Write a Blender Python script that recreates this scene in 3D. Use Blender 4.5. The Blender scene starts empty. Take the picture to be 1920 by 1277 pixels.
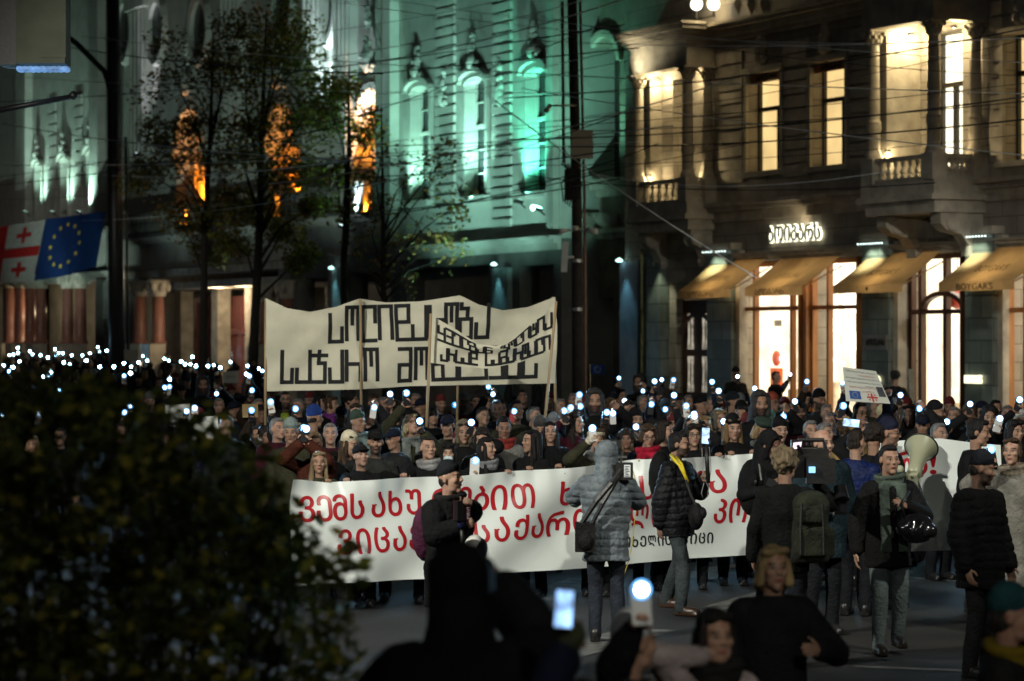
import bpy, bmesh, math, random
import numpy as np
from mathutils import Vector, Matrix, Euler
random.seed(7); rng = np.random.default_rng(7)
SC = bpy.context.scene
COL = SC.collection
# ---------------- camera, sky, sun, exposure ----------------
FPX, CX, CY, CAMZ = 5000.0, 960.0, 638.5, 2.6
cd = bpy.data.cameras.new("camera"); cam = bpy.data.objects.new("camera", cd); COL.objects.link(cam)
cd.sensor_width = 36.0; cd.lens = 36.0 * FPX / 1920.0
cd.clip_start = 0.5; cd.clip_end = 1500
cam.location = (0, 0, CAMZ); cam.rotation_euler = (math.radians(90), 0, 0)
cd.dof.use_dof = True; cd.dof.focus_distance = 25.5; cd.dof.aperture_fstop = 2.6; cd.dof.aperture_blades = 9
SC.camera = cam
W = bpy.data.worlds.new("World"); SC.world = W; W.use_nodes = True
nt = W.node_tree; bg = nt.nodes["Background"]
sky = nt.nodes.new("ShaderNodeTexSky"); sky.sky_type = 'NISHITA'; sky.sun_disc = False
sky.sun_elevation = math.radians(-3); sky.sun_rotation = math.radians(200)
nt.links.new(sky.outputs[0], bg.inputs[0]); bg.inputs[1].default_value = 0.09
sd = bpy.data.lights.new("night_sun", 'SUN'); sd.energy = 0.012; sd.angle = math.radians(20); sd.color = (1, .93, .8)
so = bpy.data.objects.new("night_sun", sd); COL.objects.link(so); so.rotation_euler = (math.radians(55), 0, math.radians(-20))
vs = SC.view_settings; vs.view_transform = 'Standard'; vs.look = 'None'; vs.gamma = 1; vs.exposure = 0.38; vs.use_curve_mapping = False
SC.render.engine = 'CYCLES'
cy = SC.cycles; cy.max_bounces = 5; cy.diffuse_bounces = 2; cy.glossy_bounces = 3; cy.transmission_bounces = 4; cy.transparent_max_bounces = 6
cy.caustics_reflective = False; cy.caustics_refractive = False; cy.sample_clamp_indirect = 2.0; cy.blur_glossy = 1.0
cy.use_denoising = True
try: cy.denoiser = 'OPENIMAGEDENOISE'
except Exception: pass
cy.use_adaptive_sampling = True; cy.adaptive_threshold = 0.01

# ---------------- pixel <-> place ----------------
def at(px, py, d):
    return Vector(((px - CX) / FPX * d, d, CAMZ - (py - CY) / FPX * d))
EU_, EM_ = (.434, -.901), (.901, .434)          # along the street, into the buildings
D0 = 69.4; X0 = 540 / FPX * D0
ANG = math.atan2(-.901, .434)
def fu(px, w=0.0):
    q = (px - CX) / FPX
    return (q * (D0 + .434 * w) - X0 - .901 * w) / (.434 + .901 * q)
def fd(u, w=0.0): return D0 - .901 * u + .434 * w
def fz(px, py, w=0.0): return CAMZ + (CY - py) * fd(fu(px, w), w) / FPX
def fw(u, w, z=0.0): return Vector((X0 + .434 * u + .901 * w, D0 - .901 * u + .434 * w, z))

# ---------------- mesh helpers ----------------
class MB:
    def __init__(s): s.v = []; s.f = []; s.m = []; s.n = 0
    def add(s, vs_, fs, mi=0):
        b = s.n; s.v.extend([tuple(map(float, p)) for p in vs_]); s.n += len(vs_)
        for f in fs: s.f.append(tuple(i + b for i in f)); s.m.append(mi)
        return s
    def box(s, x0, x1, y0, y1, z0, z1, mi=0):
        if x0 > x1: x0, x1 = x1, x0
        if y0 > y1: y0, y1 = y1, y0
        if z0 > z1: z0, z1 = z1, z0
        return s.add([(x0,y0,z0),(x1,y0,z0),(x1,y1,z0),(x0,y1,z0),(x0,y0,z1),(x1,y0,z1),(x1,y1,z1),(x0,y1,z1)],
            [(0,3,2,1),(4,5,6,7),(0,1,5,4),(1,2,6,5),(2,3,7,6),(3,0,4,7)], mi)
    def obox(s, c, half, R, mi=0):
        c = Vector(c); vs_ = []
        for z in (-1, 1):
            for x, y in ((-1,-1),(1,-1),(1,1),(-1,1)):
                vs_.append(c + R @ Vector((x*half[0], y*half[1], z*half[2])))
        return s.add(vs_, [(0,3,2,1),(4,5,6,7),(0,1,5,4),(1,2,6,5),(2,3,7,6),(3,0,4,7)], mi)
    def tube(s, pts, rad, n=8, mi=0, caps=True):
        pts = [Vector(p) for p in pts]; k = len(pts)
        if not hasattr(rad, '__len__'): rad = [rad] * k
        vs_ = []; fs = []; up = None
        for i, p in enumerate(pts):
            t = (pts[min(i+1, k-1)] - pts[max(i-1, 0)])
            if t.length < 1e-9: t = Vector((0, 0, 1))
            t.normalize()
            if up is None:
                up = Vector((1, 0, 0)) if abs(t.x) < .8 else Vector((0, 1, 0))
            a = t.cross(up)
            if a.length < 1e-6: a = t.cross(Vector((0, 1, .3)))
            a.normalize(); b = t.cross(a); up = -b if False else a.cross(t)
            for j in range(n):
                an = 2 * math.pi * j / n
                vs_.append(p + (a * math.cos(an) + b * math.sin(an)) * rad[i])
        for i in range(k - 1):
            for j in range(n):
                fs.append((i*n+j, i*n+(j+1) % n, (i+1)*n+(j+1) % n, (i+1)*n+j))
        if caps:
            fs.append(tuple(range(n))[::-1]); fs.append(tuple((k-1)*n + j for j in range(n)))
        return s.add(vs_, fs, mi)
    def cap(s, p0, p1, r0, r1, n=9, mi=0):
        p0, p1 = Vector(p0), Vector(p1); t = p1 - p0; L = t.length
        t = t / L if L > 1e-6 else Vector((0, 0, 1))
        h = .5; c = math.sqrt(3) / 2
        pts = [p0 - t*r0*.97, p0 - t*r0*h*1.5, p0 - t*r0*.35, p0, p1, p1 + t*r1*.35, p1 + t*r1*h*1.5, p1 + t*r1*.97]
        return s.tube(pts, [r0*.15, r0*.62, r0*.93, r0, r1, r1*.93, r1*.62, r1*.15], n, mi)
    def ell(s, c, r, R=None, nu=14, nv=9, mi=0):
        c = Vector(c); vs_ = []; fs = []
        for i in range(nv + 1):
            ph = math.pi * i / nv
            for j in range(nu):
                th = 2 * math.pi * j / nu
                sp = max(math.sin(ph), .02)
                p = Vector((r[0]*sp*math.cos(th), r[1]*sp*math.sin(th), r[2]*math.cos(ph)))
                vs_.append(c + (R @ p if R else p))
        for i in range(nv):
            for j in range(nu):
                fs.append((i*nu+j, (i+1)*nu+j, (i+1)*nu+(j+1) % nu, i*nu+(j+1) % nu))
        fs.append(tuple(range(nu))); fs.append(tuple(nv*nu + j for j in range(nu))[::-1])
        return s.add(vs_, fs, mi)
    def loft(s, rings, mi=0, caps=True):
        n = len(rings[0]); vs_ = [p for r in rings for p in r]; fs = []
        for i in range(len(rings) - 1):
            for j in range(n):
                fs.append((i*n+j, i*n+(j+1) % n, (i+1)*n+(j+1) % n, (i+1)*n+j))
        if caps: fs.append(tuple(range(n))[::-1]); fs.append(tuple((len(rings)-1)*n + j for j in range(n)))
        return s.add(vs_, fs, mi)
    def lathe(s, c, prof, n=14, mi=0, R=None):
        c = Vector(c); rings = []
        for r, z in prof:
            ring = []
            for j in range(n):
                p = Vector((r*math.cos(2*math.pi*j/n), r*math.sin(2*math.pi*j/n), z))
                ring.append(c + (R @ p if R else p))
            rings.append(ring)
        return s.loft(rings, mi)
    def prism(s, poly, axis, a, b, mi=0):
        # poly: 2-D points, extruded along axis 'x','y','z' from a to b
        def mk(p, h):
            return {'x': (h, p[0], p[1]), 'y': (p[0], h, p[1]), 'z': (p[0], p[1], h)}[axis]
        n = len(poly)
        vs_ = [mk(p, a) for p in poly] + [mk(p, b) for p in poly]
        fs = [tuple(range(n)), tuple(range(n, 2*n))[::-1]] + [(i, i+n, (i+1) % n + n, (i+1) % n) for i in range(n)]
        return s.add(vs_, fs, mi)
    def grid(s, fn, nu, nv, mi=0):
        vs_ = [fn(i/nu, j/nv) for j in range(nv+1) for i in range(nu+1)]
        fs = [(j*(nu+1)+i, j*(nu+1)+i+1, (j+1)*(nu+1)+i+1, (j+1)*(nu+1)+i) for j in range(nv) for i in range(nu)]
        return s.add(vs_, fs, mi)
    def mesh(s, name, mats=(), smooth=False):
        m = bpy.data.meshes.new(name); m.from_pydata(s.v, [], s.f)
        for q in mats: m.materials.append(q)
        if len(mats) > 1: m.polygons.foreach_set('material_index', s.m)
        if smooth: m.polygons.foreach_set('use_smooth', [True] * len(s.f))
        m.update(); return m
    def build(s, name, mats, parent=None, smooth=False, loc=None):
        if not isinstance(mats, (list, tuple)): mats = [mats]
        o = bpy.data.objects.new(name, s.mesh(name, mats, smooth)); COL.objects.link(o)
        if parent is not None: o.parent = parent
        if loc is not None: o.location = loc
        return o
def fixn(o):
    bm = bmesh.new(); bm.from_mesh(o.data); bmesh.ops.recalc_face_normals(bm, faces=bm.faces); bm.to_mesh(o.data); bm.free(); return o
def tag(o, label=None, cat=None, group=None, kind=None):
    if label: o['label'] = label
    if cat: o['category'] = cat
    if group: o['group'] = group
    if kind: o['kind'] = kind
    return o
def empty(name, loc=(0, 0, 0), rz=0.0, label=None, cat=None, group=None):
    o = bpy.data.objects.new(name, None); COL.objects.link(o); o.location = loc; o.rotation_euler = (0, 0, rz)
    o.empty_display_size = .2
    return tag(o, label, cat, group)
TMP = bpy.data.scenes.new('workshop')
def evaluate(data, mods):
    o = bpy.data.objects.new('t', data); TMP.collection.objects.link(o)
    for ty, kw in mods:
        m = o.modifiers.new(ty, ty)
        for k, v in kw.items(): setattr(m, k, v)
    TMP.view_layers[0].update(); dg = TMP.view_layers[0].depsgraph
    me = bpy.data.meshes.new_from_object(o.evaluated_get(dg))
    bpy.data.objects.remove(o)
    return me
def remesh(mb, vox, smooth=3, name='m'):
    me0 = mb.mesh('t')
    me = evaluate(me0, [('REMESH', dict(mode='VOXEL', voxel_size=vox)), ('SMOOTH', dict(factor=.5, iterations=smooth))])
    bpy.data.meshes.remove(me0); me.name = name
    me.polygons.foreach_set('use_smooth', [True] * len(me.polygons))
    return me
def co_of(me):
    a = np.empty(len(me.vertices) * 3, np.float32); me.vertices.foreach_get('co', a); return a.reshape(-1, 3)
def no_of(me):
    a = np.empty(len(me.vertices) * 3, np.float32); me.vertex_normals.foreach_get('vector', a); return a.reshape(-1, 3)
def set_co(me, a): me.vertices.foreach_set('co', np.ascontiguousarray(a, np.float32).ravel()); me.update()
GLY = {}
def glyph(txt, depth=0.0, spacing=1.0, bold=0.0):
    """vertices scaled so that the tallest glyph is 1 high, origin at the lower left; faces"""
    key = (txt, depth, spacing, bold)
    if key in GLY: return GLY[key]
    c = bpy.data.curves.new('g', 'FONT'); c.body = txt; c.extrude = depth; c.space_character = spacing; c.offset = bold; c.resolution_u = 3
    me = evaluate(c, []); a = co_of(me).copy(); fs = [tuple(p.vertices) for p in me.polygons]
    lo = a.min(0); hi = a.max(0); a[:, :2] -= lo[:2]; h = hi[1] - lo[1]; a[:, :2] /= h
    GLY[key] = (a, fs, (hi[0] - lo[0]) / h); bpy.data.meshes.remove(me); bpy.data.curves.remove(c)
    return GLY[key]

# ---------------- materials ----------------
MC = {}
def newmat(name):
    m = bpy.data.materials.new(name); m.use_nodes = True
    return m, m.node_tree, m.node_tree.nodes['Principled BSDF']
def mat(name, col, rough=.7, var=.25, scale=6.0, bump=.15, bscale=None, metal=0.0, spec=.4, coords='Object', stretch=None, trans=0.0):
    key = ('m', name)
    if key in MC: return MC[key]
    m, t, b = newmat(name); L = t.links
    tc = t.nodes.new('ShaderNodeTexCoord'); src = tc.outputs[coords]
    if stretch:
        mp = t.nodes.new('ShaderNodeMapping'); mp.inputs['Scale'].default_value = stretch; L.new(src, mp.inputs[0]); src = mp.outputs[0]
    n = t.nodes.new('ShaderNodeTexNoise'); n.inputs['Scale'].default_value = scale; n.inputs['Detail'].default_value = 5; L.new(src, n.inputs['Vector'])
    r = t.nodes.new('ShaderNodeValToRGB'); r.color_ramp.elements[0].position = .3; r.color_ramp.elements[1].position = .72
    c = np.array(col[:3]); r.color_ramp.elements[0].color = (*(c * (1 - var)), 1); r.color_ramp.elements[1].color = (*np.minimum(c * (1 + var), .95), 1)
    L.new(n.outputs[0], r.inputs[0]); L.new(r.outputs[0], b.inputs['Base Color'])
    b.inputs['Roughness'].default_value = rough; b.inputs['Metallic'].default_value = metal; b.inputs['Specular IOR Level'].default_value = spec
    if bump:
        n2 = t.nodes.new('ShaderNodeTexNoise'); n2.inputs['Scale'].default_value = bscale or scale * 4; n2.inputs['Detail'].default_value = 4; L.new(src, n2.inputs['Vector'])
        bp = t.nodes.new('ShaderNodeBump'); bp.inputs['Strength'].default_value = bump; bp.inputs['Distance'].default_value = .03
        L.new(n2.outputs[0], bp.inputs['Height']); L.new(bp.outputs[0], b.inputs['Normal'])
    if trans:
        tr = t.nodes.new('ShaderNodeBsdfTranslucent'); L.new(r.outputs[0], tr.inputs[0])
        mx = t.nodes.new('ShaderNodeMixShader'); mx.inputs[0].default_value = trans
        L.new(b.outputs[0], mx.inputs[1]); L.new(tr.outputs[0], mx.inputs[2]); L.new(mx.outputs[0], t.nodes['Material Output'].inputs[0])
    MC[key] = m; return m
def emit(name, col, st, var=0.0, scale=3.0):
    key = ('e', name)
    if key in MC: return MC[key]
    m, t, b = newmat(name); L = t.links
    b.inputs['Base Color'].default_value = (.3, .3, .3, 1); b.inputs['Emission Color'].default_value = (*col, 1); b.inputs['Emission Strength'].default_value = st
    if var:
        tc = t.nodes.new('ShaderNodeTexCoord'); n = t.nodes.new('ShaderNodeTexNoise'); n.inputs['Scale'].default_value = scale; L.new(tc.outputs['Object'], n.inputs['Vector'])
        mr = t.nodes.new('ShaderNodeMapRange'); mr.inputs[1].default_value = .3; mr.inputs[2].default_value = .7; mr.inputs[3].default_value = st * (1 - var); mr.inputs[4].default_value = st * (1 + var)
        L.new(n.outputs[0], mr.inputs[0]); L.new(mr.outputs[0], b.inputs['Emission Strength'])
    MC[key] = m; return m
def glass(name, tint=(.8, .9, .9)):
    key = ('g', name)
    if key in MC: return MC[key]
    m, t, b = newmat(name); L = t.links
    tr = t.nodes.new('ShaderNodeBsdfTransparent'); tr.inputs[0].default_value = (*tint, 1)
    gl = t.nodes.new('ShaderNodeBsdfGlossy'); gl.inputs['Roughness'].default_value = .04
    fr = t.nodes.new('ShaderNodeFresnel'); fr.inputs[0].default_value = 1.45
    mx = t.nodes.new('ShaderNodeMixShader'); L.new(fr.outputs[0], mx.inputs[0]); L.new(tr.outputs[0], mx.inputs[1]); L.new(gl.outputs[0], mx.inputs[2])
    L.new(mx.outputs[0], t.nodes['Material Output'].inputs[0]); MC[key] = m; return m
def stone(name, col, bw=.9, bh=.35, mortar=.012, var=.2, rough=.8):
    """coursed masonry in the facade's own (u, z) frame"""
    key = ('s', name)
    if key in MC: return MC[key]
    m, t, b = newmat(name); L = t.links
    tc = t.nodes.new('ShaderNodeTexCoord'); sx = t.nodes.new('ShaderNodeSeparateXYZ'); L.new(tc.outputs['Object'], sx.inputs[0])
    ad = t.nodes.new('ShaderNodeMath'); ad.operation = 'ADD'; L.new(sx.outputs[0], ad.inputs[0]); L.new(sx.outputs[1], ad.inputs[1])
    cb = t.nodes.new('ShaderNodeCombineXYZ'); L.new(ad.outputs[0], cb.inputs[0]); L.new(sx.outputs[2], cb.inputs[1])
    br = t.nodes.new('ShaderNodeTexBrick'); br.inputs['Scale'].default_value = 1; br.inputs['Brick Width'].default_value = bw; br.inputs['Row Height'].default_value = bh; br.inputs['Mortar Size'].default_value = mortar
    c = np.array(col); br.inputs['Color1'].default_value = (*(c * (1 - var)), 1); br.inputs['Color2'].default_value = (*(c * (1 + var)), 1); br.inputs['Mortar'].default_value = (*(c * .45), 1)
    L.new(cb.outputs[0], br.inputs['Vector'])
    n = t.nodes.new('ShaderNodeTexNoise'); n.inputs['Scale'].default_value = 1.7; n.inputs['Detail'].default_value = 7; L.new(tc.outputs['Object'], n.inputs['Vector'])
    mr = t.nodes.new('ShaderNodeMapRange'); mr.inputs[1].default_value = .3; mr.inputs[2].default_value = .75; mr.inputs[3].default_value = .65; mr.inputs[4].default_value = 1.15; L.new(n.outputs[0], mr.inputs[0])
    mu = t.nodes.new('ShaderNodeMixRGB'); mu.blend_type = 'MULTIPLY'; mu.inputs[0].default_value = 1; L.new(br.outputs[0], mu.inputs[1]); L.new(mr.outputs[0], mu.inputs[2])
    L.new(mu.outputs[0], b.inputs['Base Color']); b.inputs['Roughness'].default_value = rough
    bp = t.nodes.new('ShaderNodeBump'); bp.inputs['Strength'].default_value = .5; bp.inputs['Distance'].default_value = .02; L.new(br.outputs[1], bp.inputs['Height']); bp.invert = True
    n3 = t.nodes.new('ShaderNodeTexNoise'); n3.inputs['Scale'].default_value = 14; n3.inputs['Detail'].default_value = 4; L.new(tc.outputs['Object'], n3.inputs['Vector'])
    bp2 = t.nodes.new('ShaderNodeBump'); bp2.inputs['Strength'].default_value = .25; bp2.inputs['Distance'].default_value = .02; L.new(n3.outputs[0], bp2.inputs['Height']); L.new(bp.outputs[0], bp2.inputs['Normal'])
    L.new(bp2.outputs[0], b.inputs['Normal']); MC[key] = m; return m
def cloth(col, rough=.85, name=None, spec=.12):
    return mat(name or 'fabric_%02x%02x%02x' % tuple(int(min(c, 1) ** .45 * 255) for c in col), col, rough, .35, 9, .55, 34, spec=spec)
# lights
def spot(name, loc, target, power, col, size=60, blend=.6, rad=.08, parent=None):
    l = bpy.data.lights.new(name, 'SPOT'); l.energy = power; l.color = col; l.spot_size = math.radians(size); l.spot_blend = blend; l.shadow_soft_size = rad
    o = bpy.data.objects.new(name, l); COL.objects.link(o)
    loc, target = Vector(loc), Vector(target)
    o.matrix_world = Matrix.Translation(loc) @ (target - loc).to_track_quat('-Z', 'Y').to_matrix().to_4x4()
    if parent is not None: o.parent = parent
    return o
def point(name, loc, power, col, rad=.1, parent=None):
    l = bpy.data.lights.new(name, 'POINT'); l.energy = power; l.color = col; l.shadow_soft_size = rad
    o = bpy.data.objects.new(name, l); COL.objects.link(o); o.location = loc
    if parent is not None: o.parent = parent
    return o
# ---------------- ground ----------------
asphalt = mat('asphalt', (.014, .014, .0137), .62, .7, .8, .9, 90, spec=.45)
paving = mat('paving', (.12, .12, .115), .8, .3, 2.0, .3, 20)
paint = mat('road_paint', (.10, .10, .09), .75, .7, 5.0, .3, 40)
g = MB(); g.add([(-400, -60, 0), (400, -60, 0), (400, 700, 0), (-400, 700, 0)], [(0, 1, 2, 3)])
tag(g.build('road', asphalt), kind='structure')
k = MB(); k.box(-130, 40, -5.5, 30, -.2, .13)
o = k.build('pavement', paving, loc=(X0, D0, 0)); o.rotation_euler = (0, 0, ANG); tag(o, kind='structure')
k = MB(); k.box(-130, 40, -5.8, -5.503, -.2, .15)
o = k.build('kerb', mat('kerb_stone', (.2, .2, .19), .8), loc=(X0, D0, 0)); o.rotation_euler = (0, 0, ANG); tag(o, kind='structure')
mk = MB()
def stripe(px0, py0, px1, py1, wid):
    a = at(px0, py0, CAMZ * FPX / (py0 - CY)); b = at(px1, py1, CAMZ * FPX / (py1 - CY)); a.z = b.z = .004
    t = (b - a).normalized(); s_ = Vector((-t.y, t.x, 0)) * wid / 2
    mk.add([a - s_, b - s_, b + s_, a + s_], [(0, 1, 2, 3)])
stripe(1000, 1125, 1110, 1085, .5); stripe(1290, 1085, 1400, 1060, .55); stripe(1330, 1150, 1470, 1110, .5); stripe(1000, 1240, 1220, 1180, .5)
stripe(1160, 1260, 1420, 1195, .5); stripe(1690, 1082, 1900, 1098, .14); stripe(1600, 1250, 1900, 1262, .14); None
tag(mk.build('road_marking', paint), kind='structure')

# ---------------- building kit (local frame: x along the street, y into the building, z up) ----------------
def wall_open(mb, u0, u1, z0, z1, w0, w1, ops, mi=0):
    us = sorted(set([u0, u1] + [min(max(v, u0), u1) for o_ in ops for v in o_[:2]]))
    zs = sorted(set([z0, z1] + [min(max(v, z0), z1) for o_ in ops for v in o_[2:4]]))
    for i in range(len(us) - 1):
        run = None
        for j in range(len(zs) - 1):
            cu, cz = (us[i] + us[i+1]) / 2, (zs[j] + zs[j+1]) / 2
            hole = any(o_[0] < cu < o_[1] and o_[2] < cz < o_[3] for o_ in ops)
            if not hole:
                run = [zs[j], zs[j+1]] if run is None else [run[0], zs[j+1]]
            if (hole or j == len(zs) - 2) and run is not None:
                mb.box(us[i], us[i+1], w0, w1, run[0], run[1], mi); run = None
def arch_fill(mb, u0, u1, z0, rise, w0, w1, mi=0, n=12):
    """fills the corners over an arched head between springing z0 and z0+rise"""
    c = (u0 + u1) / 2; r = (u1 - u0) / 2
    pts = [(c - r * math.cos(math.pi * i / n), z0 + rise * math.sin(math.pi * i / n)) for i in range(n + 1)]
    for i in range(n):
        (a, za), (b, zb) = pts[i], pts[i+1]
        if max(za, zb) < z0 + rise - 1e-4 or abs(za - zb) > 1e-4:
            mb.prism([(a, za), (b, zb), (b, z0 + rise + .001), (a, z0 + rise + .001)], 'y', w0, w1, mi)
def arch_ring(mb, u0, u1, z0, rise, t, w0, w1, mi=0, n=16, a0=0.0):
    c = (u0 + u1) / 2; r = (u1 - u0) / 2
    for i in range(n):
        q = [];
        for a in (math.pi * i / n, math.pi * (i + 1) / n):
            q.append(((c - r * math.cos(a), z0 + rise * math.sin(a)), (c - (r + t) * math.cos(a), z0 + (rise + t) * math.sin(a))))
        mb.prism([q[0][0], q[1][0], q[1][1], q[0][1]], 'y', w0, w1, mi)
def cornice(mb, u0, u1, z, steps, w=0.0, mi=0):
    """steps: list of (height, projection) from z upward"""
    for h, p in steps:
        mb.box(u0, u1, w - p, w + .02, z, z + h, mi); z += h + .003
def scroll_bracket(mb, u, z, wid, dep, hgt, mi=0, w=0.0):
    pts = [(0, z), (-dep, z), (-dep, z - hgt * .25), (-dep * .85, z - hgt * .4), (-dep * .5, z - hgt * .5), (-dep * .3, z - hgt * .75), (-dep * .28, z - hgt), (0, z - hgt)]
    mb.prism([(p + w, q) for p, q in pts], 'x', u - wid / 2, u + wid / 2, mi)
    for s in (-1, 1):
        mb.tube([(u + s * wid / 2, w - dep * .72, z - hgt * .24), (u + s * (wid / 2 + .05), w - dep * .72, z - hgt * .24)], [hgt * .2, hgt * .17], 14, mi)
        mb.tube([(u + s * wid / 2, w - dep * .16, z - hgt * .84), (u + s * (wid / 2 + .04), w - dep * .16, z - hgt * .84)], [hgt * .12, hgt * .1], 12, mi)
def column(mb, u, w, z0, z1, r, mi=0, ped=True):
    H = z1 - z0; ph = H * .27 if ped else .12; ch = r * 2.4
    if ped:
        mb.lathe((u, w, z0), [(r*1.5, 0), (r*1.5, .08), (r*1.35, .12), (r*1.1, .2), (r*1.12, ph-.16), (r*1.3, ph-.12), (r*1.3, ph-.02), (r*1.05, ph)], 16, mi)
    else:
        mb.lathe((u, w, z0), [(r*1.45, 0), (r*1.45, .07), (r*1.2, .1), (r*1.1, .14)], 16, mi)
    b = z0 + ph + .003
    mb.lathe((u, w, b), [(r*1.25, 0), (r*1.25, .05), (r*1.02, .1), (r, (z1-ch-b)*.4), (r*.88, z1-ch-b-.02)], 18, mi)
    c = z1 - ch
    mb.lathe((u, w, c), [(r*1.05, 0), (r*.95, .05), (r*1.05, ch*.5), (r*1.45, ch*.85)], 14, mi)
    for ring, (zz, rr, nn, sz) in enumerate(((.25, 1.1, 8, .32), (.5, 1.2, 8, .36))):
        for i in range(nn):
            a = 2 * math.pi * (i + ring * .5) / nn
            mb.ell((u + r*rr*math.cos(a), w + r*rr*math.sin(a), c + ch*zz), (r*sz*.9, r*sz*.9, ch*.19), None, 7, 5, mi)
    for i in range(4):
        a = math.pi / 4 + i * math.pi / 2
        mb.ell((u + r*1.65*math.cos(a), w + r*1.65*math.sin(a), c + ch*.74), (r*.42, r*.42, ch*.17), None, 8, 6, mi)
    mb.box(u - r*1.75, u + r*1.75, w - r*1.75, w + r*1.75, c + ch*.88, z1, mi)
def baluster_run(mb, p0, p1, z0, z1, n, r=.07, mi=0):
    p0, p1 = Vector((*p0, 0)), Vector((*p1, 0)); H = z1 - z0; t = p1 - p0; L = t.length
    R = Matrix.Rotation(math.atan2(t.y, t.x), 3, 'Z'); c = (p0 + p1) / 2
    mb.obox((c.x, c.y, z1 - .05), (L/2, .13, .05), R, mi); mb.obox((c.x, c.y, z0 + .045), (L/2, .13, .045), R, mi)
    for i in range(n):
        q = p0 + t * ((i + .5) / n); h = H - .2
        mb.lathe((q.x, q.y, z0 + .09), [(r, 0), (r, .05), (r*.55, .09), (r*1.05, h*.3), (r*.95, h*.42), (r*.4, h*.68), (r*.75, h*.78), (r*.8, h*.9), (r*.8, h+.02)], 10, mi)
def ornament(mb, u, w, z, wid, hgt, seed, mi=0, n=16):
    rr = random.Random(seed)
    for i in range(n):
        t = rr.random(); y = z + hgt * t; half = wid / 2 * (1 - t) * (.5 + .5 * rr.random()) + .04
        x = u + rr.choice((-1, 1)) * half * rr.random()
        s_ = rr.uniform(.06, .13)
        mb.ell((x, w - s_ * .5, y), (s_, s_ * 1.1, s_ * rr.uniform(.8, 1.5)), None, 7, 5, mi)
    mb.ell((u, w - .1, z + hgt * .2), (wid * .2, .16, hgt * .22), None, 9, 6, mi)
def lettering(name, txt, m, parent, u, w, z, h, width=None, depth=.02, R=None):
    """raised letters facing the street; lower left corner at (u, w, z)"""
    a, fs, wd = glyph(txt, depth / h)
    s_ = (width / wd / h) if width else 1.0
    mb = MB(); mb.add([(u + x * h * s_, w - (zz * h) - depth, z + y * h) for x, y, zz in a], fs)
    return mb.build(name, m, parent)

cream = stone('limestone_blocks', (.34, .31, .26), 1.1, .42, .012, .1)
cream_plain = mat('limestone', (.37, .34, .28), .8, .3, 2.2, .6, 9)
dark_frame = mat('dark_window_frame', (.02, .018, .015), .5, .2, 6, .1)
orange_wood = mat('varnished_wood', (.36, .15, .045), .35, .25, 3, .1, 30, stretch=(4, 4, .5))
dark_wood = mat('dark_wood', (.07, .03, .018), .4, .3, 3, .1, 30, stretch=(4, 4, .5))
granite = stone('green_granite_blocks', (.15, .185, .165), .95, .52, .02, .3, .32)
warm_pane = emit('lit_window_warm', (1, .70, .29), .8, .25, .7)
bright_pane = emit('lit_window_bright', (1, .9, .62), 1.5, .15, 1.0)
shopwall = emit('shop_interior', (1, .80, .53), 1.35, .45, 1.6)  # room walls emit by themselves, standing in for lamplight inside the shops
shopglow = emit('shop_ceiling_light', (1, .9, .72), 4.0)
globe_m = emit('globe_lamp', (1, .93, .78), 3.0)
led_w = emit('led_lamp', (.8, 1, .95), 4.0)
black = mat('black_metal', (.012, .012, .012), .45, .2, 8, .1)

# ================= right-hand building: shops below, lit loggias above =================
RB = empty('corner_building', (X0, D0, 0), ANG, 'dark limestone corner building with glowing shop windows, column balconies and tan awnings', 'building')
uL, uR, ZT = fu(1172), 12.5, 14.5
opA = (fu(1404), fu(1466), fz(1435, 321), fz(1435, 134)); opB = (fu(1524), fu(1588), fz(1555, 311), fz(1555, 113))
opC = (fu(1886), fu(1960), fz(1920, 300), fz(1920, 60))
zf = fz(1600, 398)                                  # first-floor band
zs = fz(1500, 470)                                  # top of the shop fronts
bay1 = (fu(1190, -.8), fu(1290, -.8), .8); bay2 = (fu(1628, -1.4), fu(1752, -1.4), 1.4)
dr1 = (fu(1262), fu(1296), fz(1262, 345), fz(1262, 150)); dr2 = (fu(1745), fu(1805), fz(1748, 320), fz(1748, 62))
shop = [(fu(1388), fu(1503)), (fu(1519), fu(1612)), (fu(1690), fu(1807)), (fu(1886), fu(1990))]
door = (fu(1262), fu(1324))
w_ = MB()
wall_open(w_, uL, uR, zs, ZT, 0, .6, [opA, opB, opC, dr1, dr2])
wall_open(w_, uL, uR, 0, zs - .003, .1, .6, [(a, b, .35, zs - .25) for a, b in shop] + [(door[0], door[1], .14, fz(1290, 560))])
w_.box(uL, uL + .4, .603, 14, 0, ZT); w_.box(uR - .4, uR, .603, 14, 0, ZT)
w_.build('wall', cream, RB)
w_ = MB(); w_.box(uL - .1, uR + .1, -.15, 14.2, ZT + .003, ZT + .4); w_.build('roof', cream_plain, RB)
w_ = MB(); ub, ue = fu(1345), uR
cornice(w_, ub, ue, zf, [(.28, .12), (.12, .3), (.1, .42)])
cornice(w_, ub, ue, zf - 1.12, [(.1, .16), (.08, .25), (.05, .3)])
zc = fz(1500, 52); cornice(w_, fu(1345), bay2[0] - .1, zc, [(.12, .12), (.2, .2), (.1, .36), (.08, .46)])
cornice(w_, fu(1345), uR, ZT - 1.2, [(.2, .2), (.2, .4), (.15, .6)])
for i in range(3):                                    # diamond panels in the frieze
    uu = fu(1385 + i * 24); zz = fz(1385 + i * 24, 8)
    w_.add([(uu - .16, -.003, zz), (uu, -.003, zz - .3), (uu + .16, -.003, zz), (uu, -.003, zz + .3), (uu, -.16, zz)], [(0, 1, 4), (1, 2, 4), (2, 3, 4), (3, 0, 4)])
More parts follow.
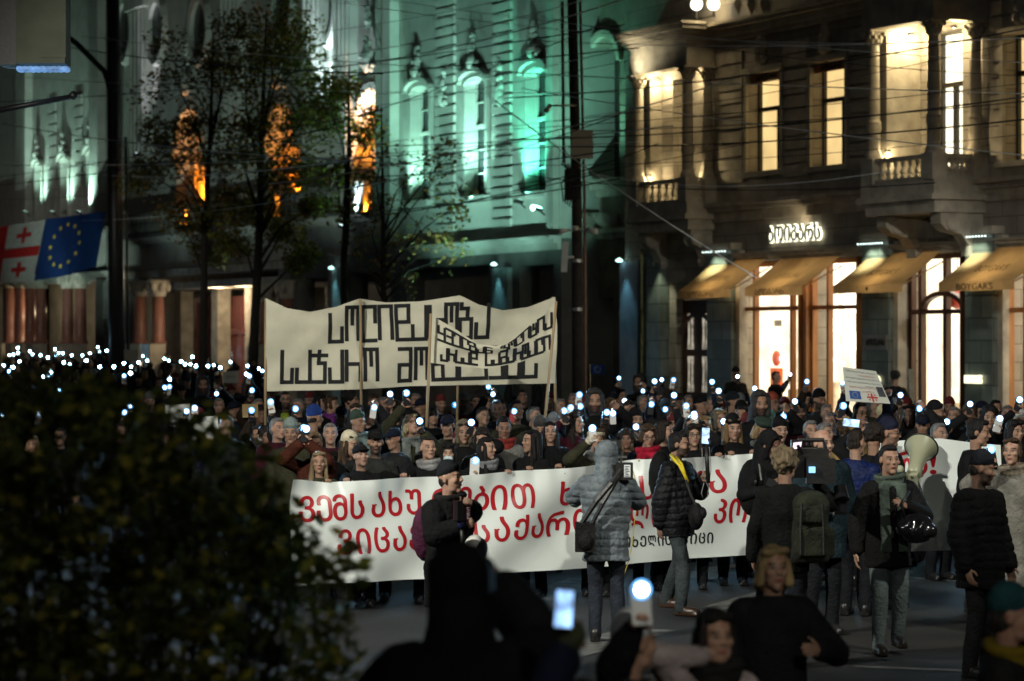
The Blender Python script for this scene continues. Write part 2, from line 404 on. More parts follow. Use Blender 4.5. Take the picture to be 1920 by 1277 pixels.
for a, b in ((fu(1352), fu(1395)), (fu(1472), fu(1516)), (fu(1596), bay2[0] - .05), (fu(1862), fu(1882))):   # banded quoins between the windows
    zz = fz(1500, 330)
    while zz < zc - .3:
        w_.box(a, b, -.07, -.003, zz, zz + .3); zz += .36
for o_ in (opA, opB, opC):
    w_.box(o_[0] - .14, o_[0] - .003, -.09, -.003, o_[2], o_[3]); w_.box(o_[1] + .003, o_[1] + .14, -.09, -.003, o_[2], o_[3])
    w_.box(o_[0] - .2, o_[1] + .2, -.14, -.003, o_[3] + .003, o_[3] + .14); w_.box(o_[0] - .18, o_[1] + .18, -.2, -.003, o_[2] - .14, o_[2] - .003)
    ornament(w_, (o_[0] + o_[1]) / 2, -.1, o_[3] + .16, .5, .75, 3, 0, 12)
w_.build('cornice', cream_plain, RB)
def window(o_, parent, sign=None, trans=.36, mull=.62, m1=warm_pane, m2=bright_pane, split=.8):
    a, b, c, d = o_; f = MB(); t = .06; w = .3
    f.box(a + .002, a + t, w, w + .1, c + .002, d - .002); f.box(b - t, b - .002, w, w + .1, c + .002, d - .002); f.box(a + t + .002, b - t - .002, w, w + .1, c + .002, c + t); f.box(a + t + .002, b - t - .002, w, w + .1, d - t, d - .002)
    zt = d - (d - c) * trans; um = a + (b - a) * mull
    f.box(a + t + .002, b - t - .002, w - .02, w + .08, zt - .06, zt + .05); f.box(um - .07, um + .07, w - .015, w + .075, c + t + .002, zt - .063)
    fr = f.build('window', dark_frame, parent)
    us = a + (b - a) * split
    p = MB(); p.box(a + .003, us, w + .12, w + .14, c + .003, d - .003); p.build('pane', m1, fr)
    p = MB(); p.box(us + .004, b - .003, w + .12, w + .14, c + .003, d - .003); p.build('curtain', m2, fr)
    if sign:
        s_ = MB(); s_.box(a + .003, b - .003, .05, .08, d - .27, d - .02); s_.build('fascia', orange_wood, fr)
        lettering('lettering', sign, black, fr, a + (b - a) * .2, .048, d - .22, .15, (b - a) * .6, .008)
GEO = 'ᲑᲝᲘᲒᲐᲠᲡ'
window(opA, RB, GEO); window(opB, RB, GEO); window(opC, RB, None, .3, .5, warm_pane, orange_wood)
window(dr1, RB, None, .28, .5); window(dr2, RB, None, .38, .45, bright_pane, warm_pane, .75)
def loggia(bay, zb, zr, zc0, zc1, top, ncol, nb, nside):
    u0, u1, D = bay; nm = MB()
    nm.box(u0 - .15, u1 + .15, -D - .12, -.003, zb - .32, zb)                       # floor slab
    nm.box(u0 - .22, u1 + .22, -D - .22, -.003, zb - .46, zb - .323); nm.box(u0 - .06, u1 + .06, -D - .04, -.003, zb - .75, zb - .463)
    nm.box(u0 - .12, u1 + .1, -D - .1, -D + .28, zc0, zc0 + .42); nm.box(u1 - .28, u1 + .1, -D + .283, -.003, zc0, zc0 + .42)       # entablature on the columns
    nm.box(u0 - .12, u0 + .2, -D + .283, -.003, zc0, zc0 + .42)
    nm.box(u0 - .1, u1 + .08, -D - .08, -.003, zc0 + .424, zc1)
    for i, (h, p) in enumerate(top):
        nm.box(u0 - .12 - p, u1 + .1 + p, -D - .1 - p, -.003, zc1 + .003 + i * .12, zc1 + .003 + i * .12 + h)
    nm.box(u0 - .1, u0 + .16, -D + .42, -.003, zb + .003, zc0 - .003)                # far side wall
    for uu in (u0 + .25, u1 - .25): scroll_bracket(nm, uu, zb - .755, .4, D * .85, 1.0)
    nm.build('balcony', cream_plain, RB)
    for uu, ww in ncol:
        cl = MB(); column(cl, uu, ww, zr + .003, zc0 - .003, .145); cl.build('column', cream_plain, RB)
    b_ = MB()
    for uu, ww in ncol: b_.box(uu - .24, uu + .24, ww - .2, ww + .2, zb + .003, zr)
    baluster_run(b_, (u0 + .34, -D + .05), (u1 - .3, -D + .05), zb + .003, zr - .01, nb)
    baluster_run(b_, (u1 - .05, -D + .3), (u1 - .05, -.25), zb + .003, zr - .01, nside, .085)
    b_.build('balustrade', cream_plain, RB)
u0, u1, D = bay2
zb2, zr2 = fz(1690, 342, -1.4), fz(1690, 293, -1.4); zc2 = fz(1700, 45, -1.4)
loggia(bay2, zb2, zr2, zc2, zc2 + 1.3, [(.1, .05), (.1, .16), (.1, .3)], [(u0 + .16, -D + .05), (u1 - .1, -D + .05), (u1 - .08, -.2)], 7, 6)
v0, v1, D1 = bay1
zb1, zr1 = fz(1235, 384, -.8), fz(1235, 338, -.8); zc1 = fz(1235, 134, -.8)
loggia(bay1, zb1, zr1, zc1, zc1 + .75, [(.1, .06), (.1, .18), (.1, .32), (.08, .36)], [(v0 + .14, -D1 + .05), (v1 - .1, -D1 + .05), (v1 - .06, -.16)], 6, 3)
def lamp_fix(mb, u, w, z): mb.box(u - .05, u + .05, w - .05, w + .05, z, z + .07)
WARM = (1, .77, .42)
for (uu, ww, zz, pw, rr) in ((u0 + .55, -.55, zc2 - .2, 100, .06), (u1 - .5, -.5, zc2 - .2, 85, .06), (u0 + .3, -D + .35, zr2 + .1, 26, .05), (u1 - .32, -D + .33, zr2 + .1, 26, .05), (v0 + .5, -.35, zc1 - .2, 60, .05), (v1 - .4, -.4, zc1 - .2, 50, .05), (v0 + .3, -D1 + .3, zr1 + .1, 22, .04), (v1 - .3, -D1 + .28, zr1 + .1, 22, .04)):
    lf = MB(); lf.box(uu - .06, uu + .06, ww - .06, ww + .06, zz + .08, zz + .14); lf.build('ceiling_lamp', black, RB)
    point('bulb', (uu, ww, zz), pw, WARM, rr, RB)
# upward wash on the bay cornice and the globe lamps on its roof terrace
gz = fz(1318, 12, -.5)
for px in (1306, 1338):
    gl = MB(); gl.ell((fu(px, -.5), -.5, fz(px, 8, -.5)), (.17, .17, .17)); gl.build('globe_lamp', globe_m, RB, True)
gl = MB(); gl.box(fu(1305, -.5) - .05, fu(1338, -.5) + .05, -.53, -.47, gz - .35, gz - .3)
for px in (1306, 1338): gl.tube([(fu(px, -.5), -.5, gz - .33), (fu(px, -.5), -.5, gz - .1)], .03)
gl.build('lamp_bracket', black, RB)
point('bulb', (fu(1320, -.7), -.75, gz + .1), 55, WARM, .2, RB)
spot('bulb', (v0 + .2, -D1 - .9, zc1 - .2), (v0 + .9, -D1 - .1, zc1 + 1.0), 130, (1, .88, .6), 100, .8, .1, RB)
# --- shop fronts ---
pils = [(1325, 1371, 475), (1616, 1666, 460), (1809, 1861, 447)]
for a, b, yt in pils:
    pil = MB(); pled = MB(); ua, ub_ = fu(a, -.3), fu(b, -.3); pil.box(ua, ub_, -.3, .097, .14, zs + .12)
    n = 9
    for i in range(n):
        uu = ua + (ub_ - ua) * (i + .5) / n
        pled.ell((uu, -.46, fz(a, yt, -.3) + .02), (.017, .017, .017), None, 6, 4)
    um = (ua + ub_) / 2
    for dx in (-.2, .2): spot('bulb', (um + dx, -.68, fz(a, yt, -.3) + .1), (um + dx * .6, -.3, fz(a, yt, -.3) - .75), 60, (.92, 1, .76), 80, 1, .03, RB)
    pil.build('pillar', granite, RB); pled.build('pillar_lamp', led_w, RB)
    ps = MB(); ps.box(fu(b, -.3) + .003, fu(b, -.3) + .2, -.16, .096, .14, zs + .1); ps.box(fu(a, -.3) - .06, fu(b, -.3) + .06, -.36, .09, zs + .123, zs + .3)
    ps.build('pilaster', cream_plain, RB)
sp_ = MB(); sp_.box(fu(1618, -.32), fu(1663, -.32), -.33, -.303, fz(1640, 656), fz(1640, 628)); plq = sp_.build('plaque', mat('brass_plaque', (.3, .28, .24), .35, .2, 6, .1, metal=.6), RB)
lettering('lettering', GEO, black, plq, fu(1624, -.33), -.331, fz(1640, 648), .17, .8, .006)
s_ = empty('neon_sign', fw(fu(1811, -.34), -.34, fz(1811, 718)), ANG, 'small glowing sign in latin capitals on the dark green pillar beside the shop door', 'sign')
lettering('lettering', "BOYGAR'S", emit('neon_white', (1, .95, .62), 1.3), s_, 0, 0, 0, .2, .66, .025)
s_ = empty('neon_sign', fw(fu(1641, -.34), -.34, fz(1641, 722)), ANG, 'small round glowing emblem on the pillar half hidden behind the paper placard', 'sign')
mb = MB(); mb.lathe((.1, 0, .12), [(.06, -.012), (.13, -.012), (.13, .012), (.06, .012)], 12, R=Matrix.Rotation(math.pi/2, 3, 'X')); mb.build('emblem', emit('neon_white', (1, .95, .62), 1.3), s_)
for bi, (a, b) in enumerate(shop):
    f = MB(); wo = .07 if bi != 2 else .25; zt = fz(1450, 578) if bi < 2 else fz(1740, 584); z0, z1 = .35, zs - .253
    isdoor = bi == 2
    L_ = b - a; ups = {0: (.0, .2, .8, .93), 1: (.0, .32, .93), 2: (.0, .16, .56, .93), 3: (0, .3, .93)}[bi]
    for q in ups: f.box(a + L_ * q + .003, a + L_ * q + (.1 if not isdoor else .15), wo - .05, wo + .1, z0 + .003, z1 - .003)
    f.box(a + .11, b - .003, wo - .04, wo + .09, zt - .06, zt + .05); f.box(a + .11, b - .003, wo - .04, wo + .09, z0 + .003, z0 + .35)
    f.box(a + .11, b - .003, wo - .04, wo + .09, z1 - .12, z1 - .004)
    if isdoor:
        arch_ring(f, a + L_ * .25, a + L_ * .85, zt + .053, .32, .12, wo - .08, wo + .08)
        f.lathe((a + L_ * .55, wo, zt + .4), [(.03, 0), (.09, .06), (.05, .12), (.08, .2), (.02, .34)], 10)
    f.box(a - .14, a - .003, -.12, .097, .14, z1 + .1); f.box(b + .003, b + .06, -.12, .097, .14, z1 + .1)
    fr = f.build('shop_door' if isdoor else 'shop_window', dark_wood if isdoor else orange_wood, RB)
    p = MB(); p.add([(a + .004, wo + .02, z0 + .36), (b - .004, wo + .02, z0 + .36), (b - .004, wo + .02, z1 - .13), (a + .004, wo + .02, z1 - .13)], [(0, 1, 2, 3)]); p.build('pane', glass('shop_glass', (.95, .96, .95)), fr)
    r_ = MB(); wd = 2.6
    r_.box(a - .8, b + .8, wd, wd + .05, z0 - .1, zs + .3); r_.box(a - .85, a - .8, .62, wd, z0 - .1, zs + .3); r_.box(b + .8, b + .85, .62, wd, z0 - .1, zs + .3)
    r_.box(a - .8, b + .8, .62, wd, z0 - .16, z0 - .1)
    r_.build('shop_room', shopwall, fr)
    c_ = MB(); c_.box(a - .8, b + .8, .7, wd - .01, z1 + .2, z1 + .25); c_.build('ceiling_light', shopglow, fr)
    it = MB(); rr = random.Random(bi + 5)
    for j in range(5):
        uu = a + L_ * (.15 + .17 * j); hh = rr.uniform(.5, 1.2); it.box(uu, uu + rr.uniform(.15, .35), 1.2, 1.5, z0, z0 + hh)
    it.build('display_stand', mat('display_white', (.7, .62, .5), .5), fr)
    if bi == 0:
        it = MB(); uu = fu(1447, 1.3); it.box(uu, uu + .34, 1.25, 1.45, fz(1455, 735, 1.3), fz(1455, 690, 1.3)); it.ell((uu + .17, 1.35, fz(1455, 672, 1.3)), (.14, .12, .22)); it.build('display_goods', mat('orange_red_goods', (.75, .12, .03), .5), fr)
        it = MB(); it.box(fu(1443, 1.6), fu(1466, 1.6), 1.55, 1.6, fz(1455, 612, 1.6), fz(1455, 600, 1.6)); it.build('poster', mat('grey_poster', (.2, .2, .2), .6), fr)
    if bi in (1, 2):
        it = MB()
        for px, py, r in (((1597, 567, .3), (1590, 640, .33), (1570, 610, .2)) if bi == 1 else ((1795, 560, .25),)):
            uu, zz = fu(px, 1.0), fz(px, py, 1.0); it.ell((uu, 1.0, zz), (r, r, r), None, 18, 12); it.tube([(uu, 1.0, zz + r), (uu, 1.0, z1 + .2)], .015, 6)
        it.build('pendant_lamp', globe_m if bi == 1 else mat('red_lantern', (.5, .08, .06), .5), fr, True)
# dark door with wrought grilles at the left of the shop
f = MB(); a, b = door; zt = fz(1290, 562)
f.box(a + .003, b - .003, .32, .4, .14, zt - .003); arch_ring(f, a + .2, b - .1, zt - .95, .5, .1, .2, .318)
dr = f.build('house_door', dark_wood, RB)
gr = MB()
for q in (.18, .62):
    for z0_ in (fz(1290, 735), fz(1290, 655)):
        for i in range(4):
            gr.tube([(a + (b - a) * (q + .05 * i), .3, z0_), (a + (b - a) * (q + .05 * i + .02 * (-1) ** i), .3, z0_ + .5), (a + (b - a) * (q + .05 * i), .3, z0_ + 1.0)], .018, 6)
gr.build('grille', emit('lit_grille', (1, .9, .7), .28, .6, 8), dr)  # glow put into the grille bars, which are no lamp
# bluish wall panel, downpipe and lit pillar block at the far corner
cp = MB(); cp.box(fu(1212, -.2), fu(1238, -.2), -.2, .09, .14, fz(1225, 480)); cp.build('pillar', granite, RB)
spot('bulb', (fu(1224, -.55), -.5, fz(1225, 484)), (fu(1226, -.2), -.2, 1.0), 70, (1, 1, .7), 70, .7, .03, RB)
cp = MB(); cp.box(fu(1165), fu(1199), -.06, -.003, .14, fz(1180, 490)); cp.build('panel', mat('blue_grey_panel', (.28, .33, .42), .5, .2, 2, .2), RB)
cp = MB(); cp.tube([(fu(1204, -.12), -.12, .14), (fu(1204, -.12), -.12, fz(1204, 500)), (fu(1200, -.3), -.25, fz(1204, 470))], .05, 10); cp.build('downpipe', mat('downpipe', (.42, .43, .2), .5), RB, True)
# letters over the shops
s_ = empty('shop_sign', fw(fu(1443, -.05), -.05, fz(1490, 452)), ANG, 'large backlit white letters of the shop name on the dark facade above the awnings', 'sign')
for q, (dx, dz) in enumerate(((.025, 0), (-.025, 0), (0, .025), (0, -.025), (.018, .018), (-.018, -.018))): lettering('glow_lettering', GEO, emit('sign_white', (1, .97, .70), 1.9), s_, dx, .001 * q, dz, .42, fu(1541) - fu(1443), .02)
lettering('lettering', GEO, mat('sign_face_dark', (.05, .06, .04), .6), s_, 0, -.04, 0, .42, fu(1541) - fu(1443), .02)
spot('bulb', (fu(1490, -.5), -.4, fz(1490, 432)), (fu(1490), 0, fz(1490, 400)), 22, (1, .8, .5), 120, .9, .1, RB)
# awnings
tan = mat('tan_awning_canvas', (.46, .31, .145), .8, .14, 3, .25, 40, trans=.45)
for i, (pl, pr, yv0, yv1, yw, txt) in enumerate(((1273, 1370, 545, 560, 482, GEO), (1397, 1505, 540, 556, 478, GEO), (1563, 1692, 536, 551, 469, '◊'), (1760, 1902, 530, 547, 458, "BOYGAR'S"))):
    D_ = 1.25; ua, ub_ = fu(pl, -D_), fu(pr, -D_); zv1 = fz(pl, yv0, -D_); zv0 = fz(pl, yv1, -D_); zw = fz(pl + 80, yw)
    aw = MB()
    def sl(u, v, off=0.0):
        return (ua + (ub_ - ua) * u, -.04 - (D_ - .04) * v - off * .5, zw + (zv1 - zw) * v - .05 * math.sin(math.pi * v) + off)
    aw.grid(lambda u, v: sl(u, v), 8, 8)
    aw.grid(lambda u, v: (ua + (ub_ - ua) * u, -D_ - .006, zv0 + (zv1 - zv0) * v), 8, 1)
    aw.tube([(ua + .03, -.05, zw - .35), (ua + .03, -D_ + .03, zv1 - .03)], .018, 6); aw.tube([(ub_ - .03, -.05, zw - .35), (ub_ - .03, -D_ + .03, zv1 - .03)], .018, 6)
    ao = aw.build('awning', tan, RB)
    h = (zv1 - zv0)
    if i == 2:
        e_ = MB(); e_.lathe(((ua + ub_) / 2, -D_ - .013, (zv0 + zv1) / 2), [(.0, 0), (.05, 0), (.05, .006), (0, .006)], 8, R=Matrix.Rotation(math.pi/2, 3, 'X')); e_.build('emblem', black, ao)
    else:
        lettering('lettering', txt, black, ao, ua + (ub_ - ua) * (.18 if i < 2 else .25), -D_ - .014, zv0 + h * .12, h * .72, (ub_ - ua) * (.5 if i < 2 else .48), .004)
    a_, fs, wd = glyph(GEO if i < 2 else "BOYGAR'S"); sc = .17
    l2 = MB(); l2.add([(lambda p: p)(sl(.3 + x * .4 / wd, .62 - (y - .5) * sc / 1.0, .012)) for x, y, z in a_], fs); l2.build('lettering', mat('brown_print', (.06, .035, .02), .8), ao)
    spot('bulb', ((ua + ub_) / 2, -.75, zv0 - .25), ((ua + ub_) / 2, -.75, 9), 36, (1, .76, .42), 150, .9, .2, RB)  # unseen spot added below each awning so the canvas glows

# ================= neighbouring dark house between the two =================
NB = empty('narrow_building', (X0, D0, 0), ANG, 'unlit narrow building squeezed between the green lit theatre and the shop corner', 'building')
a, b = fu(1058), fu(1172) - .02
mb = MB(); wall_open(mb, a, b, 0, 16, 1.2, 1.8, [(fu(1108, 1.2), fu(1162, 1.2), fz(1135, 345, 1.2), fz(1135, 70, 1.2)), (fu(1100, 1.2), fu(1150, 1.2), .14, fz(1130, 560, 1.2))])
arch_fill(mb, fu(1108, 1.2), fu(1162, 1.2), fz(1135, 70, 1.2) - .8, .8, 1.2, 1.8)
mb.build('wall', mat('brown_stucco', (.16, .13, .1), .85, .3, 2, .4, 18), NB)
mb = MB(); arch_ring(mb, fu(1108, 1.2), fu(1162, 1.2), fz(1135, 70, 1.2) - .8, .8, .22, 1.05, 1.197); mb.build('arch_surround', cream_plain, NB)
mb = MB()
cornice(mb, a, b, fz(1110, 372, 1.2), [(.2, .15), (.15, .35), (.15, .5)], 1.2); mb.build('cornice', cream_plain, NB)
mb = MB(); cornice(mb, a, b, fz(1110, 450, 1.2), [(.15, .1), (.15, .25)], 1.2)
mb.build('string_course', cream_plain, NB)
for px in (1112, 1150): mb = MB(); scroll_bracket(mb, fu(px, 1.2), fz(px, 400, 1.2), .5, .5, .8, 0, 1.2); mb.build('bracket', cream_plain, NB)
mb = MB(); mb.box(fu(1108, 1.2), fu(1162, 1.2), 1.9, 1.95, fz(1135, 345, 1.2), fz(1135, 70, 1.2)); mb.build('shutter', mat('dark_shutter', (.03, .025, .022), .6), NB); mb = MB(); mb.box(fu(1100, 1.2), fu(1150, 1.2), 1.9, 1.95, .14, fz(1130, 560, 1.2)); mb.build('doorway', mat('dark_shutter', (.03, .025, .022), .6), NB)
mb = MB(); mb.box(a, b, 1.803, 10, 15.8, 16); mb.build('roof', cream_plain, NB)
# ================= theatre: green lit pavilion, dark centre, far pavilion =================
TH = empty('theatre', (X0, D0, 0), ANG, 'long ornate theatre facade with green and orange floodlit arched windows behind the trees', 'building')
plaster = mat('pale_plaster', (.40, .40, .36), .85, .16, 1.4, .3, 12)
plaster2 = mat('dark_stone_base', (.13, .13, .12), .85, .25, 1.6, .4, 14)
win_dark = mat('theatre_glass', (.018, .022, .024), .25, .3, 2, .05)
GREEN, WHITE_, ORANGE = (.12, 1, .62), (.72, .95, 1), (1, .30, .02)
th_b, th_m, th_a = fu(1050), fu(742), fu(-60)
zb = 5.75                                            # top of the ground floor
def pav_window(pl, pr, yt, yb, w=0.0): return (fu(pl, w), fu(pr, w), fz(pl, yb, w), fz(pr, yt, w))
gw = [pav_window(774, 808, 158, 379), pav_window(876, 913, 141, 371), pav_window(990, 1028, 123, 362)]
arches = []
for c, yt, yb, hw in ((348, 195, 402, 30), (520, 185, 385, 29), (687, 156, 376, 33)):
    arches.append((fu(c - hw), fu(c + hw), fz(c, yb), fz(c, yt)))
lw = [pav_window(69, 80, 305, 425), pav_window(117, 130, 294, 420), pav_window(166, 181, 280, 415)]
ZTH = 22.0
mb = MB()
wall_open(mb, th_m, th_b, zb, ZTH, 0, .7, gw)
wall_open(mb, fu(205), th_m - .003, zb, ZTH, .3, 1.0, arches)
wall_open(mb, th_a, fu(205) - .003, zb, ZTH, 0, .7, lw)
for o_ in gw + lw: arch_fill(mb, o_[0], o_[1], o_[3] - .22, .22, .02, .6)
for o_ in arches: arch_fill(mb, o_[0], o_[1], o_[3] - (o_[1] - o_[0]) / 2 - .3, (o_[1] - o_[0]) / 2 + .3, .32, .98)
mb.box(th_b - .5, th_b, .703, 14, 0, ZTH)
mb.build('wall', plaster, TH)
mb = MB(); mb.box(th_a, th_b + .1, -.2, 16, ZTH + .003, ZTH + .5); mb.build('roof', cream_plain, TH)
tr = MB()
cornice(tr, th_m - .1, th_b + .05, zb - .35, [(.2, .12), (.12, .25), (.1, .4)])
cornice(tr, fu(205), th_m - .11, zb + 1.15, [(.15, .3), (.12, .5)], .3)
cornice(tr, th_a, fu(205), zb - .35, [(.2, .12), (.12, .25), (.1, .4)])
for o_ in gw + lw:
    a, b, c, d = o_
    for x0, x1 in ((a - .2, a - .003), (b + .003, b + .2)): tr.box(x0, x1, -.1, -.003, c - .2, d - .15)
    arch_ring(tr, a, b, d - .22, .22, .2, -.14, -.003, 0, 10); arch_ring(tr, a - .22, b + .22, d - .16, .34, .13, -.28, -.003, 0, 10)
    tr.box(a - .3, b + .3, -.3, -.003, c - .18, c - .003)
    ornament(tr, (a + b) / 2, -.12, d + .28, 1.0, 1.1, int(a * 7) % 97, 0, 22)
# pilaster strips and banded stripes between the windows
for px in (742, 830 - 78):
    pass
tr.box(fu(734), fu(748), -.35, .297, zb + .3, ZTH - .2); tr.box(fu(1036), fu(1048), -.22, -.003, zb + .3, ZTH - .2)
for px in (838, 944):
    a, b = fu(px - 17), fu(px + 17); z = zb + .5
    while z < ZTH - 1:
        tr.box(a, b, -.1, -.003, z, z + .235); z += .33
    ornament(tr, fu(px), -.08, fz(px, 200 if px < 900 else 190), .5, 1.3, px, 0, 12)
for px in (98, 147):
    a, b = fu(px - 7), fu(px + 8); z = zb + .5
    while z < 14:
        tr.box(a, b, -.08, -.003, z, z + .42); z += .55
for px, wd in ((52, 9), (190, 8)): tr.box(fu(px - wd), fu(px + wd), -.4, -.003, zb + .3, ZTH - .2)
for px, wd, z0_ in ((259, 15, 10.6), (586, 17, 9.6), (642, 15, 6.8), (430, 16, 9.8), (735 - 20, 6, 7.0)):
    tr.box(fu(px - wd), fu(px + wd), -.05, .297, z0_, 17.5); tr.box(fu(px - wd - 3), fu(px + wd + 3), -.25, .297, 17.5, 18.1)
    for i in range(4):
        uu = fu(px - wd) + (fu(px + wd) - fu(px - wd)) * (i + .5) / 4; tr.tube([(uu, -.05, z0_ + .1), (uu, -.05, 17.4)], .1, 8)
    ornament(tr, fu(px), -.1, 18.2, 1.4, 1.4, px, 0, 18)
for o_ in arches:
    a, b, c, d = o_; r = (b - a) / 2
    for i, (t, w) in enumerate(((.25, .1), (.55, .18), (.85, .24))):
        arch_ring(tr, a - t + .22, b + t - .22, d - r - .3, r + .08 + t - .22, .25, w, .297, 0, 14)
    ornament(tr, (a + b) / 2, .1, d + .4, 1.6, 2.4, int(d * 13), 0, 26)
for px in (225, 285, 365, 430, 520, 600):
    uu, zz = fu(px), fz(px, 55 if px < 500 else 12); arch = []
    tr.add(*(lambda n: ([(uu + R_ * math.cos(2*math.pi*i/n), w, zz + R_ * 1.25 * math.sin(2*math.pi*i/n)) for R_, w in ((.95, .297), (.95, .1), (1.25, .05), (1.35, .297)) for i in range(n)],
        [(r*n+i, r*n+(i+1) % n, (r+1)*n+(i+1) % n, (r+1)*n+i) for r in range(3) for i in range(n)]))(20))
    ornament(tr, uu, .1, zz + 1.4, 1.6, .9, px, 0, 14)
tr.build('cornice', plaster, TH)
for px in (225, 285, 365, 430, 520, 600):
    mb = MB(); n = 18; uu, zz = fu(px), fz(px, 55 if px < 500 else 12)
    mb.add([(uu + .95 * math.cos(2*math.pi*i/n), .28, zz + 1.19 * math.sin(2*math.pi*i/n)) for i in range(n)], [tuple(range(n))]); mb.build('round_window', win_dark, TH)
def th_window(o_, parent, glow=None):
    a, b, c, d = o_; f = MB()
    f.box(a + .002, a + .07, .28, .36, c + .002, d - .05); f.box(b - .07, b - .002, .28, .36, c + .002, d - .05)
    zt = c + (d - c) * .6; f.box(a + .073, b - .073, .27, .36, zt - .07, zt + .05); um = (a + b) / 2; f.box(um - .03, um + .03, .275, .35, c + .003, d - .05)
    for zz in (.2, .4, .8): f.box(a + .073, b - .073, .285, .34, c + (d - c) * zz - .015, c + (d - c) * zz + .015)
    fr = f.build('window', plaster, parent); p = MB(); p.box(a + .003, b - .003, .38, .4, c, d); p.build('pane', glow or win_dark, fr)
for o_ in gw: th_window(o_, TH)
for o_ in lw: th_window(o_, TH)
for o_ in arches:                                       # glazed arches washed from below by orange lamps
    a, b, c, d = o_
    p = MB(); p.box(a - .02, b + .02, .9, 1.2, c - .02, d + .02)
    for q in (.22, .5, .78): p.box(a + (b - a) * q - .05, a + (b - a) * q + .05, .82, .897, c, d)
    for q in (.3, .55, .75): p.box(a, b, .84, .895, c + (d - c) * q - .04, c + (d - c) * q + .04)
    p.build('arched_window', mat('arch_panel', (.5, .42, .3), .7, .4, 3, .6, 20), TH)
# ground floor
gp = [(fu(300), fu(470)), (fu(560), fu(612)), (fu(652), fu(700)), (fu(722), fu(780)), (fu(800), fu(925)), (fu(962), fu(1040))]
mb = MB(); wall_open(mb, fu(205), th_b, 0, zb - .003, .05, .75, [(fu(248), fu(520), -.1, fz(400, 512)), (fu(556), fu(612), -.1, fz(600, 520)), (fu(655), fu(730), -.1, fz(690, 510)), (fu(760), fu(915), -.1, fz(830, 500)), (fu(972), fu(1036), -.1, fz(1000, 497))])
wall_open(mb, th_a, fu(190), 0, zb - .003, .05, .75, [(fu(-20), fu(186), -.1, fz(100, 530))])
mb.box(fu(190) + .003, fu(205) - .003, -.3, .75, 0, zb - .36)
mb.box(th_a, th_b - .51, 4.6, 4.9, 0, zb)
mb.build('ground_floor_wall', plaster2, TH)
mb = MB(); mb.box(fu(205), fu(560), .76, 4.59, zb - .9, zb - .6); mb.box(fu(205), fu(530), -.02, .046, fz(400, 512), fz(400, 512) + .3)
mb.build('portico_ceiling', cream_plain, TH)
for px in (333, 402, 465, 497):
    mb = MB(); mb.box(fu(px - 6, 2.2), fu(px + 6, 2.2), 2.2, 2.8, .14, zb - .903); mb.build('pilaster', cream_plain, TH)
for pl, pr in ((340, 392), (410, 460), (470, 495)):
    mb = MB(); a, b = fu(pl, 2.9), fu(pr, 2.9); z1 = zb - 1.2
    mb.box(a, b, 2.9, 3.1, .14, z1)
    for i in range(3): mb.box(a + (b - a) * (.08 + .31 * i), a + (b - a) * (.28 + .31 * i), 2.86, 2.897, .5, z1 * .62); mb.box(a + (b - a) * (.08 + .31 * i), a + (b - a) * (.28 + .31 * i), 2.86, 2.897, z1 * .7, z1 * .95)
    mb.box(a, b, 2.8, 2.897, z1 * .63, z1 * .69); mb.build('door', mat('oxblood_wood', (.16, .05, .045), .5, .3, 3, .15, 20), TH)
pink = mat('pink_granite', (.27, .125, .095), .4, .35, 18, .05)
for px, yt in ((297, 556), (262, 556), (18, 540), (37, 540), (57, 541), (77, 541), (127, 541), (151, 541), (500, 565), (540, 560)):
    u_ = fu(px, -.1); zp = 2.45; zc_ = fz(px, yt, -.1); c_ = MB()
    c_.lathe((u_, -.1, zp), [(.36, 0), (.36, .1), (.28, .16), (.29, (zc_ - zp) * .3), (.24, zc_ - zp)], 16); co_ = c_.build('column', pink, TH, True)
    c_ = MB(); c_.box(u_ - .6, u_ + .6, -.7, .04, 0, zp - .003); c_.build('pedestal', cream_plain, co_)
    c_ = MB(); c_.lathe((u_, -.1, zc_ + .003), [(.33, 0), (.36, .2), (.55, .7)], 12)
    for i in range(8): c_.ell((u_ + .45 * math.cos(i * .785), -.1 + .45 * math.sin(i * .785), zc_ + .4), (.13, .13, .22), None, 7, 5)
    c_.build('capital', cream_plain, co_)
bal = MB(); za, zb_ = zb + 1.45, zb + 2.5
baluster_run(bal, (fu(215), -.1), (fu(736), -.1), za, zb_, 60, .14)
for px in (240, 330, 420, 510, 600, 690): bal.box(fu(px) - .4, fu(px) + .4, -.35, .15, za, zb_ + .06)
bal.build('balustrade', plaster2, TH)
